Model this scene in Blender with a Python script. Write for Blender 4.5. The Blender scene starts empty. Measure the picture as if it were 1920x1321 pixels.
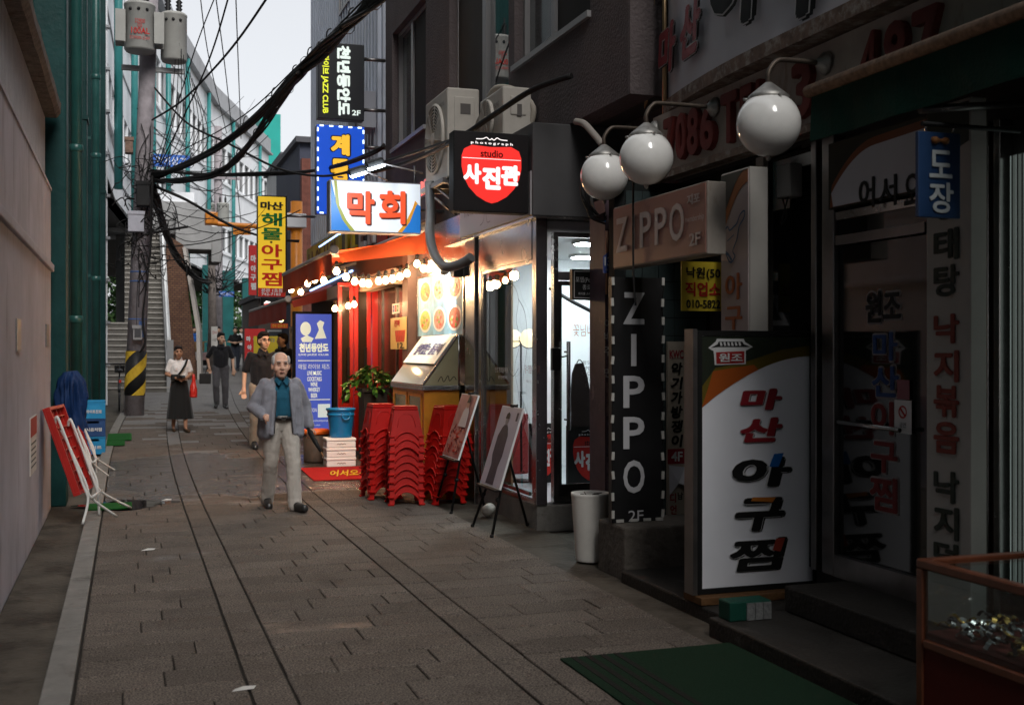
import bpy, bmesh, math, random
from mathutils import Vector as V, Matrix, noise as mnoise
random.seed(7)
sc = bpy.context.scene
COL = sc.collection

# ---------------------------------------------------------------- camera, sky, sun, exposure
F = 2130.0                                   # focal length in photograph pixels (1920 wide)
YAW = math.atan2(720, F)
S, C = math.sin(YAW), math.cos(YAW)
CAM = V((0, 0, 1.7))
cam_data = bpy.data.cameras.new('camera')
cam_data.sensor_width = 36
cam_data.lens = 36 * F / 1920
cam_data.shift_y = -3.5 / 1920
cam_data.clip_start = 0.05
cam_data.clip_end = 3000
cam_data.dof.use_dof = True
cam_data.dof.focus_distance = 11.8
cam_data.dof.aperture_fstop = 3.5
cam = bpy.data.objects.new('camera', cam_data)
COL.objects.link(cam)
cam.location = CAM
cam.rotation_euler = (math.radians(90), 0, -YAW)
sc.camera = cam

world = bpy.data.worlds.new('World')
sc.world = world
world.use_nodes = True
wn, wl = world.node_tree.nodes, world.node_tree.links
wn.clear()
sky = wn.new('ShaderNodeTexSky')
sky.sky_type = 'NISHITA'
sky.sun_disc = False
sky.sun_elevation = math.radians(42)
sky.sun_rotation = math.radians(174)
sky.air_density = 1.0
sky.dust_density = 3.0
sky.ozone_density = 1.0
hs = wn.new('ShaderNodeHueSaturation')
hs.inputs['Saturation'].default_value = 0.22
bg = wn.new('ShaderNodeBackground')
bg.inputs['Strength'].default_value = 0.12
wo = wn.new('ShaderNodeOutputWorld')
ov_ = wn.new('ShaderNodeMix'); ov_.data_type = 'RGBA'          # even overcast veil over the clear-sky model
ov_.inputs['Factor'].default_value = 0.68
ov_.inputs['B'].default_value = (2.95, 3.02, 3.16, 1)
wl.new(sky.outputs[0], hs.inputs['Color']); wl.new(hs.outputs[0], ov_.inputs['A']); wl.new(ov_.outputs['Result'], bg.inputs['Color']); wl.new(bg.outputs[0], wo.inputs['Surface'])

sun_data = bpy.data.lights.new('sun', 'SUN')
sun_data.energy = 1.4
sun_data.angle = math.radians(30)
sun_data.color = (1.0, 0.97, 0.93)
sun = bpy.data.objects.new('sun', sun_data)
COL.objects.link(sun)
_el, _az = math.radians(42), math.radians(174)
_sd = V((math.sin(_az) * math.cos(_el), math.cos(_az) * math.cos(_el), math.sin(_el)))
sun.rotation_euler = _sd.to_track_quat('Z', 'Y').to_euler()

sc.view_settings.view_transform = 'Standard'
sc.view_settings.look = 'None'
sc.view_settings.exposure = 1.05
sc.view_settings.gamma = 1.0
sc.view_settings.use_curve_mapping = False
sc.render.engine = 'CYCLES'
sc.cycles.use_denoising = True
sc.cycles.max_bounces = 8
sc.cycles.transparent_max_bounces = 16
sc.cycles.sample_clamp_indirect = 4.0
sc.cycles.caustics_reflective = False
sc.cycles.caustics_refractive = False

# ---------------------------------------------------------------- geometry helpers
def gz(y):
    """height of the lane: level at first, then rising gently"""
    if y < 12: return 0.0
    if y < 15: return 0.028 * (y - 12) ** 2 / 6
    if y > 95: return 0.042 + 0.028 * 80
    return 0.042 + 0.028 * (y - 15)

def bend(y):
    """the lane turns gently to the right"""
    return 0.0 if y < 15 else 0.0021 * (y - 15) ** 2 if y < 30 else 0.4725 + 0.063 * (y - 30)

def ray(px, py):
    u, v = (px - 960) / F, (657 - py) / F
    return V((S + u * C, C - u * S, v))

def at(px, py, d): return CAM + ray(px, py) * d

def onG(px, py, dz=0.0):
    r = ray(px, py); d = 10.0
    for _ in range(60):
        d = (gz(r.y * d) + dz - 1.7) / r.z * .5 + d * .5
    return CAM + r * d

class Fr:
    """a flat sheet in the place: pixels of the photograph land on it along their ray"""
    def __init__(s, p0, n):
        s.p = V(p0); s.n = V(n).normalized(); up = V((0, 0, 1))
        s.y = (up - s.n * up.dot(s.n)).normalized(); s.x = s.y.cross(s.n)
    def hit(s, px, py):
        r = ray(px, py); return CAM + r * ((s.p - CAM).dot(s.n) / r.dot(s.n))
    def uv(s, px, py):
        d = s.hit(px, py) - s.p; return d.dot(s.x), d.dot(s.y)
    def pt(s, u, v, o=0.0): return s.p + s.x * u + s.y * v + s.n * o
    def rect(s, x0, y0, x1, y1):
        mx, my = (x0 + x1) / 2, (y0 + y1) / 2
        return s.uv(x0, my)[0], s.uv(mx, y1)[1], s.uv(x1, my)[0], s.uv(mx, y0)[1]

def FX(x): return Fr((x, 0, 0), (-1, 0, 0))
def FY(y): return Fr((0, y, 0), (0, -1, 0))

class MB:
    def __init__(s): s.v = []; s.f = []; s.sm = []
    def add(s, vs, fs, smooth=False):
        b = len(s.v); s.v += [V(p) for p in vs]
        s.f += [tuple(b + i for i in f) for f in fs]; s.sm += [smooth] * len(fs); return s
    def box(s, x0, x1, y0, y1, z0, z1):
        return s.add([(x, y, z) for z in (z0, z1) for y in (y0, y1) for x in (x0, x1)],
                     [(0, 2, 3, 1), (4, 5, 7, 6), (0, 1, 5, 4), (2, 6, 7, 3), (0, 4, 6, 2), (1, 3, 7, 5)])
    def obox(s, c, sz, m=None):
        m = m or Matrix.Identity(3); c = V(c); h = [k / 2 for k in sz]
        return s.add([c + m @ V((x * h[0], y * h[1], z * h[2])) for z in (-1, 1) for y in (-1, 1) for x in (-1, 1)],
                     [(0, 2, 3, 1), (4, 5, 7, 6), (0, 1, 5, 4), (2, 6, 7, 3), (0, 4, 6, 2), (1, 3, 7, 5)])
    def slab(s, fr, r, d, o=0.0):
        """a slab whose face is the rectangle r=(u0,v0,u1,v1) on sheet fr, d thick"""
        u0, v0, u1, v1 = r
        return s.prism([fr.pt(u0, v0, o), fr.pt(u1, v0, o), fr.pt(u1, v1, o), fr.pt(u0, v1, o)], -fr.n * d)
    def frame(s, fr, r, w, d, o=0.0):
        u0, v0, u1, v1 = r
        for q in ((u0, v0, u1, v0 + w), (u0, v1 - w, u1, v1), (u0, v0 + w, u0 + w, v1 - w), (u1 - w, v0 + w, u1, v1 - w)):
            s.slab(fr, q, d, o)
        return s
    def prism(s, pts, vec):
        n = len(pts); vec = V(vec); pts = [V(p) for p in pts]
        vs = pts + [p + vec for p in pts]
        fs = [tuple(range(n)), tuple(range(2 * n - 1, n - 1, -1))] + [(i, n + i, n + (i + 1) % n, (i + 1) % n) for i in range(n)]
        return s.add(vs, fs)
    def quad(s, *p): return s.add(p, [tuple(range(len(p)))])
    def tube(s, pts, r, n=8, cap=True, smooth=True):
        pts = [V(p) for p in pts]; rs = r if isinstance(r, (list, tuple)) else [r] * len(pts)
        vs = []; up0 = None
        for i, p in enumerate(pts):
            t = (pts[min(i + 1, len(pts) - 1)] - pts[max(i - 1, 0)]).normalized()
            if up0 is None:
                up0 = V((0, 0, 1)) if abs(t.z) < .9 else V((1, 0, 0))
            a = t.cross(up0).normalized(); b = a.cross(t).normalized(); up0 = b
            vs += [p + (a * math.cos(k * 2 * math.pi / n) + b * math.sin(k * 2 * math.pi / n)) * rs[i] for k in range(n)]
        fs = [(i * n + k, i * n + (k + 1) % n, (i + 1) * n + (k + 1) % n, (i + 1) * n + k) for i in range(len(pts) - 1) for k in range(n)]
        s.add(vs, fs, smooth)
        if cap:
            b = len(s.v) - len(vs)
            s.f += [tuple(b + k for k in range(n - 1, -1, -1)), tuple(b + (len(pts) - 1) * n + k for k in range(n))]; s.sm += [False, False]
        return s
    def lathe(s, prof, c, n=24, axis=(0, 0, 1), smooth=True, cap=True):
        """prof: (radius, height) pairs turned round the axis through c"""
        ax = V(axis).normalized(); a = ax.orthogonal().normalized(); b = ax.cross(a); c = V(c)
        vs = [c + ax * h + (a * math.cos(k * 2 * math.pi / n) + b * math.sin(k * 2 * math.pi / n)) * r for r, h in prof for k in range(n)]
        fs = [(i * n + k, i * n + (k + 1) % n, (i + 1) * n + (k + 1) % n, (i + 1) * n + k) for i in range(len(prof) - 1) for k in range(n)]
        s.add(vs, fs, smooth)
        b0 = len(s.v) - len(vs)
        if cap and prof[0][0] > 1e-4: s.f.append(tuple(b0 + k for k in range(n - 1, -1, -1))); s.sm.append(False)
        if cap and prof[-1][0] > 1e-4: s.f.append(tuple(b0 + (len(prof) - 1) * n + k for k in range(n))); s.sm.append(False)
        return s
    def ell(s, c, r, n=12, m=8, rot=None):
        c = V(c); rx, ry, rz = (r, r, r) if not isinstance(r, (tuple, list)) else r; rot = rot or Matrix.Identity(3)
        vs = [c + rot @ V((0, 0, -rz))]
        for i in range(1, m):
            t = -math.pi / 2 + math.pi * i / m
            vs += [c + rot @ V((rx * math.cos(t) * math.cos(k * 2 * math.pi / n), ry * math.cos(t) * math.sin(k * 2 * math.pi / n), rz * math.sin(t))) for k in range(n)]
        vs.append(c + rot @ V((0, 0, rz))); L = len(vs) - 1
        fs = [(0, 1 + (k + 1) % n, 1 + k) for k in range(n)]
        fs += [(1 + i * n + k, 1 + i * n + (k + 1) % n, 1 + (i + 1) * n + (k + 1) % n, 1 + (i + 1) * n + k) for i in range(m - 2) for k in range(n)]
        fs += [(L, 1 + (m - 2) * n + k, 1 + (m - 2) * n + (k + 1) % n) for k in range(n)]
        return s.add(vs, fs, True)
    def cap(s, p, q, r0, r1, n=12):
        """tapered limb with round ends"""
        p, q = V(p), V(q); ax = (q - p); L = ax.length
        pr = [(max(r0 * math.cos(t), 1e-5), -r0 * math.sin(t)) for t in (1.57, 1.1, .6, .2)] + [(max(r1 * math.cos(t), 1e-5), L + r1 * math.sin(t)) for t in (.2, .6, 1.1, 1.57)]
        return s.lathe(pr, p, n, ax)
    def mesh(s, name, mat, org=V((0, 0, 0)), fix=True):
        me = bpy.data.meshes.new(name)
        me.from_pydata([v - org for v in s.v], [], s.f)
        me.polygons.foreach_set('use_smooth', s.sm)
        if fix:
            bm = bmesh.new(); bm.from_mesh(me); bmesh.ops.recalc_face_normals(bm, faces=bm.faces); bm.to_mesh(me); bm.free()
        if mat: me.materials.append(mat)
        me.update(); return me
    def base(s):
        xs = [v.x for v in s.v]; ys = [v.y for v in s.v]; zs = [v.z for v in s.v]
        return V(((min(xs) + max(xs)) / 2, (min(ys) + max(ys)) / 2, min(zs)))

def wloc(o):
    p = V((0, 0, 0))
    while o: p = p + o.location; o = o.parent
    return p

def put(name, me, parent, org):
    o = bpy.data.objects.new(name, me); COL.objects.link(o)
    o.parent = parent; o.location = org - wloc(parent) if parent else org
    return o

def part(name, mb, mat, parent, bevel=0.0, label=None):
    """mesh part of a thing; the points are given in the place's own metres"""
    org = mb.base(); o = put(name, mb.mesh(name, mat, org), parent, org)
    if bevel:
        m = o.modifiers.new('bevel', 'BEVEL'); m.width = bevel; m.segments = 2; m.limit_method = 'ANGLE'; m.angle_limit = math.radians(40)
    if label: o['label'] = label
    return o

def tag(o, label=None, cat=None, group=None, kind=None):
    if label: o['label'] = label
    if cat: o['category'] = cat
    if group: o['group'] = group
    if kind: o['kind'] = kind
    return o

def thing(name, label, cat, loc, group=None):
    o = bpy.data.objects.new(name, None); COL.objects.link(o); o.location = loc; o.empty_display_size = .1
    return tag(o, label, cat, group)

def solo(name, mb, mat, label, cat, group=None, bevel=0.0):
    return tag(part(name, mb, mat, None, bevel), label, cat, group)

def struct(name, mb, mat, parent=None): return tag(part(name, mb, mat, parent), kind='structure')

def clone(o, parent=None):
    c = o.copy(); COL.objects.link(c); c.parent = parent
    for ch in [k for k in bpy.data.objects if k.parent == o]: clone(ch, c)
    return c

# ---------------------------------------------------------------- materials
MATS = {}
def speckle(m, scale=95, amt=.7):
    """fine grains in a stone's colour"""
    n, l = m.node_tree.nodes, m.node_tree.links; b = n['Principled BSDF']; old = b.inputs['Base Color'].links[0].from_socket
    geo = n.new('ShaderNodeNewGeometry'); t = n.new('ShaderNodeTexNoise'); t.inputs['Scale'].default_value = scale; t.inputs['Detail'].default_value = 3; l.new(geo.outputs['Position'], t.inputs['Vector'])
    r = n.new('ShaderNodeMapRange'); r.inputs['From Min'].default_value = .34; r.inputs['From Max'].default_value = .66; r.inputs['To Min'].default_value = 1 - amt; r.inputs['To Max'].default_value = 1 + amt; l.new(t.outputs[0], r.inputs['Value'])
    hv = n.new('ShaderNodeHueSaturation'); l.new(r.outputs[0], hv.inputs['Value']); l.new(old, hv.inputs['Color']); l.new(hv.outputs[0], b.inputs['Base Color']); return m

def mat(name, col=(.5, .5, .5), rough=.6, metal=0.0, nz=None, bump=None, emit=None, coat=0.0, wear=None, spec=None, alpha=1.0, rnd=0.0, sheen=0.0):
    """nz=(scale,amount) colour variation; bump=(scale,strength); wear=(scale,threshold,colour) stains with a shape of their own; rnd: shade differs from piece to piece"""
    if name in MATS: return MATS[name]
    m = bpy.data.materials.new(name); m.use_nodes = True; MATS[name] = m
    n, l = m.node_tree.nodes, m.node_tree.links
    b = n['Principled BSDF']; b.inputs['Roughness'].default_value = rough; b.inputs['Metallic'].default_value = metal
    b.inputs['Specular IOR Level'].default_value = (.5 if rough < .5 else .18) if spec is None else spec
    if coat: b.inputs['Coat Weight'].default_value = coat
    if sheen: b.inputs['Sheen Weight'].default_value = sheen
    b.inputs['Base Color'].default_value = (*col, 1)
    geo = n.new('ShaderNodeNewGeometry'); src = None
    if nz:
        t = n.new('ShaderNodeTexNoise'); t.inputs['Scale'].default_value = nz[0]; t.inputs['Detail'].default_value = 6; t.inputs['Roughness'].default_value = .65
        l.new(geo.outputs['Position'], t.inputs['Vector'])
        r = n.new('ShaderNodeMapRange'); r.inputs['From Min'].default_value = .3; r.inputs['From Max'].default_value = .7
        r.inputs['To Min'].default_value = 1 - nz[1]; r.inputs['To Max'].default_value = 1 + nz[1]; l.new(t.outputs[0], r.inputs['Value'])
        hv = n.new('ShaderNodeHueSaturation'); hv.inputs['Color'].default_value = (*col, 1); l.new(r.outputs[0], hv.inputs['Value']); src = hv.outputs[0]
        rr = n.new('ShaderNodeMapRange'); rr.inputs['To Min'].default_value = max(rough - .12, .02); rr.inputs['To Max'].default_value = min(rough + .12, 1)
        l.new(t.outputs[0], rr.inputs['Value']); l.new(rr.outputs[0], b.inputs['Roughness'])
    if rnd:
        oi = n.new('ShaderNodeObjectInfo'); r = n.new('ShaderNodeMapRange'); r.inputs['To Min'].default_value = 1 - rnd; r.inputs['To Max'].default_value = 1 + rnd
        l.new(oi.outputs['Random'], r.inputs['Value'])
        hv = n.new('ShaderNodeHueSaturation'); hv.inputs['Color'].default_value = (*col, 1); l.new(r.outputs[0], hv.inputs['Value'])
        if src: l.new(src, hv.inputs['Color'])
        src = hv.outputs[0]
    if wear:
        t = n.new('ShaderNodeTexNoise'); t.inputs['Scale'].default_value = wear[0]; t.inputs['Detail'].default_value = 8; t.inputs['Roughness'].default_value = .7
        mp = n.new('ShaderNodeMapping'); mp.inputs['Scale'].default_value = wear[3] if len(wear) > 3 else (1, 1, .45)
        l.new(geo.outputs['Position'], mp.inputs['Vector']); l.new(mp.outputs[0], t.inputs['Vector'])
        cr = n.new('ShaderNodeMapRange'); cr.inputs['From Min'].default_value = wear[1]; cr.inputs['From Max'].default_value = wear[1] + .12; l.new(t.outputs[0], cr.inputs['Value'])
        mx = n.new('ShaderNodeMix'); mx.data_type = 'RGBA'; mx.inputs['A'].default_value = (*col, 1); mx.inputs['B'].default_value = (*wear[2], 1)
        l.new(cr.outputs[0], mx.inputs['Factor'])
        if src: l.new(src, mx.inputs['A'])
        src = mx.outputs['Result']
    if src: l.new(src, b.inputs['Base Color'])
    if bump:
        t = n.new('ShaderNodeTexNoise'); t.inputs['Scale'].default_value = bump[0]; t.inputs['Detail'].default_value = 5
        l.new(geo.outputs['Position'], t.inputs['Vector'])
        bp = n.new('ShaderNodeBump'); bp.inputs['Strength'].default_value = bump[1]; bp.inputs['Distance'].default_value = .02
        l.new(t.outputs[0], bp.inputs['Height']); l.new(bp.outputs[0], b.inputs['Normal'])
    if emit:
        b.inputs['Emission Color'].default_value = (*(emit[1] if len(emit) > 1 else col), 1); b.inputs['Emission Strength'].default_value = emit[0]
    if alpha < 1: b.inputs['Alpha'].default_value = alpha
    return m

EK = .36                                     # lamp and sign brightness for this exposure
def glow(name, col, k, base=None): return mat(name, base or tuple(c * .8 for c in col), .35, emit=(k * EK, col))

def glass(name, tint=(.9, .95, .95), refl=1.0, rough=.0):
    if name in MATS: return MATS[name]
    m = bpy.data.materials.new(name); m.use_nodes = True; MATS[name] = m
    n, l = m.node_tree.nodes, m.node_tree.links; n.clear()
    o = n.new('ShaderNodeOutputMaterial'); mx = n.new('ShaderNodeMixShader'); tr = n.new('ShaderNodeBsdfTransparent'); gl = n.new('ShaderNodeBsdfGlossy')
    tr.inputs[0].default_value = (*tint, 1); gl.inputs['Roughness'].default_value = rough
    fr = n.new('ShaderNodeFresnel'); fr.inputs['IOR'].default_value = 1.5
    mu = n.new('ShaderNodeMath'); mu.operation = 'MULTIPLY'; mu.inputs[1].default_value = refl * 1.7; mu.use_clamp = True
    ge = n.new('ShaderNodeNewGeometry'); iv = n.new('ShaderNodeMath'); iv.operation = 'SUBTRACT'; iv.inputs[0].default_value = 1.0; l.new(ge.outputs['Backfacing'], iv.inputs[1])
    m2 = n.new('ShaderNodeMath'); m2.operation = 'MULTIPLY'; l.new(fr.outputs[0], m2.inputs[0]); l.new(iv.outputs[0], m2.inputs[1])
    l.new(m2.outputs[0], mu.inputs[0]); l.new(mu.outputs[0], mx.inputs[0]); l.new(tr.outputs[0], mx.inputs[1]); l.new(gl.outputs[0], mx.inputs[2]); l.new(mx.outputs[0], o.inputs[0])
    return m

# ---------------------------------------------------------------- lettering
_txt = {}
def glyphs(s, bold):
    if (s, bold) in _txt: return _txt[(s, bold)]
    cu = bpy.data.curves.new('t', 'FONT'); cu.body = s; cu.size = 1; cu.resolution_u = 3; cu.offset = .008 if bold else 0; cu.space_line = .95; cu.align_x = 'CENTER'
    o = bpy.data.objects.new('t', cu)
    me = o.to_mesh()
    vs = [v.co.copy() for v in me.vertices]; fs = [tuple(p.vertices) for p in me.polygons]
    o.to_mesh_clear(); bpy.data.objects.remove(o); bpy.data.curves.remove(cu)
    xs = [v.x for v in vs]; ys = [v.y for v in vs]; bb = (min(xs), min(ys), max(xs), max(ys))
    _txt[(s, bold)] = (vs, fs, bb); return _txt[(s, bold)]

def text(fr, s, r, m, parent, o=.004, bold=0.0, thick=0.0, slant=0.0, name='lettering', rot=0):
    """words s fitted into the rectangle r=(u0,v0,u1,v1) on sheet fr; rot=-1: turned to read downwards"""
    vs, fs, bb = glyphs(s, bold > 0); u0, v0, u1, v1 = r; mb = MB()
    cu, cv = (bb[0] + bb[2]) / 2, (bb[1] + bb[3]) / 2
    W, H = (u1 - u0, v1 - v0) if not rot else (v1 - v0, u1 - u0)
    kx, ky = W / max(bb[2] - bb[0] + bold, 1e-3), H / max(bb[3] - bb[1] + bold, 1e-3)
    def P(x, y, oo):
        x, y = (x - cu) * kx, (y - cv) * ky; x += slant * y
        if rot: x, y = (y, -x) if rot < 0 else (-y, x)
        return fr.pt((u0 + u1) / 2 + x, (v0 + v1) / 2 + y, oo)
    k = 0
    offs = [(0, 0)] if not bold else [(.5 * math.cos(j * math.pi / 4), .5 * math.sin(j * math.pi / 4)) for j in range(8)] + [(0, 0)]
    for dx, dy in offs:
        mb.add([P(v.x + dx * bold, v.y + dy * bold, o + thick + k * .0006) for v in vs], fs); k += 1
        if thick:
            from collections import Counter
            ec = Counter(tuple(sorted((f[i], f[(i + 1) % len(f)]))) for f in fs for i in range(len(f)))
            for (i, j), c in ec.items():
                if c == 1:
                    a, b = vs[i], vs[j]
                    mb.quad(P(a.x + dx * bold, a.y + dy * bold, o), P(b.x + dx * bold, b.y + dy * bold, o), P(b.x + dx * bold, b.y + dy * bold, o + thick), P(a.x + dx * bold, a.y + dy * bold, o + thick))
    org = mb.base()
    return put(name, mb.mesh(name, m, org, fix=False), parent, org)

def ptext(fr, s, x0, y0, x1, y1, m, parent, **k): return text(fr, s, fr.rect(x0, y0, x1, y1), m, parent, **k)

def decal(fr, uvs, m, parent, o=.004, name='print', d=.0015):
    mb = MB(); mb.prism([fr.pt(u, v, o) for u, v in uvs], -fr.n * d); return part(name, mb, m, parent)

def disc(fr, u, v, ru, rv=None, n=24, a0=0, a1=2 * math.pi):
    rv = rv or ru
    return [(u + ru * math.cos(a0 + (a1 - a0) * k / n), v + rv * math.sin(a0 + (a1 - a0) * k / n)) for k in range(n + (0 if a1 - a0 > 6.28 else 1))]

def wall(mb, fr, r, holes, th):
    """a wall on sheet fr with rectangular openings and their reveals"""
    us = sorted({r[0], r[2]} | {h[i] for h in holes for i in (0, 2)}); vs = sorted({r[1], r[3]} | {h[i] for h in holes for i in (1, 3)})
    inh = lambda u, v: any(h[0] < u < h[2] and h[1] < v < h[3] for h in holes)
    for i in range(len(us) - 1):
        for j in range(len(vs) - 1):
            if inh((us[i] + us[i + 1]) / 2, (vs[j] + vs[j + 1]) / 2): continue
            q = [(us[i], vs[j]), (us[i + 1], vs[j]), (us[i + 1], vs[j + 1]), (us[i], vs[j + 1])]
            mb.quad(*[fr.pt(u, v) for u, v in q]); mb.quad(*[fr.pt(u, v, -th) for u, v in q[::-1]])
    for h in list(holes) + [r]:
        q = [(h[0], h[1]), (h[2], h[1]), (h[2], h[3]), (h[0], h[3])]
        for k in range(4):
            a, b = q[k], q[(k + 1) % 4]; mb.quad(fr.pt(*a), fr.pt(*b), fr.pt(*b, -th), fr.pt(*a, -th))
    return mb

def sag(p, q, drop, n=14):
    p, q = V(p), V(q); return [p.lerp(q, k / n) - V((0, 0, drop * 4 * (k / n) * (1 - k / n))) for k in range(n + 1)]

def smooth(pts, n=6):
    pts = [V(p) for p in pts]; out = []
    for i in range(len(pts) - 1):
        a, b, c, d = pts[max(i - 1, 0)], pts[i], pts[i + 1], pts[min(i + 2, len(pts) - 1)]
        for k in range(n):
            t = k / n; out.append(.5 * ((2 * b) + (c - a) * t + (2 * a - 5 * b + 4 * c - d) * t * t + (3 * b - a - 3 * c + d) * t ** 3))
    return out + [pts[-1]]

# ================================================================ the ground
M_ground = mat('bare_cement', (.085, .075, .062), .85, nz=(1.6, .35), bump=(30, .5), wear=(1.1, .55, (.045, .038, .03), (1, 1, 1)))
mb = MB()
ysteps = [-40, -10, 0, 6, 11] + [12 + .5 * k for k in range(8)] + [16 + 2 * k for k in range(40)] + [96, 130, 200, 400, 900]
for i in range(len(ysteps) - 1):
    a, b = ysteps[i], ysteps[i + 1]
    mb.quad((-400, a, gz(a) - .045), (400, a, gz(a) - .045), (400, b, gz(b) - .045), (-400, b, gz(b) - .045))
struct('ground', mb, M_ground)

def strip(x0, x1, ya, yb, dz, step=1.0, follow=True):
    mb = MB(); n = max(1, int((yb - ya) / step)); 
    for i in range(n):
        a, b = ya + (yb - ya) * i / n, ya + (yb - ya) * (i + 1) / n
        ba, bb_ = (bend(a), bend(b)) if follow else (0, 0)
        mb.quad((x0 + ba, a, gz(a) + dz), (x1 + ba, a, gz(a) + dz), (x1 + bb_, b, gz(b) + dz), (x0 + bb_, b, gz(b) + dz))
    return mb
M_joint = mat('dark_joint_sand', (.028, .024, .02), .9)
M_gut = mat('gutter_cement', (.075, .064, .051), .8, nz=(2.2, .4), bump=(22, .6), wear=(1.7, .5, (.04, .032, .025), (1, 1, 1)))
paving = struct('paving', strip(-.26, 3.22, 1.5, 75, -.014), M_joint)
struct('gutter', strip(-.79, -.41, -4, 13.4, -.02), M_gut)
struct('gutter_right', strip(3.22, 3.78, -4, 13.0, -.016, follow=False), M_gut)

# granite setts: one object each for the nearest, one joined piece beyond
def wetstone(name, rnd):
    m = mat(name, (.118, .098, .083), .85, nz=(3.0, .2), bump=(260, .28), rnd=rnd, wear=(1.7, .57, (.07, .058, .05), (1, 1, 1)))
    n, l = m.node_tree.nodes, m.node_tree.links; b = n['Principled BSDF']
    geo = n.new('ShaderNodeNewGeometry'); sx = n.new('ShaderNodeSeparateXYZ'); l.new(geo.outputs['Position'], sx.inputs[0])
    t = n.new('ShaderNodeTexNoise'); t.inputs['Scale'].default_value = .8; t.inputs['Detail'].default_value = 5; l.new(geo.outputs['Position'], t.inputs['Vector'])
    d = n.new('ShaderNodeVectorMath'); d.operation = 'DISTANCE'; d.inputs[1].default_value = (1.3, 15.6, .05); l.new(geo.outputs['Position'], d.inputs[0])
    mr = n.new('ShaderNodeMapRange'); mr.inputs['From Min'].default_value = 3.4; mr.inputs['From Max'].default_value = .4; mr.inputs['To Max'].default_value = .5; l.new(d.outputs['Value'], mr.inputs['Value'])
    ad = n.new('ShaderNodeMath'); l.new(mr.outputs[0], ad.inputs[0]); l.new(t.outputs[0], ad.inputs[1])
    w = n.new('ShaderNodeMapRange'); w.inputs['From Min'].default_value = .62; w.inputs['From Max'].default_value = .74; l.new(ad.outputs[0], w.inputs['Value'])
    old = b.inputs['Roughness'].links[0].from_socket
    mx = n.new('ShaderNodeMix'); l.new(w.outputs[0], mx.inputs['Factor']); l.new(old, mx.inputs['A']); mx.inputs['B'].default_value = .07; l.new(mx.outputs['Result'], b.inputs['Roughness'])
    ws = n.new('ShaderNodeMapRange'); ws.inputs['To Min'].default_value = .18; ws.inputs['To Max'].default_value = .75; l.new(w.outputs[0], ws.inputs['Value']); l.new(ws.outputs[0], b.inputs['Specular IOR Level'])
    oldc = b.inputs['Base Color'].links[0].from_socket
    mc = n.new('ShaderNodeMix'); mc.data_type = 'RGBA'; mc.blend_type = 'MULTIPLY'; mc.inputs['B'].default_value = (.6, .58, .56, 1)
    l.new(w.outputs[0], mc.inputs['Factor']); l.new(oldc, mc.inputs['A']); l.new(mc.outputs['Result'], b.inputs['Base Color'])
    return m
M_sett, M_sett2 = speckle(wetstone('granite_sett', .14)), speckle(wetstone('granite_sett_far', 0))
c = .012
ub = MB(); ub.add([(-.5, -.5, -1), (.5, -.5, -1), (.5, .5, -1), (-.5, .5, -1), (-.5, -.5, -.2), (.5, -.5, -.2), (.5, .5, -.2), (-.5, .5, -.2), (-.5 + c, -.5 + 2 * c, 0), (.5 - c, -.5 + 2 * c, 0), (.5 - c, .5 - 2 * c, 0), (-.5 + c, .5 - 2 * c, 0)],
       [(0, 1, 5, 4), (1, 2, 6, 5), (2, 3, 7, 6), (3, 0, 4, 7), (4, 5, 9, 8), (5, 6, 10, 9), (6, 7, 11, 10), (7, 4, 8, 11), (8, 9, 10, 11)])
sett_me = ub.mesh('paving_stone', M_sett)
cells = []
rowh = .302; y = 3.9; k = 0
while y < 72:
    for x0, x1 in ((-.25, .572), (.788, 1.882), (2.098, 3.21)):
        w = x1 - x0; ph = (k * .13 + (x0 * 3.1)) % .55
        cuts = [x0]
        if random.random() < .12: ph = random.random() * .5
        nx = x0 + .22 + ph
        while nx < x1 - .12: cuts.append(nx); nx += random.uniform(.5, .62)
        cuts.append(x1)
        for a, b in zip(cuts, cuts[1:]): cells.append((a, b, y, y + rowh))
    y += rowh; k += 1
for x0, x1 in ((.58, .78), (1.89, 2.09)):
    y = 3.8
    while y < 72: cells.append((x0, x1, y, y + .54)); y += .54
cells.sort(key=lambda q: q[2] + .3 * q[0])
cells = [q for q in cells if q[2] > 3.85 + max(0, (1.2 - q[0])) * .85]
far, far2 = MB(), MB(); cnt = 0
for a, b, y0, y1 in cells:
    ym = (y0 + y1) / 2; dx = bend(ym); z = gz(ym) + random.uniform(-.0025, .002); g = .007
    if cnt < 298:
        o = bpy.data.objects.new('paving_stone', sett_me); COL.objects.link(o); o.parent = paving
        o.location = V(((a + b) / 2 + dx, ym, z)) - paving.location; o.scale = (b - a - g, y1 - y0 - g, .03)
        sl = (gz(y1) - gz(y0)) / (y1 - y0)
        o.rotation_euler = (math.atan(sl) + random.uniform(-.005, .005), random.uniform(-.004, .004), random.uniform(-.006, .006)); cnt += 1
    else:
        za, zb = gz(y0 + g / 2) + random.uniform(-.002, .002), gz(y1 - g / 2); xa, xb = a + dx + g / 2, b + dx - g / 2
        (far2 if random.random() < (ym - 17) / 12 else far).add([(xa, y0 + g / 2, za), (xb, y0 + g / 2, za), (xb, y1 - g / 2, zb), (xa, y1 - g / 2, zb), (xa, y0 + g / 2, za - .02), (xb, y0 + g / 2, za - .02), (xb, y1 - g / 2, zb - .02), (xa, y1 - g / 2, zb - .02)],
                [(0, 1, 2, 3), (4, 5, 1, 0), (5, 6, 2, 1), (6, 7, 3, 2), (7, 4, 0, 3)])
tag(part('distant_paving_stones', far, M_sett2, paving), kind='stuff')
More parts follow.
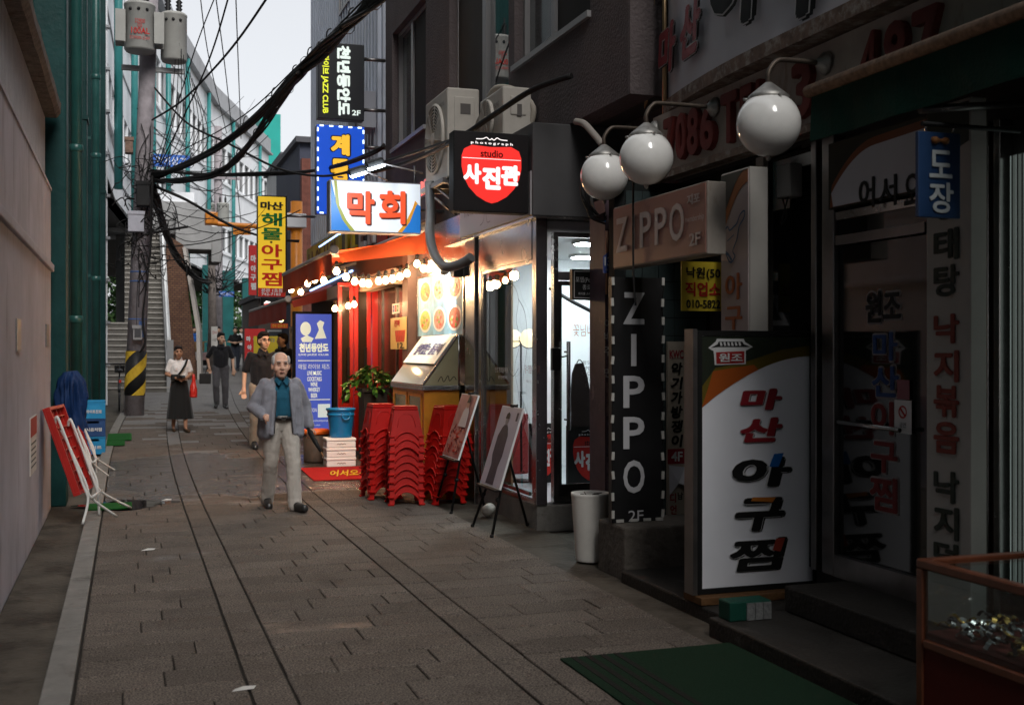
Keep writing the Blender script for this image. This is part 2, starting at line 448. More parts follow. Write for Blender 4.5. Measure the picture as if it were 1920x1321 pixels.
tag(part('distant_pale_stones', far2, mat('pale_granite', (.17, .162, .155), .6, nz=(3, .15), bump=(200, .25), wear=(.9, .6, (.13, .12, .112), (1, 1, 1))), paving), kind='stuff')  # greyer stone tone, also paled to put the far lane's open light into colour

# left kerb of pale granite lengths
M_kerb = mat('kerb_granite', (.2, .19, .175), .7, nz=(6, .2), bump=(150, .3), wear=(2.5, .56, (.1, .09, .08), (1, 1, 1)))
kerb = struct('kerb', strip(-.405, -.265, 1.5, 40, -.018), M_joint)
y = 3.0
while y < 26:
    mb = MB(); a, b = y + .004, y + .994; mb.prism([(-.408 + bend(a), a, gz(a) + .012), (-.262 + bend(a), a, gz(a) + .012), (-.262 + bend(b), b, gz(b) + .012), (-.408 + bend(b), b, gz(b) + .012)], (0, 0, -.06)); part('kerb_stone', mb, M_kerb, kerb, bevel=.008); y += 1.0

# puddle by the left kerb and wet film
M_water = mat('puddle_water', (.012, .012, .012), .03, spec=.6)
mb = MB(); cx, cy = -.02, 13.15
pts = [(cx + (.36 + .1 * math.sin(3 * t) + .06 * math.sin(7 * t)) * math.cos(t) * 1.25, cy + (.36 + .07 * math.cos(4 * t)) * math.sin(t)) for t in [k * 2 * math.pi / 40 for k in range(40)]]
mb.add([(x, y, gz(y) + .0045) for x, y in pts], [tuple(range(40))]); struct('puddle', mb, M_water)

# ================================================================ left side: hoarding wall with louvres
M_hoard = mat('painted_hoarding', (.44, .42, .47), .75, nz=(1.6, .16), bump=(5, .12), wear=(2.6, .57, (.26, .24, .26), (1, 1, .16)))
M_slat = mat('louvre_grey', (.42, .41, .43), .55, nz=(5, .15))
M_rust = mat('weathered_beam', (.13, .115, .105), .8, nz=(9, .4), bump=(26, .7), wear=(7, .55, (.07, .05, .04), (1, 1, 1)))
lw = thing('boundary_wall', 'long plain lilac-grey wall with a louvred strip along its top at the left', 'wall', (-.95, 4, -.03))
y = -6
while y < 13.4:
    y2 = min(y + 1.22, 13.4); mb = MB(); mb.box(-1.0, -.80, y + .003, y2 - .003, -.04, 3.44); part('wall_panel', mb, M_hoard, lw, bevel=.004); y = y2
mb = MB(); mb.box(-1.0, -.86, -6, 13.36, 3.44, 4.25); part('louvre_backing', mb, mat('louvre_shadow', (.035, .035, .037), .8), lw)  # near-black backing paints in the shade of the slat gaps
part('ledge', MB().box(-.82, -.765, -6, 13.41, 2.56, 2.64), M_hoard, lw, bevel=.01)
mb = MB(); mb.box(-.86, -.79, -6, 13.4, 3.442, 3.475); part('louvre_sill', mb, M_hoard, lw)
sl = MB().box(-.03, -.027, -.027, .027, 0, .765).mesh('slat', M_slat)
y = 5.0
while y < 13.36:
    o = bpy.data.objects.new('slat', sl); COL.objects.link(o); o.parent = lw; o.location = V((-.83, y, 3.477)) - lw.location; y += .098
mb = MB(); prof = [(-1.1, 4.25), (-.74, 4.25), (-.70, 4.30), (-.70, 4.40), (-.76, 4.45), (-1.1, 4.47)]
yy = -6
seg = [-6] + [5 + .28 * k for k in range(31)]
for i, (a, b) in enumerate(zip(seg, seg[1:])):
    j = lambda: random.uniform(-.012, .012)
    mb.add([(x, a, z) for x, z in prof] + [(x, b, z) for x, z in prof], [(q, (q + 1) % 6, 6 + (q + 1) % 6, 6 + q) for q in range(6)])
mb.add([(x, seg[-1], z) for x, z in prof], [tuple(range(6))])
for v in mb.v: v += V((mnoise.noise(v * 7) * .012, 0, mnoise.noise(v * 5 + V((3, 1, 1))) * .012))
part('eaves_beam', mb, M_rust, lw)
M_plate = mat('dull_metal_plate', (.2, .2, .2), .4, .7, nz=(30, .2))
fw = FX(-.8); fw.n = V((1, 0, 0)); fw.x = V((0, 1, 0))
for q in ((29, 598, 36, 658), (85, 608, 90, 650)):
    mb = MB(); u = sorted([fw.uv(q[0], 640)[0], fw.uv(q[2], 640)[0]]); v = sorted([fw.uv((q[0] + q[2]) / 2, q[3])[1], fw.uv((q[0] + q[2]) / 2, q[1])[1]])
    mb.slab(fw, (u[0], v[0], u[1], v[1]), .012, .012); part('cover_plate', mb, M_plate, lw)
nb = tag(part('notice', MB().slab(fw, (10.55, .62, 11.25, 1.12), .006, .007), mat('paper_white', (.6, .58, .55), .7, nz=(8, .1)), None), 'small red and white paper notice pasted low on the plain left wall', 'notice')
part('heading', MB().slab(fw, (10.56, .95, 11.24, 1.11), .002, .010), mat('notice_red', (.4, .05, .04), .6), nb)
for k in range(5): part('text_line', MB().slab(fw, (10.62, .68 + k * .05, 11.18 - .06 * (k % 2), .695 + k * .05), .002, .010), mat('print_grey', (.12, .12, .12), .7), nb)

# ================================================================ dark green arcade building behind it
M_green = mat('dark_green_paint', (.007, .042, .041), .5, nz=(2.5, .25), bump=(14, .25), wear=(3, .66, (.05, .075, .07), (1, 1, .3)))
M_pipe = mat('green_pipe_paint', (.016, .08, .072), .35, nz=(4, .2), wear=(6, .7, (.1, .13, .12), (1, 1, .4)))
M_pale = mat('pale_cladding', (.5, .52, .54), .5, nz=(3, .1))
gb = thing('green_building', 'tall dark green painted building with pilasters behind the left wall', 'building', (-3.2, 12, 0))
part('wall', MB().box(-5, -1.12, -6, 13.55, 0, 15), M_green, gb)
part('wall', MB().box(-5, -1.0, 13.56, 28.5, 0, 15), M_pale, gb, label='pale strip of wall seen between the dark green pilasters')
for x0, x1, y0, y1 in ((-1.0, -.65, 13.57, 14.05), (-1.0, -.61, 18.9, 19.4), (-1.0, -.49, 27.6, 28.2), (-1.0, -.80, 15.5, 17.3)):
    mb = MB(); mb.box(x0, x1, y0, y1, gz(y0) - .05, 15.1); part('pilaster', mb, M_green, gb, bevel=.02)
    if y0 > 18: part('pilaster_band', MB().box(x0, x1 + .02, y0 - .02, y1 + .02, 5.3, 5.36), M_green, gb)
for i, (x, y, r, lb) in enumerate(((-.72, 17.8, .085, 'thick green drainpipe standing in front of the blue crates'), (-.62, 24.6, .085, 'green drainpipe standing farther back beside the pale strip of wall'))):
    t = thing('drain_pipe', lb, 'pipe', (x, y, gz(y) - .03), 'green drainpipes on the left')
    part('pipe', MB().lathe([(r, 0), (r, 15)], (x, y, gz(y) - .03), 20), M_pipe, t)
    for z in (2.1 + i, 4.6 + i, 7.2): part('pipe_collar', MB().lathe([(r + .002, 0), (r + .014, .01), (r + .014, .1), (r + .002, .11)], (x, y, z), 20), M_pipe, t)
    for z in (3.2, 6.0): part('bracket', MB().box(x - .3, x, y + .03, y + .06, z, z + .05), M_pipe, t)

# ================================================================ the long pale arcade building curving away
M_white = mat('white_siding', (.82, .84, .87), .5, nz=(1.2, .08), wear=(.9, .64, (.42, .44, .46), (1, 1, .2)))
M_teal = mat('teal_pipe', (.03, .2, .2), .4, nz=(3, .15))
M_band = mat('grey_concrete_band', (.38, .39, .41), .75, nz=(1.5, .15), bump=(8, .2))
M_wf = mat('window_frame_grey', (.36, .37, .38), .45)
M_pane = mat('dim_pane', (.045, .05, .055), .08, nz=(.6, .5), spec=.6)
ab = thing('arcade_building', 'long pale office building with teal downpipes curving away on the left', 'building', (0, 45, gz(45)))
plan = [(-.52, 28.6), (-.35, 34), (.35, 42.5), (1.75, 52), (4.6, 66), (9.4, 81.5)]
Z0, ZR = 5.9, 16.6
for i, (a, b) in enumerate(zip(plan, plan[1:])):
    p, q = V((*a, 0)), V((*b, 0)); t = (q - p).normalized(); n = V((t.y, -t.x, 0)); L = (q - p).length
    fr = Fr(p, n); sgn = 1 if fr.x.dot(t) > 0 else -1
    if sgn < 0: fr = Fr(q, n)
    nw = max(2, round(L / 1.55)); holes = []
    for z0, z1 in ((7.5, 8.85), (11.6, 13.5)):
        for k in range(nw): holes.append((L * (k + .08) / nw, z0, L * (k + .92) / nw, z1))
    part('wall', wall(MB(), fr, (.002, Z0, L - .002, ZR - 1.0), holes, .3), M_white, ab)
    part('parapet', MB().slab(fr, (-.1, ZR - .998, L + .1, ZR), .5, .14), M_band, ab)
    part('eaves_ledge', MB().slab(fr, (-.1, ZR - 1.12, L + .1, ZR - .999), .6, .3), M_band, ab)
    for z in (7.28, 11.36): part('sill_band', MB().slab(fr, (.0, z, L, z + .14), .3, .09), M_white, ab)
    for z in (6.6, 10.0, 14.3): part('siding_joint', MB().slab(fr, (.0, z, L, z + .05), .2, .035), M_band, ab)
    for h in holes:
        w = part('window', MB().frame(fr, h, .06, .12, -.08), M_wf, ab)
        u = (h[0] + h[2]) / 2; part('mullion', MB().slab(fr, (u - .025, h[1] + .06, u + .025, h[3] - .06), .08, -.1), M_wf, w)
        part('pane', MB().slab(fr, (h[0] + .06, h[1] + .06, h[2] - .06, h[3] - .06), .02, -.15), M_pane, w)
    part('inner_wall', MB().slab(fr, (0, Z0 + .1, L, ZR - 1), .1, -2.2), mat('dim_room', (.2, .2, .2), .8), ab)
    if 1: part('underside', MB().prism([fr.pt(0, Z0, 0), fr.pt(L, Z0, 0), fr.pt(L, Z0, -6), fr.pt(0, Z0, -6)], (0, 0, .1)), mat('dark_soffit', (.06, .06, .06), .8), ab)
    for k in range(1 + (L > 9)):
        u = L * (k + .5) / (1 + (L > 9)); c0 = fr.pt(u, 0, .2)
        part('downpipe', MB().lathe([(.11, 0), (.11, ZR - 1.2 - Z0)], (c0.x, c0.y, Z0), 10), M_teal, ab)
part('roof', MB().prism([V((x, y, ZR - .02)) for x, y in plan] + [V((x - 9, y + 3, ZR - .02)) for x, y in plan[::-1]], (0, 0, .15)), M_band, ab)
# round columns that carry it, far end
M_tealcol = mat('teal_column_paint', (.012, .09, .09), .5, nz=(2, .2))
for px, d, w in ((386, 56, .32), (428, 60, .55), (463, 66, .5), (499, 74, .5)):
    p = at(px, 600, d); z = gz(p.y)
    part('column', MB().box(p.x - w / 2, p.x + w / 2, p.y, p.y + w, z - .1, Z0 + .02), M_tealcol, ab)
# corner boarding near the stairs
part('recessed_wall', MB().box(-3, -.95, 28.65, 46, gz(30) - .1, Z0 + .2), M_white, ab)
for k in range(13): mb = MB(); mb.box(-1.0, -.46, 28.56, 28.62, gz(28) + k * 1.0, gz(28) + k * 1.0 + .97); part('cladding_board', mb, M_white, ab, bevel=.01)
for k in range(13): part('cladding_lip', MB().box(-.5, -.40, 28.5, 28.70, gz(28) + k * 1.0 + .93, gz(28) + k * 1.0 + .99), M_band, ab)

# outdoor stairs up to the arcade
M_step = mat('stair_granite', (.27, .25, .225), .75, nz=(5, .2), bump=(60, .3), wear=(1.5, .6, (.14, .13, .115), (1, 1, 1)))
M_conc = mat('grey_concrete', (.3, .3, .3), .8, nz=(1.6, .18), bump=(12, .35), wear=(1.2, .6, (.18, .18, .175), (1, 1, .35)))
st = thing('outdoor_stairs', 'wide flight of grey granite steps climbing away behind the striped pole', 'stairs', (.2, 33, gz(33)))
z = gz(33) - .02; Ys = 33.0
for k in range(31):
    x0 = -.62 if k < 12 else -.1
    xr = 1.02 if k else 1.35
    part('step', MB().box(x0, xr, Ys + k * .27 + .02, Ys + 9.5, z + k * .168 - (.05 if k == 0 else -.002), z + k * .168 + .166), mat('stair_riser', (.15, .14, .125), .8, nz=(5, .2), bump=(60, .3)), st)
    part('nosing', MB().box(x0, xr + .004, Ys + k * .27 - .012, Ys + k * .27 + .06, z + k * .168 + .125, z + k * .168 + .17), mat('nosing_stone', (.36, .34, .31), .7, nz=(6, .15)), st)
zt = z + 31 * .168
rl = thing('stair_railing', 'white panelled handrail running down the right side of the stairs', 'railing', (1.1, 34, gz(34)))
M_rail = mat('white_rail_panel', (.78, .8, .8), .35)
for k in range(7):
    ya = 33.9 + k * 1.13; za = gz(33) + (ya - 33) / .27 * .168; zb = za + 1.10 / .27 * .168
    part('panel', MB().prism([(1.06, ya, za + .42), (1.06, ya + 1.07, zb + .42), (1.06, ya + 1.07, zb + .98), (1.06, ya, za + .98)], (.05, 0, 0)), M_rail, rl)
part('stringer_wall', MB().prism([(1.03, 33.2, gz(33) - .05), (1.03, 41.6, gz(33) - .05), (1.03, 41.6, zt + .45), (1.03, 33.2, gz(33) + .55)], (.16, 0, 0)), mat('pale_stringer', (.5, .5, .5), .6, nz=(2, .1)), rl)
part('end_post', MB().box(1.02, 1.2, 33.0, 33.18, gz(33) - .05, gz(33) + 1.45), mat('grey_post', (.3, .3, .3), .6), rl)
ld = thing('stair_landing', 'heavy grey concrete landing bridging over the top of the stairs', 'landing', (.6, 41.8, 5.6))
part('deck', MB().box(-.9, 2.3, 41.2, 44, zt + .02, zt + 1.15), M_conc, ld, bevel=.03)
part('stepped_end', MB().box(1.55, 2.75, 40.6, 42.5, zt - .55, zt + .85), M_conc, ld, bevel=.03)
part('stepped_end', MB().box(2.75, 3.1, 40.9, 42.5, zt - .95, zt + .3), M_conc, ld, bevel=.03)
part('rail_wall', MB().box(-.9, 2.2, 41.3, 41.45, zt + 1.15, zt + 1.5), M_white, ld)
part('support', MB().box(-.4, -.1, 42.2, 42.5, gz(42), zt + .01), M_conc, ld)
# brick flank wall
m = mat('brown_brick', (.16, .085, .055), .8, bump=(40, .3)); n_, l_ = m.node_tree.nodes, m.node_tree.links
tc = n_.new('ShaderNodeNewGeometry'); mp = n_.new('ShaderNodeMapping'); mp.inputs['Rotation'].default_value = (math.radians(90), 0, 0); bt = n_.new('ShaderNodeTexBrick')
bt.inputs['Scale'].default_value = 3.4; bt.inputs['Color1'].default_value = (.17, .09, .055, 1); bt.inputs['Color2'].default_value = (.12, .06, .04, 1); bt.inputs['Mortar'].default_value = (.05, .035, .03, 1); bt.inputs['Mortar Size'].default_value = .03
l_.new(tc.outputs['Position'], mp.inputs[0]); l_.new(mp.outputs[0], bt.inputs['Vector']); l_.new(bt.outputs[0], n_['Principled BSDF'].inputs['Base Color'])
bw = thing('brick_wall', 'brown brick wall under the landing to the right of the stairs', 'wall', (1.6, 40, gz(40)))
part('wall', MB().prism([(1.2, 39.2, gz(39) - .05), (2.25, 39.6, gz(39) - .05), (1.75, 39.5, zt - .5), (1.2, 39.2, zt - .2)], (.15, 3, 0)), m, bw)
part('coping', MB().prism([(2.2, 39.4, gz(39) - .05), (2.33, 39.4, gz(39) - .05), (2.28, 39.4, 2.4), (1.93, 39.4, 4.5), (1.82, 39.4, zt - .6), (1.72, 39.4, zt - .6), (2.16, 39.4, 2.4)], (.1, .6, 0)), mat('beige_coping', (.4, .37, .34), .7, nz=(3, .12)), bw)

# ================================================================ backdrop: trees, teal tower, hill
M_leaf = [mat('far_leaf_a', (.035, .075, .022), .7), mat('far_leaf_b', (.06, .11, .035), .7), mat('far_leaf_c', (.02, .048, .016), .7)]
def leaf_mass(n, box, size, seedv):
    rnd = random.Random(seedv); mbs = [MB(), MB(), MB()]
    blobs = [V([rnd.uniform(box[2 * i], box[2 * i + 1]) for i in range(3)]) for _ in range(22)]
    for _ in range(n):
        b = rnd.choice(blobs); d = V((rnd.gauss(0, 1), rnd.gauss(0, 1), rnd.gauss(0, 1))).normalized() * rnd.uniform(.6, 1.0) * (box[5] - box[4]) * .22
        p = b + d; a = V((rnd.gauss(0, 1), rnd.gauss(0, 1), rnd.gauss(0, 1))).normalized() * size * rnd.uniform(.6, 1.3); c2 = a.orthogonal().normalized() * size * .5
        mbs[rnd.choice((0, 0, 1, 2))].add([p - a, p + c2, p + a, p - c2], [(0, 1, 2, 3)])
    return mbs
for nm, lb, bx in (('tree', 'leafy tree filling the gap under the arcade between the teal columns', (-2, 9, 92, 98, 3, 9)), ('tree', 'small leafy tree top below the teal tower beyond the street', (19, 24, 101, 104, 10, 16))):
    t = thing(nm, lb, 'tree', (sum(bx[:2]) / 2, sum(bx[2:4]) / 2, gz(99)))
    part('trunk', MB().tube([(sum(bx[:2]) / 2, sum(bx[2:4]) / 2, gz(99)), (sum(bx[:2]) / 2 + .3, sum(bx[2:4]) / 2, bx[4] + 1)], [.3, .2]), mat('bark', (.06, .045, .035), .9), t)
    for q, k in zip(leaf_mass(7000, bx, .3, 3), M_leaf): part('crown', q, k, t)
tw = thing('teal_tower', 'flat teal office tower rising behind the curved building', 'building', (30, 112, gz(99)))
p0, p1 = at(488, 300, 118), at(524, 300, 118)
part('wall', MB().box(p0.x, p1.x + .2, p0.y, p0.y + 10, 0, at(500, 212, 118).z), mat('teal_facade', (.02, .3, .26), .6, nz=(.3, .12)), tw)
part('lower_block', MB().box(p0.x + 1, p1.x + 4, p0.y - 3, p0.y - .1, 0, at(500, 345, 116).z), mat('cream_wall', (.55, .53, .46), .7, nz=(.6, .1)), tw)

# unseen block added over the lane behind the viewpoint to darken the foreground
ov = thing('shading_overpass', 'unseen concrete block added over the lane behind the viewpoint to shade the foreground', 'building', (1.8, -26, 0))
part('slab', MB().box(-8, 12, -38, -13.5, 5.2, 16), M_conc, ov)
for x in (-2.2, 5.6):
    for y in (-16, -23, -30): part('column', MB().box(x, x + .9, y, y + .9, -.04, 5.19), M_green, ov)

# ================================================================ poles and their gear
M_pole = mat('pole_concrete', (.27, .245, .26), .8, nz=(4, .25), bump=(30, .4), wear=(3, .6, (.09, .08, .08), (1, 1, .3)))
M_black = mat('black_paint', (.016, .016, .017), .5, nz=(6, .2))
M_yel = mat('worn_yellow', (.5, .33, .03), .6, nz=(9, .25), wear=(9, .62, (.2, .14, .04), (1, 1, 1)))
M_cable = mat('cable_rubber', (.014, .013, .013), .6, nz=(8, .25))
pb = onG(251, 778); top = V((pb.x + .42, pb.y, 11.5))
def pole_x(z): return pb.x + .42 * (z - pb.z) / (11.5 - pb.z)
up = thing('utility_pole', 'leaning concrete utility pole with black and yellow striped base before the stairs', 'utility pole', pb)
part('shaft', MB().tube([pb - V((0, 0, .05)), top], [.205, .15], 20), M_pole, up)
z0, z1 = pb.z + .42, pb.z + 1.36
def ring(z, r, n=24): return [V((pole_x(z) + r * math.cos(k * 2 * math.pi / n), pb.y + r * math.sin(k * 2 * math.pi / n), z)) for k in range(n)]
part('striped_sleeve', MB().tube([V((pole_x(z0), pb.y, z0)), V((pole_x(z1), pb.y, z1))], .212, 24), M_black, up)
for s0 in (-.35, .22, .79, 1.36):
    mb = MB()
    N = 24
    for k in range(N):
        q = []
        for kk, lo in ((k, 0), (k + 1, 0), (k + 1, 1), (k, 1)):
            a = math.pi + kk * 2 * math.pi / N * .5 ; zz = z0 + s0 + (kk / N) * .62 + lo * .26 - .15
            zz = min(max(zz, z0 + .004), z1 - .004); q.append(V((pole_x(zz) + .2155 * math.cos(a), pb.y + .2155 * math.sin(a), zz)))
        if (q[0] - q[3]).length > .005 or (q[1] - q[2]).length > .005: mb.quad(*q)
    if mb.v: part('yellow_stripe', mb, M_yel, up)
for z in (3.15, 3.35, 2.35, 1.55): part('strap_band', MB().lathe([(.19, 0), (.197, .004), (.197, .024), (.19, .028)], (pole_x(z), pb.y, z), 20), mat('blue_strap', (.06, .12, .3), .5), up)
part('blue_ribbon', MB().box(pole_x(2.2) + .03, pole_x(2.2) + .14, pb.y - .23, pb.y - .19, 1.98, 2.32), mat('blue_strap', (.06, .12, .3), .5), up)
def gearbox(lb, px, py, w, h, d, m, extra=None):
    p = at(px, py, 23.9); t = thing('equipment_box', lb, 'box', (p.x, p.y - .0, p.z - h / 2), 'boxes strapped to the utility pole')
    part('case', MB().box(p.x - w / 2, p.x + w / 2, p.y - d, p.y + .05, p.z - h / 2, p.z + h / 2), m, t, bevel=.012)
    part('lid_lip', MB().box(p.x - w / 2 - .015, p.x + w / 2 + .015, p.y - d - .015, p.y + .04, p.z + h / 2 - .06, p.z + h / 2 + .012), m, t)
    if extra: part('face_plate', MB().box(p.x - w * .33, p.x + w * .33, p.y - d - .008, p.y - d + .002, p.z - h * .3, p.z + h * .3), extra, t)
gearbox('pale grey metal box strapped to the pole under the wire tangle', 255, 417, .32, .42, .2, mat('box_grey', (.4, .4, .45), .5, nz=(6, .1)), None)
gearbox('small grey meter box low on the pole above the stripes', 258, 624, .19, .30, .14, mat('meter_grey', (.24, .24, .25), .45), mat('meter_window', (.04, .04, .045), .15))
gearbox('small rusty bracket box on the left flank of the pole', 242, 275, .16, .32, .2, mat('rusty_box', (.2, .13, .1), .7, nz=(12, .35)), None)
gearbox('dark cable splice box in the middle of the wire tangle', 268, 365, .26, .5, .2, M_black, None)
M_tank = mat('transformer_grey', (.33, .33, .31), .5, nz=(3, .12), wear=(4, .63, (.2, .19, .17), (1, 1, .3)))
M_red = mat('sign_red', (.45, .025, .02), .5)
def transformer(lb, px, py, d, r, h, fins, txt=False, n=24):
    p = at(px, py, d); t = thing('transformer', lb, 'transformer', (p.x, p.y, p.z), 'pole transformers')
    part('tank', MB().lathe([(r * .9, 0), (r, .05 * h), (r, .93 * h), (r * 1.03, .94 * h), (r * 1.03, .97 * h), (r * .92, h), (.01, h * 1.02)], p, n), M_tank, t)
    if fins:
        for sx in (-1, 1):
            for k in range(5): part('cooling_fin', MB().box(p.x + sx * (r - .03), p.x + sx * (r + .17), p.y - r * .75 + k * .11, p.y - r * .75 + k * .11 + .035, p.z + h * .15, p.z + h * .8), M_tank, t)
    for k, (dx, dy) in enumerate(((-.45, 0), (.4, .1))):
        mb = MB(); c = p + V((dx * r, dy * r, h)); pr = [(.045, 0)]
        for q in range(4): pr += [(.075, .04 + q * .075), (.04, .07 + q * .075)]
        part('insulator', mb.lathe(pr + [(.02, .36), (.02, .46)], c, 10), M_black, t)
    for k in range(3): a = -2.2 + k * .55; part('lug', MB().ell(p + V((r * math.cos(a), r * math.sin(a), h * .82)), .035, 8, 6), M_black, t)
    if txt:
        f = FY(p.y - r - .006); f.p = V((p.x, p.y - r - .004, p.z))
        text(f, '22900', (-.1, h * .52, .1, h * .61), M_red, t); text(f, '100AL', (-.17, h * .3, .19, h * .43), M_red, t, bold=.02); text(f, '22900-230', (-.2, h * .19, .19, h * .25), M_red, t)
        ringm = MB()
        for k in range(20):
            a0, a1 = k * math.pi / 10, (k + 1) * math.pi / 10
            ringm.quad(*[f.pt(rr * math.cos(a), h * .475 + rr * math.sin(a), .002) for rr, a in ((.045, a0), (.045, a1), (.036, a1), (.036, a0))])
        part('emblem', ringm, M_red, t); text(f, 'G', (-.018, h * .455, .018, h * .495), M_red, t)
    return t
transformer('grey finned pole transformer with red 100AL lettering high on the pole', 262, 98, 23.6, .31, 1.0, True, True)
transformer('plain round grey transformer beside the lettered one', 326, 117, 24.2, .27, 1.03, False)
p = at(300, 120, 24); part('cross_arm', MB().box(pole_x(7) - .5, p.x + .5, pb.y - .05, pb.y + .06, p.z - .12, p.z - .02), mat('galvanised', (.3, .3, .3), .45, .6), up)
# second, distant pole with two transformers and a globe street lamp
p2 = onG(409, 640); p2 = at(409, 668, 62); p2.z = gz(p2.y)
up2 = thing('utility_pole', 'distant utility pole carrying two small transformers near the arcade columns', 'utility pole', p2)
part('shaft', MB().tube([p2 - V((0, 0, .05)), p2 + V((0, 0, 12.5))], [.27, .2], 12), M_pole, up2)
part('cross_arm', MB().box(p2.x - 1.2, p2.x + 1.2, p2.y - .3, p2.y - .2, p2.z + 9.6, p2.z + 9.75), M_pole, up2)
for px in (391, 418): transformer('small distant transformer on the far pole, %s one' % ('left' if px < 400 else 'right'), px, 421, 61, .33, 1.15, False, n=12)
pl = at(396, 655, 44); pl.z = gz(pl.y); lz = at(396, 437, 44).z
sl_ = thing('street_lamp', 'weathered wooden lamp post with a white globe head beyond the stairs', 'street lamp', pl)
part('post', MB().tube([pl - V((0, 0, .05)), pl + V((.05, 0, 1.6)), V((pl.x, pl.y, lz - .15))], [.19, .17, .13], 10), mat('weathered_post', (.14, .12, .11), .85, nz=(5, .35)), sl_)
part('cup', MB().lathe([(.1, -.25), (.2, -.05), (.22, .08)], (pl.x, pl.y, lz), 14), M_black, sl_)
part('globe', MB().ell((pl.x, pl.y, lz + .22), .25, 14, 10), mat('white_globe', (.8, .8, .78), .3), sl_)

# overhead cables
M_ink_ = mat('tie_black', (.02, .02, .02), .5)
def cable(lb, pts, r, strands=1, tw=.03, name='overhead_cable', n=6):
    pts = smooth(pts, 7)
    if strands == 1: return solo(name, MB().tube(pts, r, n), M_cable, lb, 'cable', 'overhead cables')
    t = thing(name, lb, 'cable', pts[0], 'overhead cables'); rnd = random.Random(len(lb))
    for k in range(strands):
        ph, ra = rnd.uniform(0, 6.3), tw * rnd.uniform(.3, 1.1); pp = []
        for i, p in enumerate(pts):
            a = ph + i * .22 + .8 * math.sin(i * .17 + k); pp.append(p + V((math.cos(a), .3 * math.sin(a), math.sin(a))) * ra * (1 + .35 * math.sin(i * .5 + k)))
        part('strand', MB().tube(pp, r * rnd.uniform(.7, 1.3), 5), M_cable, t)
    if strands > 5:
        for i in range(4, len(pts) - 2, 4):
            a = pts[i]; ax = (pts[i + 1] - a).normalized(); part('cable_tie', MB().lathe([(tw * 1.15, -.02), (tw * 1.25, 0), (tw * 1.15, .02)], a, 10, ax, cap=False), M_ink_, t); part('loose_end', MB().tube(smooth([a, a + V((.02, 0, .1 + tw)), a + V((.07, .0, .14 + tw))], 3), .008, 4), M_cable, t)
    return t
D0 = 24.0
cable('thick bundle of black cables sweeping from the pole up past the jazz club sign', [at(285, 332, D0), at(345, 312, 22), at(430, 262, 19.5), at(520, 178, 16.5), at(575, 118, 14.5), at(640, 60, 12.5), at(730, -25, 10.5), at(860, -160, 8.5)], .020, 13, .07)
cable('lower sagging cable bundle joining the thick one below the jazz club sign', [at(285, 338, D0), at(330, 338, 22.5), at(395, 330, 20.5), at(450, 292, 18.5), at(505, 218, 16.8), at(565, 135, 14.7)], .018, 9, .05)
cable('messenger wire strung just above the thick cable bundle', [at(285, 310, D0), at(440, 228, 19), at(560, 122, 15), at(690, -8, 11), at(760, -80, 9)], .010)
cable('black cable running level from the pole to the blue lit sign', [at(285, 320, D0), at(400, 328, 22), at(520, 326, 20), at(600, 318, 18.5), at(690, 290, 16.5), at(720, 275, 16)], .022, 3, .025)
cable('cable sagging from high beside the pole to the dark building front', [at(290, 165, D0), at(350, 230, 22), at(430, 270, 20), at(520, 315, 18.8), at(600, 330, 17.5), at(670, 318, 15.5), at(780, 285, 13), at(850, 262, 12)], .020)
cable('cable climbing to the right from the pole across the sky', [at(285, 225, D0), at(340, 190, 22), at(400, 130, 20), at(450, 70, 18), at(505, -10, 16)], .020)
cable('taut wire rising steeply from the tangle across the pale sky', [at(300, 310, D0), at(385, 130, 21), at(430, -10, 19)], .016)
cable('second taut wire rising steeply beside the transformers', [at(300, 300, D0), at(365, 95, 22), at(405, -10, 20)], .012)
cable('thin wire hanging almost straight across the sky above the arcade', [at(375, -10, 26), at(392, 110, 30), at(425, 250, 40)], .013)
cable('thin wire falling from the top edge toward the far columns', [at(404, -10, 26), at(428, 180, 34), at(452, 420, 46)], .014)
cable('thin vertical looking wire beside the curved roof line', [at(442, -10, 26), at(446, 100, 30), at(452, 260, 42)], .014)
cable('black cable dropping from the pole to the yellow vertical sign', [at(290, 350, D0), at(350, 375, 24), at(430, 420, 25), at(500, 445, 25.5), at(560, 452, 26)], .020, 2, .02)
cable('heavy cable hanging from the pole down across the landing to the lamp post', [at(285, 350, D0), at(305, 410, 27), at(330, 480, 33), at(365, 520, 38), at(394, 530, 43)], .035, 7, .08)
cable('street light arm cable slanting across the stairs', [at(272, 440, 23.8), at(310, 432, 24), at(352, 425, 24.5)], .03)
cable('loose cable looping down the right side of the pole', [at(285, 330, 23.7), at(282, 470, 23.7), at(268, 590, 23.7), at(272, 640, 23.7), at(262, 660, 23.7)], .018, 2, .02)
for i in range(9):
    a, b = random.uniform(215, 340), random.uniform(300, 470)
    cable(['fine wire fanning out from the transformers, %s of the fan' % w for w in ('first', 'second', 'third', 'fourth', 'fifth', 'sixth', 'seventh', 'eighth', 'last')][i],
          [at(332 + i * 4, 70 + i * 11, 24), at(318 + i * 9, 215 + i * 6, 24), at(285 + i * 6, 326, 23.8)], .008, n=4)
rnd = random.Random(5); mb = MB()
for k in range(60):
    a = V((pole_x(4.2) + rnd.gauss(0, .17), pb.y - .15 + rnd.gauss(0, .12), rnd.uniform(3.4, 5.6))); pts = [a]
    for q in range(5): a = a + V((rnd.gauss(.06, .16), rnd.gauss(0, .08), rnd.gauss(-.02, .17))); pts.append(a)
    mb.tube(smooth(pts, 4), rnd.choice((.006, .009, .013)), 4, cap=False)
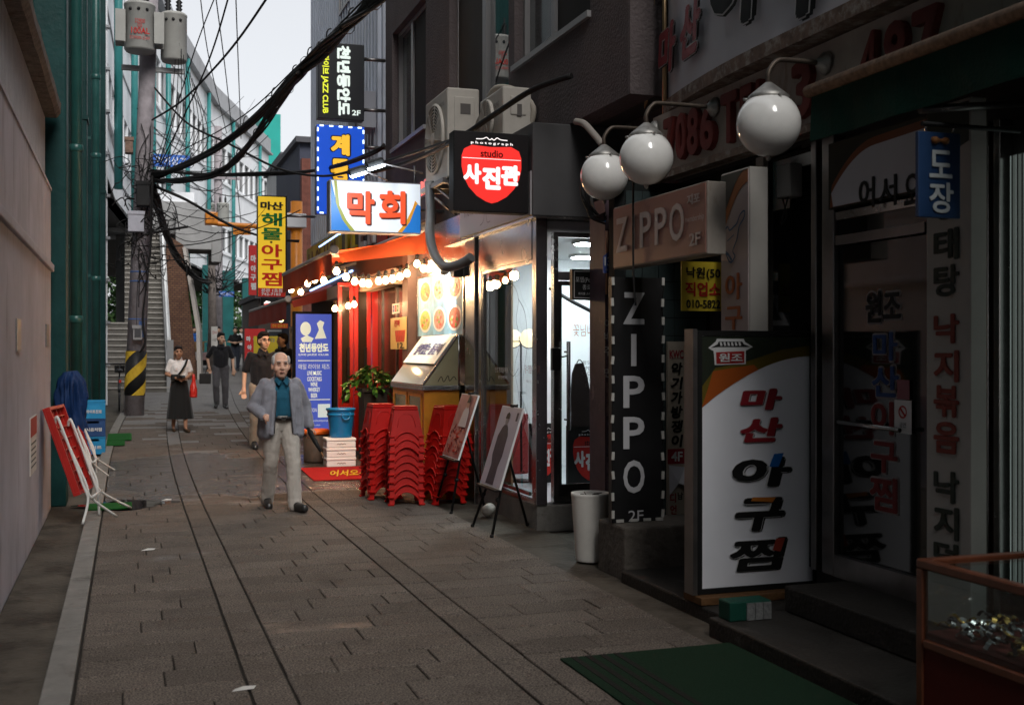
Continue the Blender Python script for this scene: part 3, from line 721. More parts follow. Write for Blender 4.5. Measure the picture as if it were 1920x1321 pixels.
for k in range(22):
    a = V((pole_x(4.4) + rnd.uniform(-.1, .15), pb.y - .1, rnd.uniform(3.9, 7.0))); b = at(rnd.uniform(330, 570), rnd.uniform(180, 470), rnd.uniform(19, 40)); mb.tube(sag(a, b, rnd.uniform(.1, .9), 9), rnd.choice((.006, .008, .011)), 4, cap=False)
for k in range(14):
    z = rnd.uniform(3.4, 6.6); mb.tube(smooth([V((pole_x(z) + rnd.uniform(-.2, .2), pb.y - .2, z)), V((pole_x(z) + rnd.uniform(-.24, .24), pb.y - .26, z - .5)), V((pole_x(z) + rnd.uniform(-.2, .2), pb.y - .2, z - rnd.uniform(.8, 1.6)))], 4), rnd.choice((.006, .01)), 4, cap=False)
tag(part('cable_tangle', mb, M_cable, None), 'tangled mass of black wires wrapped round the utility pole', 'cables', kind='stuff')
rnd = random.Random(9); mb = MB()
for k in range(26):
    a = at(rnd.uniform(370, 405), rnd.uniform(500, 545), 43.5); b = at(rnd.uniform(400, 470), rnd.uniform(470, 560), 46); mb.tube(sag(a, b, rnd.uniform(.1, .8), 6), .018, 4, cap=False)
tag(part('distant_wires', mb, M_cable, None), 'loose tangle of dark wires round the globe lamp post', 'cables', kind='stuff')

# ================================================================ street signs on the left
M_blue = mat('road_sign_blue', (.015, .1, .42), .4); M_wht = mat('sign_white', (.75, .75, .75), .5)
def flat_sign(name, lb, q, y, m, lines, back=None, d=.05, grp=None, frame=None):
    f = FY(y); r = f.rect(*q); t = thing(name, lb, 'sign', f.pt((r[0] + r[2]) / 2, r[1], 0), grp)
    part('panel', MB().slab(f, r, d), m, t)
    if frame: part('frame', MB().frame(f, (r[0] - .02, r[1] - .02, r[2] + .02, r[3] + .02), .03, d + .02, .01), frame, t)
    for l in lines: ptext(f, l[0], *l[1], l[2], t, **(l[3] if len(l) > 3 else {}))
    return t, f, r
flat_sign('street_sign', 'blue road sign with white letters half hidden behind the pole wires', (285, 290, 356, 313), 40.5, M_blue, [('악기상가', (292, 294, 350, 309), M_wht)])
flat_sign('street_sign', 'small blue street sign between the far green columns', (411, 546, 439, 556), 52, M_blue, [('낙원상가길', (414, 548, 437, 554), M_wht)])
# orange camera mast
M_or = mat('orange_paint', (.75, .25, .02), .4, nz=(4, .1))
pm = FY(29).hit(556, 640); pm.z = gz(29); f29 = FY(29)
cm = thing('camera_mast', 'orange steel camera mast with a long arm behind the yellow vertical sign', 'mast', pm)
part('post', MB().tube([pm, f29.hit(556, 378)], .15, 12), M_or, cm)
part('arm', MB().tube(smooth([f29.hit(556, 428), f29.hit(480, 424), f29.hit(405, 419), f29.hit(392, 412)]), .06, 8), M_or, cm)
part('brace', MB().tube([f29.hit(556, 395), f29.hit(538, 404)], .05, 8), M_or, cm)
part('camera', MB().obox(f29.hit(396, 410), (.3, .4, .3)), M_or, cm, bevel=.03)
part('hanging_plate', MB().slab(f29, f29.rect(437, 427, 470, 440), .02), M_or, cm)
ptext(f29, 'CCTV작동중', 440, 430, 468, 438, M_black, cm)
part('cabinet', MB().slab(f29, f29.rect(534, 402, 572, 428), .3, .25), M_wht, cm, bevel=.02)

# ================================================================ right side, nearest: the restaurant front
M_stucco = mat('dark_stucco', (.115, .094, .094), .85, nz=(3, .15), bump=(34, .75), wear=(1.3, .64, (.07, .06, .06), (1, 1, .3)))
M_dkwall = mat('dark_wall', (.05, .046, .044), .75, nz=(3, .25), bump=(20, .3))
M_steel = mat('stainless', (.42, .41, .4), .24, 1.0, nz=(5, .12), bump=(9, .04))
M_dsteel = mat('dull_steel', (.2, .19, .185), .35, .9, nz=(4, .2), bump=(9, .05))
M_dglass = mat('dark_glass', (.008, .009, .009), .05, spec=.6, bump=(1.2, .02))
M_glass = glass('clear_glass')
M_wsign = mat('sign_face_white', (.5, .5, .54), .4, nz=(1.5, .08), wear=(1.6, .66, (.36, .33, .31), (1, 1, .18)))
M_cream = mat('aged_cream', (.36, .32, .28), .6, nz=(4, .15), wear=(3, .58, (.2, .13, .09), (1, 1, .3)))
M_rosy = mat('faded_red_letter', (.17, .035, .03), .55, nz=(6, .2))
M_maroon = mat('maroon', (.26, .012, .02), .45)
M_ink = mat('ink_black', (.012, .012, .012), .5)
M_inkw = mat('ink_white', (.62, .62, .62), .5)
rb = thing('restaurant_building', 'dark restaurant front with steel framed doors filling the right edge', 'building', (5, 3, 0))
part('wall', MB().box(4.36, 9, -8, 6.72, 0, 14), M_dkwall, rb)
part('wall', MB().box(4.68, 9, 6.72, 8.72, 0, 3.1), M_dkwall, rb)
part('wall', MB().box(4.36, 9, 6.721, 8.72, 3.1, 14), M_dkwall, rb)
# rolled fascia with raised red figures
FS = FX(4.16)
part('fascia', MB().box(4.16, 4.359, -2, 8.62, 3.13, 3.64), M_cream, rb)
part('fascia_trim', MB().box(4.10, 4.2, -2, 8.66, 3.09, 3.145), mat('rusty_trim', (.16, .11, .085), .7, nz=(12, .4), wear=(9, .5, (.3, .27, .24), (1, 1, 1))), rb)
for s, x0, y0, x1, y1 in (('7', 1253, 232, 1271, 306), ('0', 1276, 218, 1295, 296), ('8', 1298, 204, 1319, 287), ('6', 1322, 192, 1348, 276), ('T', 1361, 176, 1392, 262), ('E', 1398, 165, 1420, 250), ('L', 1428, 158, 1450, 242), ('3', 1494, 128, 1532, 226), ('4', 1620, 82, 1658, 190), ('8', 1668, 70, 1712, 178), ('7', 1722, 52, 1772, 160)):
    r = FS.rect(x0, y0, x1, y1); r = (r[0], max(r[1], 3.19), r[2], min(max(r[3], r[1] + .2), 3.585)); text(FS, s, (r[0], 3.2, r[2], 3.57), M_rosy, rb, o=.0, bold=.06, thick=.045, name='raised_figure')
# the big curved white sign board
bs = thing('shop_sign', 'large curved white sign board with red and black brush letters at top right', 'sign', (4.1, 6, 3.66), None)
def bow(y): return 4.06 + (.0 if y < 6.6 else .05 * (y - 6.6) ** 2)
seg = [1.5 + .25 * k for k in range(29)]
fm, tm = MB(), MB()
for a, b in zip(seg, seg[1:]):
    fm.quad((bow(a), a, 3.74), (bow(b), b, 3.74), (bow(b), b, 5.6), (bow(a), a, 5.6))
    tm.prism([(bow(a) - .05, a, 3.65), (bow(b) - .05, b, 3.65), (bow(b) - .05, b, 3.75), (bow(a) - .05, a, 3.75)], (.3, 0, 0))
fm.quad((bow(8.5), 8.5, 3.74), (4.5, 8.5, 3.74), (4.5, 8.5, 5.6), (bow(8.5), 8.5, 5.6))
for f_ in fm.f: pass
part('face', fm, M_wsign, bs); part('bottom_trim', tm, MATS['rusty_trim'], bs)
part('corner_trim', MB().tube([(bow(8.5) - .03, 8.51, 3.3), (bow(8.5) - .03, 8.51, 5.6)], .02, 8), mat('brass_trim', (.4, .27, .15), .35, .8), bs)
FB = FX(4.04); FB2 = Fr((4.125, 7.9, 0), (-1, .13, 0))
dc = [(u, v) for u, v in ((FB2.uv(1213, 0)[0] - .05, 5.55), (FB2.uv(1213, 0)[0] - .05, 3.80), (FB2.uv(1216, 0)[0], 3.85), (FB2.uv(1218, 120)[0], 4.3), (FB2.uv(1232, 40)[0], 4.75), (FB2.uv(1262, 0)[0], 5.1), (FB2.uv(1300, -60)[0], 5.55))]
decal(FB2, dc, mat('sign_tan', (.30, .2, .09), .5), bs, o=.008, name='tan_swoosh')
def layered(fr, s, q, m, parent, o=.006, bold=.1, slant=.12, shadow=True, sc_=1.0):
    r = fr.rect(*q) if max(map(abs, q)) > 60 else q
    h = (r[3] - r[1]); k = h * .035
    if shadow: text(fr, s, (r[0] + k, r[1] - k, r[2] + k * 1.6, r[3] - k), M_ink, parent, o=o, bold=bold + .03, slant=slant, name='letter_shadow')
    text(fr, s, (r[0] - k * .4, r[1] - k * .4, r[2] + k * .4, r[3] + k * .4), M_inkw, parent, o=o + .0035, bold=bold + .045, slant=slant, name='letter_outline')
    return text(fr, s, r, m, parent, o=o + .007, bold=bold, slant=slant)
layered(FB2, '마', (1240, 45, 1272, 138), M_maroon, bs, o=.015); layered(FB2, '산', (1280, 0, 1318, 105), M_maroon, bs, o=.015)
layered(FB, '아', (1336, -145, 1440, 52), M_ink, bs, o=.02, bold=.09); layered(FB, '구', (1455, -190, 1590, 28), M_ink, bs, o=.02, bold=.09); layered(FB, '찜', (1640, -260, 1800, -30), M_ink, bs, o=.02)
# green canvas awning over the door
aw = thing('awning', 'dark green canvas awning with frayed edge over the restaurant door', 'awning', (3.8, 3, 2.9))
M_gcanvas = mat('green_canvas', (.004, .036, .024), .8, nz=(4, .25), bump=(60, .2)); M_fray = mat('frayed_edge', (.2, .14, .10), .9, nz=(30, .45))
mb = MB(); n = 40
for k in range(n):
    y0, y1 = -2 + 7.45 * k / n, -2 + 7.45 * (k + 1) / n; w0, w1 = .012 * math.sin(y0 * 9), .012 * math.sin(y1 * 9)
    mb.quad((3.6 + w0, y0, 2.86), (3.6 + w1, y1, 2.86), (3.6, y1, 3.12), (3.6, y0, 3.12)); mb.quad((3.6, y0, 3.12), (3.6, y1, 3.12), (4.14, y1, 3.26), (4.14, y0, 3.26))
mb.quad((3.6, 5.45, 2.86), (3.6, 5.45, 3.12), (4.14, 5.45, 3.26), (4.14, 5.45, 3.1))
part('canvas', mb, M_gcanvas, aw)
part('front_roll', MB().tube([(3.59, -2, 3.14), (3.59, 5.47, 3.14)], .035, 10), M_fray, aw)
part('folding_arm', MB().tube([(4.3, 4.6, 2.95), (3.65, 4.6, 2.87)], .02, 8), M_dsteel, aw)
# door zone
FD = FX(4.30)
dz = thing('restaurant_door', 'dark glass restaurant door in steel frame with outlined red and blue lettering', 'door', (4.33, 5.7, .26))
def fxr(fr, q, z0, z1): return (fr.uv(q[0], 700)[0], z0, fr.uv(q[1], 700)[0], z1)
part('glass_leaf', MB().slab(FD, fxr(FD, (1572, 1738), .30, 2.36), .02, -.01), M_dglass, dz)
for q in ((1527, 1537), (1548, 1570)): part('steel_post', MB().slab(FD, fxr(FD, q, .26, 3.08), .1, .03), M_dsteel, dz, bevel=.006)
part('glass_sidelight', MB().slab(FD, fxr(FD, (1436, 1526), .26, 3.06), .02, -.01), M_dglass, dz)
part('steel_post', MB().slab(FD, fxr(FD, (1424, 1438), .26, 3.08), .1, .03), M_cream, dz)
part('steel_rail', MB().slab(FD, fxr(FD, (1571, 1739), 2.37, 2.43), .08, .02), M_dsteel, dz); part('steel_rail', MB().slab(FD, fxr(FD, (1571, 1739), 2.53, 2.58), .08, .02), M_steel, dz)
part('kick_rail', MB().slab(FD, fxr(FD, (1571, 1739), .26, .40), .06, .03), M_dsteel, dz)
part('transom_pane', MB().slab(FD, fxr(FD, (1571, 1739), 2.43, 2.53), .02, .005), M_dglass, dz)
M_drk = mat('sticker_red', (.20, .03, .03), .6); M_dbl = mat('sticker_blue', (.035, .07, .19), .6); M_pk = mat('sticker_outline', (.30, .27, .27), .6)
for s, q, m in (('원조', (1622, 544, 1688, 604), M_drk), ('마', (1636, 622, 1682, 676), M_dbl), ('산', (1634, 686, 1684, 744), M_dbl), ('아', (1632, 752, 1684, 814), M_drk), ('구', (1632, 828, 1682, 886), M_drk), ('찜', (1630, 894, 1682, 958), M_drk)):
    r = FD.rect(*q); k = .012
    text(FD, s, (r[0] - k, r[1] - k, r[2] + k, r[3] + k), M_pk, dz, o=-.0095, bold=.10, name='letter_outline'); text(FD, s, r, m if s != '원조' else M_ink, dz, o=-.004, bold=.045)
part('push_bar', MB().tube([FD.hit(1590, 790) + V((-.07, 0, 0)), FD.hit(1706, 806) + V((-.07, 0, 0))], .014, 8), M_steel, dz)
for q, m in (((1683, 712, 1706, 748), mat('sticker_pink', (.3, .12, .14), .6)), ((1678, 750, 1710, 812), M_wht)): part('sticker', MB().slab(FD, FD.rect(*q), .002, .004), m, dz)
u, v = FD.uv(1694, 772); rr = MB()
for k in range(20):
    a0, a1 = k * math.pi / 10, (k + 1) * math.pi / 10; rr.quad(*[FD.pt(u + q * math.cos(a), v + q * math.sin(a), .006) for q, a in ((.038, a0), (.038, a1), (.028, a1), (.028, a0))])
rr.quad(*[FD.pt(u + x, v + y, .0065) for x, y in ((-.03, .02), (-.02, .03), (.03, -.02), (.02, -.03))]); part('no_smoking_mark', rr, M_red, dz)
text(FD, '금연', (u - .03, v - .09, u + .03, v - .06), M_ink, dz, o=.006)
hs_ = thing('arched_sign', 'pale arched header sign above the restaurant door, its word half hidden', 'sign', (4.3, 5.7, 2.6))
r = fxr(FD, (1566, 1760), 2.60, 3.02); part('panel', MB().slab(FD, r, .05, .05), mat('dark_olive', (.03, .028, .018), .6), hs_)
u0, v0, u1, v1 = r; arc = [(u0 + .04 + (u1 - u0 - .08) * t, v0 + .02 + .3 * math.sin(math.pi * min(.5, t * .9 + .06)) ** .8 + .03 * t) for t in [k / 20 for k in range(21)]]
decal(FD, [(u0 + .02, v0 + .01)] + [(a - .0, b + .05) for a, b in arc] + [(u1 - .02, v0 + .01)], mat('sign_brown_orange', (.2, .06, .02), .5), hs_, o=.053, name='orange_band')
decal(FD, [(u0 + .06, v0 + .012)] + arc + [(u1 - .02, v0 + .012)], M_wsign, hs_, o=.057, name='white_field')
ptext(FD, '어', 1626, 334, 1656, 392, M_ink, hs_, o=.06, bold=.03); ptext(FD, '서', 1664, 330, 1698, 388, M_ink, hs_, o=.06, bold=.03); ptext(FD, '오', 1712, 326, 1742, 384, M_ink, hs_, o=.06, bold=.03)
cb = thing('conduit_box', 'narrow grey junction box with hanging wires beside the door header', 'box', (4.2, 6.3, 2.6))
r = FD.rect(1484, 310, 1510, 372); part('case', MB().slab(FD, r, .1, .12), mat('box_grey2', (.22, .21, .2), .6), cb, bevel=.01)
part('loose_wires', MB().tube(smooth([FD.pt(r[0] + .05, r[1], .1), FD.pt(r[0] + .08, r[1] - .12, .09), FD.pt(r[0] + .03, r[1] - .17, .1), FD.pt(r[0] + .14, r[1] + .04, .1)]), .006, 6), M_cable, cb)
# vertical menu sign (text face along the lane)
FVs = FX(4.02)
vs_ = thing('vertical_sign', 'tall narrow white sign with green and red menu letters by the jewellery case', 'sign', (4.1, 4.8, .26))
r = fxr(FVs, (1737, 1820), .27, 2.98); part('box', MB().slab(FVs, r, .10), mat('sign_pale', (.42, .40, .37), .5, nz=(3, .08), wear=(4, .68, (.25, .22, .2), (1, 1, .3))), vs_, bevel=.006)
M_olive = mat('letter_olive', (.035, .045, .035), .5); M_brk = mat('letter_brick', (.23, .05, .035), .5)
for s, y0, y1, m in (('동', 352, 412, M_olive), ('태', 428, 488, M_olive), ('탕', 496, 556, M_olive), ('낙', 588, 644, M_brk), ('지', 656, 716, M_brk), ('볶', 722, 782, M_brk), ('음', 790, 850, M_brk), ('낙', 882, 942, M_olive), ('지', 948, 1010, M_olive), ('덮', 1016, 1072, M_olive)):
    ptext(FVs, s, 1752, y0, 1800, y1, m, vs_, bold=.06)
decal(FVs, [(r[0] + .01, 2.66), (r[2] - .01, 2.76), (r[2] - .01, 2.96), (r[0] + .01, 2.96)], mat('sign_dark_top', (.05, .06, .05), .5), vs_, name='dark_header')
# blue hanging stamp-shop sign
FH = FY(4.42); r = FH.rect(1722, 248, 1801, 408)
bh = thing('hanging_sign', 'small blue hanging sign reading 도장 with a stamp picture', 'sign', FH.pt((r[0] + r[2]) / 2, r[1], 0))
part('panel', MB().slab(FH, r, .025), mat('stamp_blue', (.008, .034, .10), .45, nz=(6, .15)), bh, bevel=.004)
M_pgr = mat('pale_grey_letter', (.42, .46, .47), .5)
ptext(FH, '도', 1741, 282, 1784, 334, M_pgr, bh, bold=.03); ptext(FH, '장', 1741, 342, 1786, 400, M_pgr, bh, bold=.03)
part('bracket_bar', MB().tube([FH.pt(r[0] + .02, r[3] + .035), FH.pt(r[2] + .35, r[3] + .035)], .012, 8), M_ink, bh)
for k in (.2, .85): part('hook', MB().tube([FH.pt(r[0] + (r[2] - r[0]) * k, r[3], -.012), FH.pt(r[0] + (r[2] - r[0]) * k, r[3] + .04, 0)], .004, 6), M_steel, bh)
u, v = FH.uv(1760, 264); mb = MB(); mb.lathe([(.004, -.045), (.016, -.04), (.018, -.02), (.009, -.005), (.008, .012), (.018, .03), (.016, .045), (.003, .048)], FH.pt(u, v, .006), 12, (1, 0, 0)); part('stamp_picture', mb, mat('stamp_wood', (.22, .09, .03), .5), bh)
# bright shop window at the frame's right edge
sw = thing('shop_window', 'bright steel framed shop window glowing pale at the far right edge', 'window', (4.34, 4.3, .26))
for q in ((1846, 1862), (1872, 1884)): part('steel_post', MB().slab(FD, fxr(FD, q, .26, 2.9), .09, .035), M_steel, sw, bevel=.006)
part('frosted_pane', MB().slab(FD, (FD.uv(1894, 0)[0], .5, FD.uv(2060, 0)[0], 2.7), .02, .0), mat('lit_frosted_glass', (.5, .55, .52), .3, emit=(.09, (.75, .9, .84))), sw)
for q in (1902, 1912, 1921): part('glazing_bar', MB().slab(FD, fxr(FD, (q, q + 3), .5, 2.7), .03, .02), M_steel, sw)
part('door_panel', MB().slab(FD, fxr(FD, (1863, 1871), .26, 2.9), .03, .0), mat('rosy_panel', (.16, .07, .06), .5), sw)
# steps, ledge
M_dstep = mat('dark_step_stone', (.028, .025, .022), .65, nz=(5, .3), bump=(40, .4), wear=(5, .62, (.1, .09, .085), (1, 1, 1)))
es = thing('entrance_steps', 'low dark stone steps before the restaurant door', 'steps', (3.8, 2, 0))
part('step', MB().box(3.31, 4.4, -6, 6.10, -.04, .10), M_dstep, es, bevel=.012); part('step', MB().box(3.82, 4.39, -6, 6.08, .101, .26), M_dstep, es, bevel=.012)
part('ledge', MB().box(3.46, 4.7, 6.12, 7.72, -.04, .075), M_dstep, es, bevel=.015)
# ---------------------------------------------------------------- globe lamps
M_opal = mat('opal_glass', (.88, .87, .84), .10, nz=(6, .06), coat=.4, wear=(34, .665, (.22, .16, .12), (1, 1, 1))); M_cap = mat('lamp_cap_metal', (.34, .33, .31), .45, .6, nz=(18, .3), wear=(26, .62, (.14, .09, .07), (1, 1, 1)))
M_arm = mat('lamp_arm', (.1, .08, .065), .5, .6, nz=(20, .3))
for px, py, d, w, lb in ((1441, 233, 7.0, .395, 'white globe lamp nearest the green awning, spotted with rust flecks'), (1212, 296, 8.3, .395, 'middle white globe lamp on a curved arm, overlapping the farthest one'), (1133, 330, 9.3, .395, 'farthest white globe lamp above the pink letter sign')):
    c = at(px, py, d); R_ = w / 2
    t = thing('globe_lamp', lb, 'lamp', c - V((0, 0, R_)), 'globe lamps along the restaurant front')
    part('globe', MB().ell(c, R_, 32, 20), M_opal, t)
    part('cap', MB().lathe([(R_ * .62, R_ * .70), (R_ * .64, R_ * .86), (R_ * .5, R_ * .98), (R_ * .2, R_ * 1.22), (R_ * .1, R_ * 1.3)], c, 24), M_cap, t)
    for a in range(3): part('thumb_screw', MB().tube([c + V((math.cos(a * 2.1 + .5) * R_ * .6, math.sin(a * 2.1 + .5) * R_ * .6, R_ * .8)), c + V((math.cos(a * 2.1 + .5) * R_ * .78, math.sin(a * 2.1 + .5) * R_ * .78, R_ * .8))], .009, 6), M_cap, t)
    zt_ = R_ * 1.3; e = max(4.16 - c.x - .01, .2)
    part('arm', MB().tube(smooth([c + V((0, 0, zt_)), c + V((.0, 0, zt_ + .06)), c + V((.05, 0, zt_ + .13)), c + V((.13, 0, zt_ + .15)), c + V((e, 0, zt_ + .15))]), .016, 10), M_arm, t)
    part('wall_rose', MB().lathe([(.075, 0), (.07, .02), (.035, .05), (.02, .07)], c + V((e, 0, zt_ + .15)), 16, (-1, 0, 0)), M_cap, t)
    part('drain_tip', MB().lathe([(.02, 0), (.012, -.025), (.002, -.035)], c - V((0, 0, R_ - .004)), 10), M_cap, t)
# ---------------------------------------------------------------- pink letter sign box
FZ = FX(3.6)
zs = thing('box_sign', 'faded pink box sign with large pale letters and 2F', 'sign', (3.68, 7.4, 2.3))
r = fxr(FZ, (1150, 1325), 2.335, 2.815)
part('box', MB().slab(FZ, r, .14, -.004), M_cream, zs, bevel=.006)
part('face', MB().slab(FZ, (r[0] + .012, r[1] + .012, r[2] - .012, r[3] - .012), .01, .004), mat('faded_pink', (.3, .145, .115), .4, nz=(2.2, .12), wear=(2.5, .62, (.2, .1, .09), (1, 1, .15))), zs)
M_lp = mat('letter_pale', (.58, .5, .47), .5)
W = r[2] - r[0]; H = r[3] - r[1]; X0 = r[0]
for s, a, b in (('Z', .05, .19), ('I', .245, .275), ('P', .335, .46), ('P', .50, .625), ('O', .655, .80)): text(FZ, s, (X0 + W * a, r[1] + H * .25, X0 + W * b, r[1] + H * .80), M_lp, zs, o=.008, bold=.02)
text(FZ, '지포', (X0 + W * .83, r[1] + H * .72, X0 + W * .95, r[1] + H * .87), M_lp, zs, o=.008, bold=.03); text(FZ, 'membership', (X0 + W * .81, r[1] + H * .46, X0 + W * .985, r[1] + H * .57), M_lp, zs, o=.008); text(FZ, '2F', (X0 + W * .85, r[1] + H * .14, X0 + W * .955, r[1] + H * .32), M_lp, zs, o=.008, bold=.03)
solo('loose_cable', MB().tube(smooth([FZ.pt(X0 + W * .28, r[3] + .3, .02), FZ.pt(X0 + W * .285, r[3] - .1, .03), FZ.pt(X0 + W * .29, r[1] - .05, .03), FZ.pt(X0 + W * .30, r[1] - .3, .02)]), .008, 6), M_cable, 'thin black cable hanging across the face of the pink sign', 'cable')
# fish sign column
FF = FX(3.96)
fs_ = thing('fish_sign', 'upright sign box with a blue line-drawn fish and orange letters', 'sign', (4.0, 6.9, .1))
r = fxr(FF, (1352, 1405), .1, 2.94); part('box', MB().slab(FF, r, .14, -.004), mat('sign_pale', (.42, .40, .37), .5), fs_, bevel=.006)
W = r[2] - r[0]
part('face', MB().slab(FF, (r[0] + .01, .12, r[2] - .01, 2.93), .008, .004), mat('fish_face', (.43, .36, .35), .4, nz=(2, .06)), fs_)
sw_ = lambda k: [(r[0] + .012 + (W - .024) * t, 2.48 + k + .36 * math.sin(t * 1.5)) for t in [j / 12 for j in range(13)]]
decal(FF, sw_(.0) + [(r[2] - .012, 2.925), (r[0] + .012, 2.925)], mat('swoosh_orange', (.3, .11, .04), .5), fs_, o=.0065, name='orange_band')
decal(FF, [(a, min(b, 2.92)) for a, b in sw_(.10)] + [(r[2] - .012, 2.925), (r[0] + .012, 2.925)], mat('swoosh_dark', (.05, .06, .055), .5), fs_, o=.0085, name='dark_band')
M_fish = mat('fish_blue', (.05, .12, .22), .5)
def stroke(fr, pts, w, m, parent, o=.009, name='drawn_line'):
    mb = MB(); pts = smooth([V((a, b, 0)) for a, b in pts], 5)
    for p, q in zip(pts, pts[1:]):
        t = (q - p); nn = V((-t.y, t.x, 0)).normalized() * w / 2; mb.quad(*[fr.pt(k.x, k.y, o) for k in (p - nn, q - nn, q + nn, p + nn)])
    return part(name, mb, m, parent)
fp = lambda a, b: FF.uv(a, b)
stroke(FF, [fp(*q) for q in ((1362, 470), (1359, 440), (1366, 425), (1370, 432), (1378, 425), (1384, 418), (1390, 402), (1398, 395), (1397, 408), (1388, 425), (1384, 448), (1376, 470), (1380, 480), (1372, 492), (1364, 478), (1361, 466))], .012, M_fish, fs_)
stroke(FF, [fp(*q) for q in ((1366, 452), (1372, 446), (1378, 440))], .008, M_fish, fs_); stroke(FF, [fp(*q) for q in ((1360, 470), (1368, 478), (1374, 488))], .02, M_fish, fs_)
for s, y0, y1 in (('아', 512, 562), ('구', 574, 618), ('찜', 626, 676)): ptext(FF, s, 1362, y0, 1394, y1, mat('letter_orange', (.42, .14, .06), .5), fs_, o=.008, bold=.04)
# yellow phone sticker sign
FYl = FY(7.6)
flat_sign('phone_sign', 'yellow sign with blue and red letters and a phone number under the pink sign', (1278, 491, 1382, 583), 7.2, mat('sign_yellow', (.62, .47, .03), .45, nz=(4, .08)), [('낙원(50', (1286, 501, 1350, 525), M_ink, dict(bold=.03)), ('직업소', (1284, 529, 1350, 556), M_red, dict(bold=.04)), ('010-5822', (1286, 562, 1350, 578), M_ink, dict(bold=.03)), ('개소', (1353, 529, 1378, 556), M_red, dict(bold=.04))], d=.012)
# ---------------------------------------------------------------- black vertical banner on its block
cbk = solo('concrete_block', MB().box(3.50, 4.3, 7.74, 8.25, -.03, .385), mat('rough_concrete', (.12, .105, .09), .85, nz=(5, .3), bump=(22, .8), wear=(3, .58, (.06, .052, .046), (1, 1, 1))), 'rough concrete block under the black vertical banner', 'block', bevel=.02)
FK = FY(7.95); r = FK.rect(1147, 520, 1243, 997); r = (r[0], .39, r[2], r[3])
bn = thing('vertical_banner', 'tall black vertical banner with white letters and small lights round its edge', 'sign', FK.pt((r[0] + r[2]) / 2, .39))
part('panel', MB().slab(FK, r, .06), mat('banner_black', (.008, .008, .009), .45, nz=(5, .2), bump=(6, .1)), bn)
for s, y0, y1 in (('Z', 548, 608), ('I', 626, 686), ('P', 704, 764), ('P', 781, 841), ('O', 862, 924)):
    w = 5 if s == 'I' else 20; ptext(FK, s, 1188 - w, y0, 1188 + w, y1, mat('banner_letter', (.55, .55, .57), .5), bn, bold=.02 if s != 'I' else .0)
ptext(FK, '2F', 1178, 956, 1206, 976, MATS['banner_letter'], bn)
M_led = mat('led_module', (.5, .49, .46), .4); lm = MB().box(-.011, .011, -.012, 0, -.03, .03).mesh('light_module', M_led); lmh = MB().box(-.03, .03, -.012, 0, -.011, .011).mesh('light_module', M_led)
k = r[1] + .06
while k < r[3]:
    for u in (r[0] + .004, r[2] - .004):
        o = bpy.data.objects.new('light_module', lm); COL.objects.link(o); o.parent = bn; o.location = FK.pt(u + random.uniform(-.004, .004), k + random.uniform(-.01, .01), .002) - bn.location; o.rotation_euler.y = random.uniform(-.1, .1)
    k += .148
for q in (.15, .42, .68, .92):
    o = bpy.data.objects.new('light_module', lmh); COL.objects.link(o); o.parent = bn; o.location = FK.pt(r[0] + (r[2] - r[0]) * q, r[1] + .012, .002) - bn.location
for u in (r[0] + .004, r[2] - .004): part('module_wire', MB().tube([FK.pt(u + .008 * math.sin(j * 1.7), r[1] + (r[3] - r[1]) * j / 24, .006) for j in range(25)], .003, 4), M_cable, bn)
# recess wall with grid, narrow sign
M_tile = mat('dark_green_tile', (.03, .045, .045), .4, nz=(4, .3))
rw = thing('recess_wall', 'dark tiled wall of the stair recess behind the black banner', 'wall', (4.2, 8.7, 0))
part('backing', MB().box(3.80, 5.2, 8.60, 8.72, 0, 3.1), mat('tile_grout', (.012, .014, .014), .8), rw)
tl = MB().box(-.072, .072, -.008, 0, -.072, .072).mesh('tile', M_tile)
for i in range(5):
    for j in range(20):
        o = bpy.data.objects.new('tile', tl); COL.objects.link(o); o.parent = rw; o.location = V((3.97 + i * .15, 8.598, .1 + j * .15)) - rw.location
FKW = FY(8.54); r = FKW.rect(1252, 640, 1284, 1005)
kw = thing('narrow_sign', 'narrow cream sign with black brush letters, 4F and 3F boxes', 'sign', FKW.pt((r[0] + r[2]) / 2, r[1]))
part('panel', MB().slab(FKW, r, .03), mat('sign_cream', (.38, .33, .27), .55, nz=(5, .12)), kw)
M_cr2 = mat('box_maroon', (.25, .02, .03), .5)
ptext(FKW, 'KWC', 1255, 656, 1281, 672, M_cr2, kw, bold=.04)
for k, s in enumerate('악기가방쟁이'): ptext(FKW, s, 1258, 679 + k * 27, 1279, 703 + k * 27, M_ink, kw, bold=.07, slant=.15)
part('floor_box', MB().slab(FKW, FKW.rect(1252, 841, 1284, 869), .004, .003), M_cr2, kw); ptext(FKW, '4F', 1258, 846, 1279, 864, M_inkw, kw, o=.005, bold=.03)
for s, q, m in (('남', (1270, 922, 1280, 936), M_ink), ('디', (1256, 924, 1267, 942), M_cr2), ('언', (1256, 946, 1268, 964), M_cr2), ('연습실', (1254, 974, 1282, 985), M_ink), ('3F', (1261, 988, 1275, 1000), M_cr2)): ptext(FKW, s, *q, m, kw, bold=.04)
pa = FKW.uv(1252, 930); pb_ = FKW.uv(1294, 878)
part('peeling_paper', MB().add([FKW.pt(*FKW.uv(1254, 872), .004), FKW.pt(*FKW.uv(1283, 875), .006), FKW.pt(*FKW.uv(1296, 893), .09), FKW.pt(*FKW.uv(1290, 912), .10), FKW.pt(*FKW.uv(1270, 905), .03), FKW.pt(*FKW.uv(1255, 928), .005)], [(0, 1, 4), (1, 2, 3, 4), (0, 4, 5)]), M_wsign, kw)
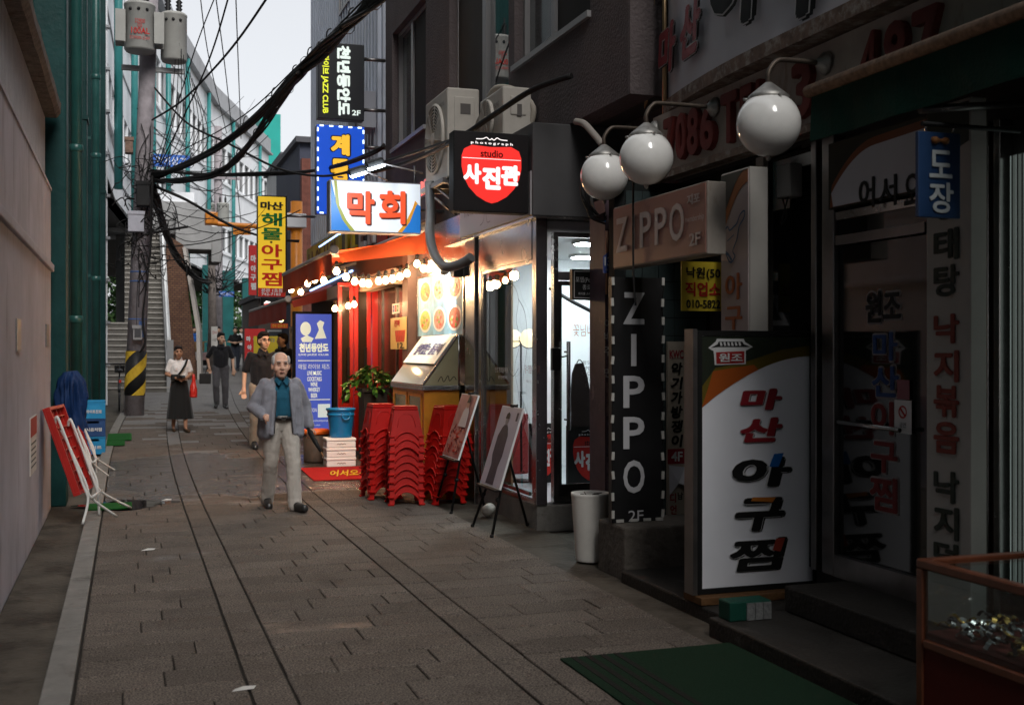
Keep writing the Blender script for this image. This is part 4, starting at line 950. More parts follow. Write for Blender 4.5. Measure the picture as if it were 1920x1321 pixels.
# ---------------------------------------------------------------- standing light-box sign
FL = FY(6.55); r = FL.rect(1306, 620, 1532, 1106); r = (r[0], .13, r[2], r[3]); u0, v0, u1, v1 = r
ls = thing('standing_sign', 'big upright white sign with black frame, brush letters in red and black', 'sign', FL.pt((u0 + u1) / 2, .13))
part('case', MB().slab(FL, r, .12, -.006), M_ink, ls, bevel=.006); part('frame', MB().frame(FL, r, .035, .03, .012), M_ink, ls)
i0, j0, i1, j1 = u0 + .035, v0 + .035, u1 - .035, v1 - .035; W, H = i1 - i0, j1 - j0
M_ls = mat('lightbox_white', (.78, .79, .84), .35, nz=(1.5, .05), wear=(3, .7, (.46, .46, .5), (1, 1, .5)))
part('face', MB().slab(FL, (i0, j0, i1, j1), .004, .0), M_ls, ls)
sweep = lambda off: [(i0 + W * t, j0 + H * (.715 + off + .205 * math.sin(t * 1.57) ** .9)) for t in [k / 16 for k in range(17)]]
tl_, tr_ = (i0, j1 - .001), (i1, j1 - .001)
decal(FL, sweep(0) + [tr_, tl_], mat('sweep_ochre', (.12, .085, .012), .5), ls, o=.003, name='ochre_sweep')
decal(FL, [(i0 + W * t, j0 + H * (.715 + .205 * math.sin(t * 1.57) ** .9)) for t in [k / 10 for k in range(0, 6)]] + [(i0 + W * .46, j0 + H * .885), (i0 + W * .3, j0 + H * .875), (i0 + W * .1, j0 + H * .86), (i0 + W * .06, j0 + H * .80)], mat('sweep_orange', (.33, .075, .012), .5), ls, o=.005, name='orange_sweep')
decal(FL, [(i0, j0 + H * .80), (i0 + W * .12, j0 + H * .875), (i0 + W * .4, j0 + H * .90), (i0 + W * .7, j0 + H * .945), (i1, j0 + H * .965), tr_, tl_], mat('sweep_dark_green', (.02, .026, .017), .5), ls, o=.007, name='green_sweep')
lg = lambda x, y: (FL.uv(x, y))
decal(FL, [lg(*q) for q in ((1327, 652), (1341, 640), (1343, 635), (1393, 635), (1396, 641), (1410, 650), (1397, 657), (1397, 682), (1339, 684), (1337, 658))], M_inkw, ls, o=.009, name='logo_ground')
decal(FL, [lg(*q) for q in ((1341, 660), (1394, 658), (1394, 680), (1342, 682))], mat('logo_red', (.3, .02, .02), .5), ls, o=.0115, name='logo_plate')
ptext(FL, '원조', 1346, 662, 1390, 678, M_inkw, ls, o=.013, bold=.03)
decal(FL, [lg(*q) for q in ((1331, 652), (1344, 645), (1346, 640), (1390, 640), (1393, 645), (1406, 650), (1392, 650), (1345, 650))], M_ink, ls, o=.0115, name='logo_roof')
for k in range(6): decal(FL, [lg(1349 + k * 7, 648), lg(1353 + k * 7, 648), lg(1351 + k * 7, 641), lg(1348 + k * 7, 641)], M_inkw, ls, o=.013, name='roof_tile')
for s, q, m in (('마', (1388, 728, 1464, 768), M_maroon), ('산', (1386, 782, 1464, 828), M_maroon), ('아', (1370, 856, 1482, 912), M_ink), ('구', (1376, 932, 1470, 994), M_ink), ('찜', (1366, 1008, 1468, 1068), M_ink)): layered(FL, s, q, m, ls, o=.003, bold=.085 if s != '찜' else .06, slant=.28)
for q, m in ((((1440, 874), (1449, 850), (1467, 848), (1457, 874)), mat('tip_blue', (.01, .12, .4), .5)), (((1406, 938), (1409, 931), (1452, 931), (1446, 940)), mat('tip_orange', (.5, .16, .02), .5)), (((1446, 1030), (1453, 1008), (1470, 1006), (1461, 1032)), mat('tip_red', (.35, .05, .03), .5))): decal(FL, [lg(*p) for p in q], m, ls, o=.018, name='colour_tip')
part('side_rail', MB().box(FL.pt(u0, 0).x - .035, FL.pt(u0, 0).x - .004, 6.53, 6.65, .13, v1 + .01), M_dsteel, ls)
solo('wood_plank', MB().box(3.45, 4.25, 6.45, 6.70, .078, .127), mat('old_wood', (.12, .06, .025), .8, nz=(12, .3), bump=(30, .4)), 'short brown plank laid under the standing white sign', 'plank', bevel=.006)
# small green box, mat, planter
gbx = thing('storage_box', 'small green box with foil-silver side on the dark step', 'box', (3.5, 5.97, .1))
part('box', MB().box(3.36, 3.64, 5.93, 6.07, .101, .215), mat('box_green', (.006, .05, .034), .6, nz=(9, .2)), gbx, bevel=.008)
for k in range(3): part('foil_panel', MB().box(3.47 + k * .056, 3.522 + k * .056, 5.92, 5.931, .105, .205), mat('foil', (.35, .36, .36), .35, .6, nz=(40, .3), bump=(60, .4)), gbx)
dm = thing('door_mat', 'green ribbed door mat with dark stripes at the bottom edge of the lane', 'mat', (2.8, 4.9, 0))
part('sheet', MB().box(2.25, 3.30, 3.4, 5.83, .002, .012), mat('mat_green', (.005, .026, .012), .95, nz=(90, .5), bump=(120, .8), wear=(2, .64, (.02, .03, .018), (1, 1, 1))), dm)
for k in range(4): part('stripe', MB().box(2.31 + k * .085, 2.345 + k * .085, 3.4, 5.825, .012, .0145), mat('mat_black', (.012, .012, .011), .9, bump=(100, .5)), dm)
pc = onG(1107, 1050)
pt_ = thing('planter', 'tall white ribbed plant pot with dry soil beside the studio door', 'planter', pc)
prof = [(.115, 0), (.118, .01)]
for k in range(46): t = k / 46; prof += [(.118 + .036 * t + (.0035 if k % 2 else 0), .012 + .52 * t)]
prof += [(.157, .535), (.157, .55), (.146, .55), (.142, .48), (.0, .47)]
part('pot', MB().lathe(prof, pc, 32), mat('pot_white', (.6, .58, .54), .55, nz=(4, .08), wear=(5, .66, (.35, .3, .26), (1, 1, .4))), pt_)
part('soil', MB().lathe([(.0, .50), (.141, .495)], pc, 20), mat('soil', (.05, .035, .025), .95, bump=(40, .8)), pt_)
for k in range(4): a = k * 1.7; part('twig', MB().tube([pc + V((.02 * k - .03, 0, .49)), pc + V((.05 * math.cos(a) - .02, .05 * math.sin(a), .54)), pc + V((.1 * math.cos(a), .1 * math.sin(a), .545))], .004, 5), mat('bark', (.06, .045, .035), .9), pt_)
# ---------------------------------------------------------------- jewellery display case, bottom right
jc = thing('display_case', 'wood trimmed glass display case of watches at the bottom right corner', 'display case', (3.5, 3.2, .1))
M_wood = mat('case_wood', (.15, .045, .02), .35, nz=(7, .25), bump=(20, .1), coat=.3); M_rpan = mat('case_red_panel', (.12, .018, .013), .5, nz=(5, .15))
cx0, cx1, cy0, cy1, cz0, cz1 = 3.20, 4.0, 2.2, 4.06, .101, .80
part('base_panel', MB().box(cx0 + .01, cx1, cy0, cy1 - .01, cz0, .47), M_rpan, jc); part('tray', MB().box(cx0 + .02, cx1 - .02, cy0 + .02, cy1 - .02, .471, .50), mat('tray_felt', (.10, .02, .016), .9), jc)
for x in (cx0, cx1 - .04):
    for y in (cy0, cy1 - .04): part('corner_post', MB().box(x, x + .035, y, y + .04, cz0 + .002, cz1 - .03), M_wood, jc, bevel=.006)
for a in ((cx0, cx0 + .045, cy0, cy1), (cx1 - .045, cx1, cy0, cy1), (cx0 + .046, cx1 - .046, cy1 - .045, cy1), (cx0 + .046, cx1 - .046, cy0, cy0 + .045)): part('top_rail', MB().box(*a, cz1 - .03, cz1 + .012), M_wood, jc, bevel=.008)
part('mid_rail', MB().box(cx0 - .004, cx0 + .02, cy0 + .05, cy1 - .05, .44, .475), M_wood, jc, bevel=.005)
part('top_pane', MB().box(cx0 + .046, cx1 - .046, cy0 + .046, cy1 - .046, cz1 - .008, cz1 - .002), M_glass, jc)
part('front_pane', MB().box(cx0 + .012, cx0 + .016, cy0 + .042, cy1 - .042, .476, cz1 - .032), M_glass, jc); part('end_pane', MB().box(cx0 + .04, cx1 - .045, cy1 - .02, cy1 - .016, .476, cz1 - .032), M_glass, jc)
part('back_board', MB().box(cx1 - .03, cx1 - .01, cy0 + .04, cy1 - .04, .501, cz1 - .03), mat('case_back', (.25, .27, .2), .6), jc)
rnd = random.Random(21); wm = [mat('trinket_%s' % n, c_, .25, .9) for n, c_ in (('steel', (.5, .5, .48)), ('gold', (.55, .36, .1)), ('dark', (.05, .05, .05)))]
protos = []
for m_ in wm:
    mb = MB().lathe([(.017, 0), (.02, .003), (.02, .008), (.016, .011), (.0, .011)], (0, 0, 0), 12)
    o1 = mb.mesh('case', m_); st_ = MB()
    for sx in (-1, 1):
        pts = smooth([V((sx * .018, 0, .004)), V((sx * .035, 0, .012)), V((sx * .05, 0, .004)), V((sx * .058, 0, -.012))], 3)
        for a, b in zip(pts, pts[1:]): st_.prism([a + V((0, -.009, 0)), a + V((0, .009, 0)), b + V((0, .009, 0)), b + V((0, -.009, 0))], (0, 0, .003))
    protos.append((o1, st_.mesh('strap', m_), MB().lathe([(.0, .0112), (.0145, .0112)], (0, 0, 0), 12).mesh('dial', rnd.choice([M_ink, M_wht, mat('dial_blue', (.03, .06, .15), .3)]))))
for k in range(120):
    wk = rnd.randrange(3); t = thing('wristwatch', ('steel coloured', 'gold coloured', 'dark')[wk] + ' wristwatch in the jumble inside the glass display case', 'watch', (rnd.uniform(3.26, 3.9), rnd.uniform(3.1, 4.0), .512 + .05 * rnd.random()), 'watches in the display case')
    for me, nm in zip(protos[wk], ('watch_case', 'strap', 'dial')):
        o = bpy.data.objects.new(nm, me); COL.objects.link(o); o.parent = t
    t.rotation_euler = (rnd.uniform(-.6, .6), rnd.uniform(-.6, .6), rnd.uniform(0, 6)); t.scale = (1.05, 1.05, 1.05)

# ================================================================ photo studio
M_white2 = mat('interior_white', (.66, .67, .68), .7); M_plinth = mat('plinth_concrete', (.19, .18, .165), .8, nz=(4, .2), bump=(24, .4), wear=(2, .6, (.1, .09, .08), (1, 1, 1)))
M_grey = mat('charcoal_panel', (.075, .073, .075), .5, nz=(2, .12))
sb = thing('studio_building', 'dark stuccoed building over a glass fronted photo studio on the right', 'building', (5, 12, 0))
part('plinth', MB().box(3.70, 6.6, 10.2, 12.6, -.04, .22), M_plinth, sb, bevel=.015)
part('floor', MB().box(3.78, 6.5, 10.27, 13.4, .221, .24), mat('studio_floor', (.35, .36, .38), .35), sb)
part('room_wall', MB().box(3.8, 6.6, 13.42, 13.5, .22, 2.95), M_white2, sb); part('room_wall', MB().box(6.5, 6.6, 10.25, 13.42, .22, 2.95), M_white2, sb)
part('ceiling', MB().box(3.75, 6.6, 10.25, 13.5, 2.84, 2.95), M_white2, sb)
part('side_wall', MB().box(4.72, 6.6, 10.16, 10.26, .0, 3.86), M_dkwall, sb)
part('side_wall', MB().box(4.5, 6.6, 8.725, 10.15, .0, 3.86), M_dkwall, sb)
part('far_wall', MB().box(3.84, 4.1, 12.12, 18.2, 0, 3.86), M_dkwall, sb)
# steel frame of window and door
FW, FDr = FX(3.70), FY(10.2)
part('corner_post', MB().box(3.685, 3.80, 10.185, 10.30, .221, 2.97), M_steel, sb, bevel=.006)
part('window_post', MB().box(3.69, 3.76, 11.98, 12.12, .1, 2.97), M_steel, sb, bevel=.006)
part('steel_pilaster', MB().box(3.66, 3.84, 12.14, 12.52, -.02, 2.97), M_steel, sb, bevel=.008)
part('soffit', MB().box(3.63, 4.6, 10.1, 13.3, 2.955, 2.975), M_steel, sb)
part('header_beam', MB().box(3.68, 3.80, 10.301, 11.979, 2.58, 2.954), M_steel, sb)
wd = part('shop_window_frame', MB().frame(FW, (-11.978, .222, -10.302, 2.578), .035, .05), M_steel, sb); part('pane', MB().slab(FW, (-11.94, .26, -10.34, 2.54), .008, -.02), M_glass, wd)
part('lower_rail', MB().box(3.672, 3.70, 10.35, 11.94, .30, .33), M_steel, sb)
fa = part('fascia', MB().box(3.62, 4.62, 10.1, 12.55, 2.976, 3.858), M_grey, sb, bevel=.01)
FA = FX(3.62)
ps = part('sign_panel', MB().slab(FA, (-12.54, 2.99, -10.13, 3.40), .012, .012), mat('sign_panel_grey', (.38, .37, .38), .35, nz=(1.5, .08)), sb, label='pale sign panel lettered PHOTO STUDIO')
text(FA, 'PHOTO STUDIO', (-12.35, 3.20, -11.6, 3.30), mat('thin_grey', (.13, .12, .12), .5), ps, o=.015)
stroke(FA, [(-11.75, 3.05), (-11.62, 3.09), (-11.55, 3.25), (-11.5, 3.07), (-11.38, 3.06)], .008, MATS['thin_grey'], ps, o=.015)
# door
dr = thing('glass_door', 'steel framed glass studio door with opening hours lettered on it', 'door', (4.2, 10.2, .24))
rD = (FDr.uv(1038, 700)[0], .24, FDr.uv(1140, 700)[0], 2.32); x0, x1 = rD[0] + .01, rD[2]
part('frame', MB().frame(FDr, (x0, .24, x1 + .1, 2.84), .045, .08, -.02), M_steel, dr); part('transom_bar', MB().slab(FDr, (x0 + .046, 2.38, x1 + .054, 2.46), .07, -.025), M_dsteel, dr)
part('leaf_frame', MB().frame(FDr, (x0 + .05, .27, x1 + .05, 2.37), .04, .04, -.04), M_steel, dr)
part('leaf_pane', MB().slab(FDr, (x0 + .09, .40, x1 + .01, 2.33), .008, -.055), M_glass, dr); part('kick_plate', MB().slab(FDr, (x0 + .09, .31, x1 + .01, .41), .03, -.045), M_steel, dr)
part('transom_pane', MB().slab(FDr, (x0 + .046, 2.46, x1 + .054, 2.79), .006, -.05), M_glass, dr)
h = FDr.rect(1058, 640, 1067, 806); part('pull_bar', MB().tube([FDr.pt((h[0] + h[2]) / 2, h[1], .05), FDr.pt((h[0] + h[2]) / 2, h[3], .05)], .02, 12), M_steel, dr)
for v in (h[1] + .1, h[3] - .1): part('bar_stud', MB().tube([FDr.pt((h[0] + h[2]) / 2, v, .05), FDr.pt((h[0] + h[2]) / 2, v, -.05)], .01, 8), M_steel, dr)
part('lock_box', MB().slab(FDr, FDr.rect(1034, 652, 1050, 694), .06, .03), M_ink, dr, bevel=.006); part('lock_arm', MB().tube([FDr.hit(1048, 670) + V((0, -.02, 0)), FDr.hit(1066, 666) + V((0, -.03, 0))], .008, 6), M_ink, dr)
M_dgr = mat('door_text_grey', (.06, .06, .06), .5)
for s, q, m in (('꽃님네사', (1078, 608, 1130, 630), mat('door_text_brown', (.35, .12, .05), .5)), ('평일 | 월-', (1096, 676, 1130, 684), M_dgr), ('OPEN  09', (1095, 687, 1130, 694), M_dgr), ('CLOSE 19', (1095, 696, 1130, 703), M_dgr), ('점심시간', (1100, 706, 1130, 714), M_dgr), ('0PM-2', (1101, 718, 1128, 725), M_dgr)): ptext(FDr, s, *q, m, dr, o=-.05)
# things seen inside the studio
def lightstrip(x, y):
    t = thing('ceiling_light', 'flat white ceiling light inside the studio %s' % ('above the door' if y < 11.5 else 'near the back wall'), 'lamp', (x, y, 2.8), 'studio ceiling lights')
    part('tray', MB().box(x - .32, x + .32, y - .12, y + .12, 2.805, 2.838), M_white2, t); part('diffuser', MB().box(x - .29, x + .29, y - .09, y + .09, 2.79, 2.804), glow('cool_diffuser', (.93, .97, 1.0), 200), t)
lightstrip(4.7, 10.9); lightstrip(5.3, 12.5)
FI = FY(11.3)
def shield(fr, u, v, w, h): 
    up_ = [(u - w * .5, v + h * .28), (u - w * .46, v + h * .40), (u - w * .33, v + h * .47), (u - w * .1, v + h * .455), (u, v + h * .45), (u + w * .1, v + h * .455), (u + w * .33, v + h * .47), (u + w * .46, v + h * .40), (u + w * .5, v + h * .28)]
    lo = [(u + w * .5, v + h * .1), (u + w * .46, v - h * .08), (u + w * .38, v - h * .24), (u + w * .25, v - h * .38), (u + w * .1, v - h * .47), (u, v - h * .5)]
    return up_ + lo + [(2 * u - a, b) for a, b in lo[-2::-1]]
def studio_sign(fr, r, t, red, white, dark, k=1.0):
    u, v = (r[0] + r[2]) / 2, (r[1] + r[3]) / 2; W, H = r[2] - r[0], r[3] - r[1]
    decal(fr, shield(fr, u, v - H * .02, W * .80, H * .74), red, t, o=.004, name='red_shield')
    decal(fr, [(u - W * .39, v + H * .16), (u + W * .39, v + H * .16), (u + W * .39, v + H * .168), (u - W * .39, v + H * .168)], white, t, o=.006, name='rule_line')
    text(fr, 'studio', (u - W * .15, v + H * .185, u + W * .15, v + H * .275), dark, t, o=.006, bold=.02); text(fr, 'p h o t o g r a p h', (u - W * .28, v + H * .335, u + W * .28, v + H * .375), white, t, o=.008, bold=.03)
    for a, b, c2 in (('사', -.38, -.14), ('진', -.13, .12), ('관', .12, .38)): text(fr, a, (u + W * b, v - H * (.22 if a == '진' else .16), u + W * c2, v + H * (.10 if a != '진' else .07)), white, t, o=.007, bold=.11)
    for sx in (-1, 1): stroke(fr, [(u + sx * W * .21, v + H * .405), (u + sx * W * .12, v + H * .41), (u + sx * W * .07, v + H * .43), (u + sx * W * .03, v + H * .40), (u, v + H * .42)], W * .012, white, t, o=.008)
for q, lb in (((1066, 797, 1150, 912), 'studio floor sign with a red shield standing inside the glass door'), ((995, 815, 1052, 905), 'second shield sign standing behind the first inside the studio')):
    fr = FY(11.1 if q[0] > 1050 else 11.7); r = fr.rect(*q); t = thing('floor_sign', lb, 'sign', fr.pt((r[0] + r[2]) / 2, .24), 'shield signs in the studio'); r = (r[0], .25, r[2], max(r[3], .9))
    part('panel', MB().slab(fr, r, .08), M_ink, t, bevel=.006); studio_sign(fr, r, t, mat('shield_red', (.42, .02, .015), .5), M_inkw, M_ink)
fr = FY(11.05); t = thing('hanging_apron', 'dark brown apron hanging inside the glass door', 'apron', fr.hit(1088, 800), None)
decal(fr, [fr.uv(*q) for q in ((1080, 682), (1094, 680), (1100, 700), (1112, 760), (1108, 798), (1072, 800), (1071, 740), (1074, 700))], mat('apron_brown', (.02, .012, .011), .7), t, o=0, name='cloth', d=.03)
part('neck_loop', MB().tube(smooth([fr.hit(1081, 682), fr.hit(1086, 674), fr.hit(1093, 680)]), .005, 6), M_ink, t)
fr = FY(12.8); solo('boom_arm', MB().tube([fr.hit(1030, 540), fr.hit(1075, 566), fr.hit(1150, 605)], [.02, .025, .02], 8), M_ink, 'black camera boom arm slanting across the studio ceiling', 'boom arm')
t = thing('cage_lamp', 'pair of round cream lamps in a wire cage behind the studio window', 'lamp', FX(4.15).hit(980, 660))
for px in (962, 992):
    c = FX(4.15).hit(px, 634); part('globe', MB().ell(c, .10, 20, 14), glow('cream_lamp', (1.0, .78, .46), 3.2), t)
    for k in range(6): a = k * math.pi / 6; part('cage_wire', MB().tube([c + V((.112 * math.cos(a) * math.cos(q), .112 * math.sin(a) * math.cos(q), .112 * math.sin(q))) for q in [-1.57 + j * .35 for j in range(6)]], .004, 4), M_ink, t)
c = FX(4.15).hit(977, 640); part('cage_ring', MB().tube([c + V((.0, .26 * math.cos(a), .0)) + V((.1 * math.sin(a), 0, 0)) for a in [k * .35 for k in range(19)]], .006, 5), M_ink, t)
part('stem', MB().tube([c, c - V((0, 0, 1.45))], .012, 8), M_ink, t); part('foot', MB().lathe([(.14, 0), (.13, .02), (.02, .03)], (c.x, c.y, .241), 16), M_ink, t)
t = thing('window_figure', 'tall woman outline drawn in thin line on the studio window', 'window sticker', FW.hit(965, 800))
for pl_ in (((948, 615), (952, 560), (962, 535), (972, 560), (968, 600), (975, 640), (965, 690), (972, 740), (966, 795)), ((972, 560), (985, 590), (988, 650), (980, 720), (984, 795)), ((952, 690), (962, 705), (972, 690))): stroke(FW, [FW.uv(*q) for q in pl_], .006, M_ink, t, o=.0)
for s, q, m in (('반명 프로필 여권', (928, 688, 952, 698), M_inkw), ('운전면허', (934, 704, 950, 710), M_inkw), ('광수 명함사진 만들기', (984, 684, 1012, 700), mat('glass_text', (.28, .08, .06), .5)), ('주민등록', (986, 712, 1010, 718), M_inkw)): ptext(FW, s, *q, m, t, o=.0)
t = thing('curtain', 'tan curtain gathered at the far end of the studio window', 'curtain', (3.95, 11.8, .24)); mb = MB()
cur = [V((3.86 + .03 * math.sin(k * 1.3), 11.45 + k * .02, 0)) for k in range(26)]
for a, b in zip(cur, cur[1:]): mb.add([a + V((0, 0, .26)), b + V((0, 0, .26)), b + V((0, 0, 2.55)), a + V((0, 0, 2.55))], [(0, 1, 2, 3)], True)
part('cloth', mb, mat('tan_cloth', (.2, .125, .07), .85, nz=(5, .15)), t)
solo('notice_board', MB().box(4.0, 4.55, 13.38, 13.41, .9, 1.9), mat('paper_white', (.6, .58, .55), .7), 'white price notice on the back wall of the studio', 'notice')
solo('low_cabinet', MB().box(3.9, 4.5, 12.7, 13.2, .245, .95), mat('cabinet_red', (.2, .02, .02), .4), 'low red cabinet at the back of the studio', 'cabinet', bevel=.01)
# hung black studio sign (lit)
FS2 = FY(10.16); r = FS2.rect(851, 248, 991, 398)
ss = thing('lit_sign', 'square black hanging sign with a glowing red shield', 'sign', FS2.pt((r[0] + r[2]) / 2, r[1]))
part('box', MB().slab(FS2, r, .17, -.004), M_ink, ss, bevel=.008); part('face', MB().slab(FS2, (r[0] + .008, r[1] + .008, r[2] - .008, r[3] - .008), .006, .001), mat('sign_face_black', (.012, .010, .011), .3), ss)
studio_sign(FS2, r, ss, glow('lit_red', (1.0, .035, .025), 1.05, (.5, .02, .02)), glow('lit_white', (1.0, .93, .92), 1.1), mat('lit_dark', (.08, .0, .0), .5))
for v in (r[1] + .12, r[3] - .16):
    part('bracket', MB().tube([FS2.pt(r[2] - .01, v, -.08), FS2.pt(3.63, v, -.08)], .012, 6), M_ink, ss)
# purple poster pillar and small signs beside the door
FP = FY(8.95)
ppl = thing('poster_pillar', 'narrow pillar covered with faded purple photo posters beside the glass door', 'pillar', (3.86, 9, 0))
part('core', MB().box(3.87, 4.15, 8.96, 9.3, 0, 3.0), mat('pillar_purple', (.10, .07, .085), .5, nz=(7, .3), wear=(6, .6, (.22, .16, .17), (1, 1, 1))), ppl)
rP = FP.rect(1128, 560, 1152, 985)
for k in range(5): part('poster', MB().slab(FP, (3.88, .5 + k * .32, 4.14, .79 + k * .32), .004, .003 - .0), mat('poster_mauve_%d' % (k % 3), ((.16, .11, .13), (.12, .09, .12), (.2, .13, .13))[k % 3], .5, nz=(18, .5)), ppl)
for s, y0 in (('여', 598), ('배', 622), ('주', 650), ('면', 690)): ptext(FP, s, 1133, y0, 1146, y0 + 17, M_inkw, ppl, o=.006)
t = thing('pipe_grille', 'bundle of thin copper coloured bars above the poster pillar', 'grille', (3.9, 8.93, 2.2))
for k in range(7): part('bar', MB().tube([(3.875 + k * .042, 8.93, 2.18), (3.875 + k * .042, 8.93, 2.72)], .013, 6), mat('copper_bar', (.33, .18, .11), .4, .6), t)
for z in (2.3, 2.5, 2.66): part('cross_bar', MB().tube([(3.86, 8.925, z), (4.15, 8.925, z)], .006, 6), MATS['copper_bar'], t)
f = FY(8.80); r = f.rect(1131, 474, 1158, 512); t = thing('address_plate', 'blue house number plate 132 beside the pink sign', 'sign', f.pt((r[0] + r[2]) / 2, r[1])); u0, v0, u1, v1 = r
M_ab = mat('address_blue', (.03, .06, .22), .45)
decal(f, [(u0, v0), (u1, v0), (u1, v1 - .03), ((u0 + u1) / 2, v1 + .02), (u0, v1 - .03)], M_ab, t, o=0, name='plate', d=.008); text(f, '132-', (u0 + .01, v0 + .06, u1 - .01, v1 - .035), M_inkw, t, o=.004, bold=.03); text(f, '수표로', (u0 + .02, v0 + .015, u1 - .03, v0 + .04), M_inkw, t, o=.004)
flat_sign('projecting_sign', 'small black projecting sign with thin white border and three lines', (1073, 505, 1126, 562), 9.3, M_ink, [('포엠(Poem)', (1079, 519, 1121, 531), M_inkw), ('종로', (1092, 534, 1108, 543), M_inkw), ('파티룸 스터디룸', (1084, 548, 1117, 553), M_inkw)], d=.06)
f = FY(9.3); rr_ = f.rect(1076, 508, 1123, 559); t = [o for o in bpy.data.objects if o.name.startswith('projecting_sign')][0]
part('border_line', MB().frame(f, rr_, .006, .004, .004), M_inkw, t); part('bracket', MB().tube([f.hit(1126, 530) + V((0, .03, 0)), f.hit(1150, 530) + V((0, .03, 0))], .012, 6), M_ink, t)
# cables in the corner above the door
rnd = random.Random(31)
t = thing('cable_bundle', 'drooping bundle of cables in the corner between studio and lamps', 'cables', (3.9, 9.2, 2.5))
for k in range(11):
    a = at(1112 + rnd.uniform(-10, 10), 300, 9.75); b = at(1095 + rnd.uniform(-8, 14), 360, 9.7); c = at(1110 + rnd.uniform(-8, 14), 405, 9.6); d = at(1135, 412 + rnd.uniform(-18, 8), 9.45)
    part('cable', MB().tube(smooth([a, b, c, d], 6), rnd.choice((.008, .012, .016)), 6), rnd.choice([M_cable, M_cable, mat('cable_grey', (.2, .19, .18), .6), mat('cable_blue', (.02, .08, .2), .5)]), t)
solo('conduit_elbow', MB().tube(smooth([at(1080, 228, 9.9), at(1095, 232, 9.8), at(1112, 250, 9.7), at(1130, 272, 9.6)]), .03, 10), mat('conduit_beige', (.3, .27, .24), .7), 'bent beige conduit above the farthest globe lamp', 'pipe')

# ---------------------------------------------------------------- upper floors with windows
FU = FX(4.0)
holes = [(-17.8, 4.9, -15.65, 6.75), (-14.4, 3.9, -11.95, 7.4), (-11.75, 4.8, -9.6, 7.0)]
part('upper_wall', wall(MB(), FU, (-18.3, 3.862, -8.76, 13), holes, .25), M_stucco, sb)
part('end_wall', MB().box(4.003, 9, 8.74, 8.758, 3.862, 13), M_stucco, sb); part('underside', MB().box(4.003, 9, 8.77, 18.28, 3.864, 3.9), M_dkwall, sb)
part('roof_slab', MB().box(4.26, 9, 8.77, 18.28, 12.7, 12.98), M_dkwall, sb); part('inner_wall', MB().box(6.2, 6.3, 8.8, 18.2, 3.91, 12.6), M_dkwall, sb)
M_alu = mat('aluminium_frame', (.33, .32, .32), .4, .5); M_mesh = mat('insect_screen', (.035, .032, .03), .8); M_wpane = mat('window_pane', (.05, .06, .06), .04, spec=.8, nz=(.8, .4))
for i, h in enumerate(holes):
    w = part('window', MB().frame(FU, h, .06, .1, -.10), M_alu, sb); W = h[2] - h[0]
    if i == 1:
        part('shutter_panel', MB().slab(FU, (h[0] + .06, h[1] + .06, h[0] + W * .48, h[3] - .06), .04, -.11), mat('brown_shutter', (.045, .038, .032), .6, nz=(3, .15)), w)
        part('curtain', MB().slab(FU, (h[0] + W * .52, h[1] + .3, h[2] - .1, h[3] - .1), .03, -.28), mat('teal_curtain', (.25, .36, .37), .8, nz=(2, .1), bump=(6, .5)), w)
        part('mullion', MB().slab(FU, (h[0] + W * .48, h[1] + .06, h[0] + W * .54, h[3] - .06), .06, -.09), M_alu, w); part('sash_bar', MB().slab(FU, (h[0] + W * .55, 6.7, h[2] - .06, 6.76), .05, -.13), M_alu, w)
        part('pane', MB().slab(FU, (h[0] + W * .54, h[1] + .06, h[2] - .06, h[3] - .06), .01, -.15), glass('window_glass', (.7, .78, .78), 1.6), w)
    else:
        part('mullion', MB().slab(FU, (h[0] + W * .42, h[1] + .06, h[0] + W * .47, h[3] - .06), .06, -.09), M_alu, w)
        part('pane', MB().slab(FU, (h[0] + .06, h[1] + .06, h[0] + W * .42, h[3] - .06), .01, -.16), M_wpane, w); part('screen', MB().slab(FU, (h[0] + W * .47, h[1] + .06, h[2] - .06, h[3] - .06), .01, -.12), M_mesh, w)
    part('sill', MB().slab(FU, (h[0] - .02, h[1] - .06, h[2] + .02, h[1]), .2, .04), M_alu, sb)
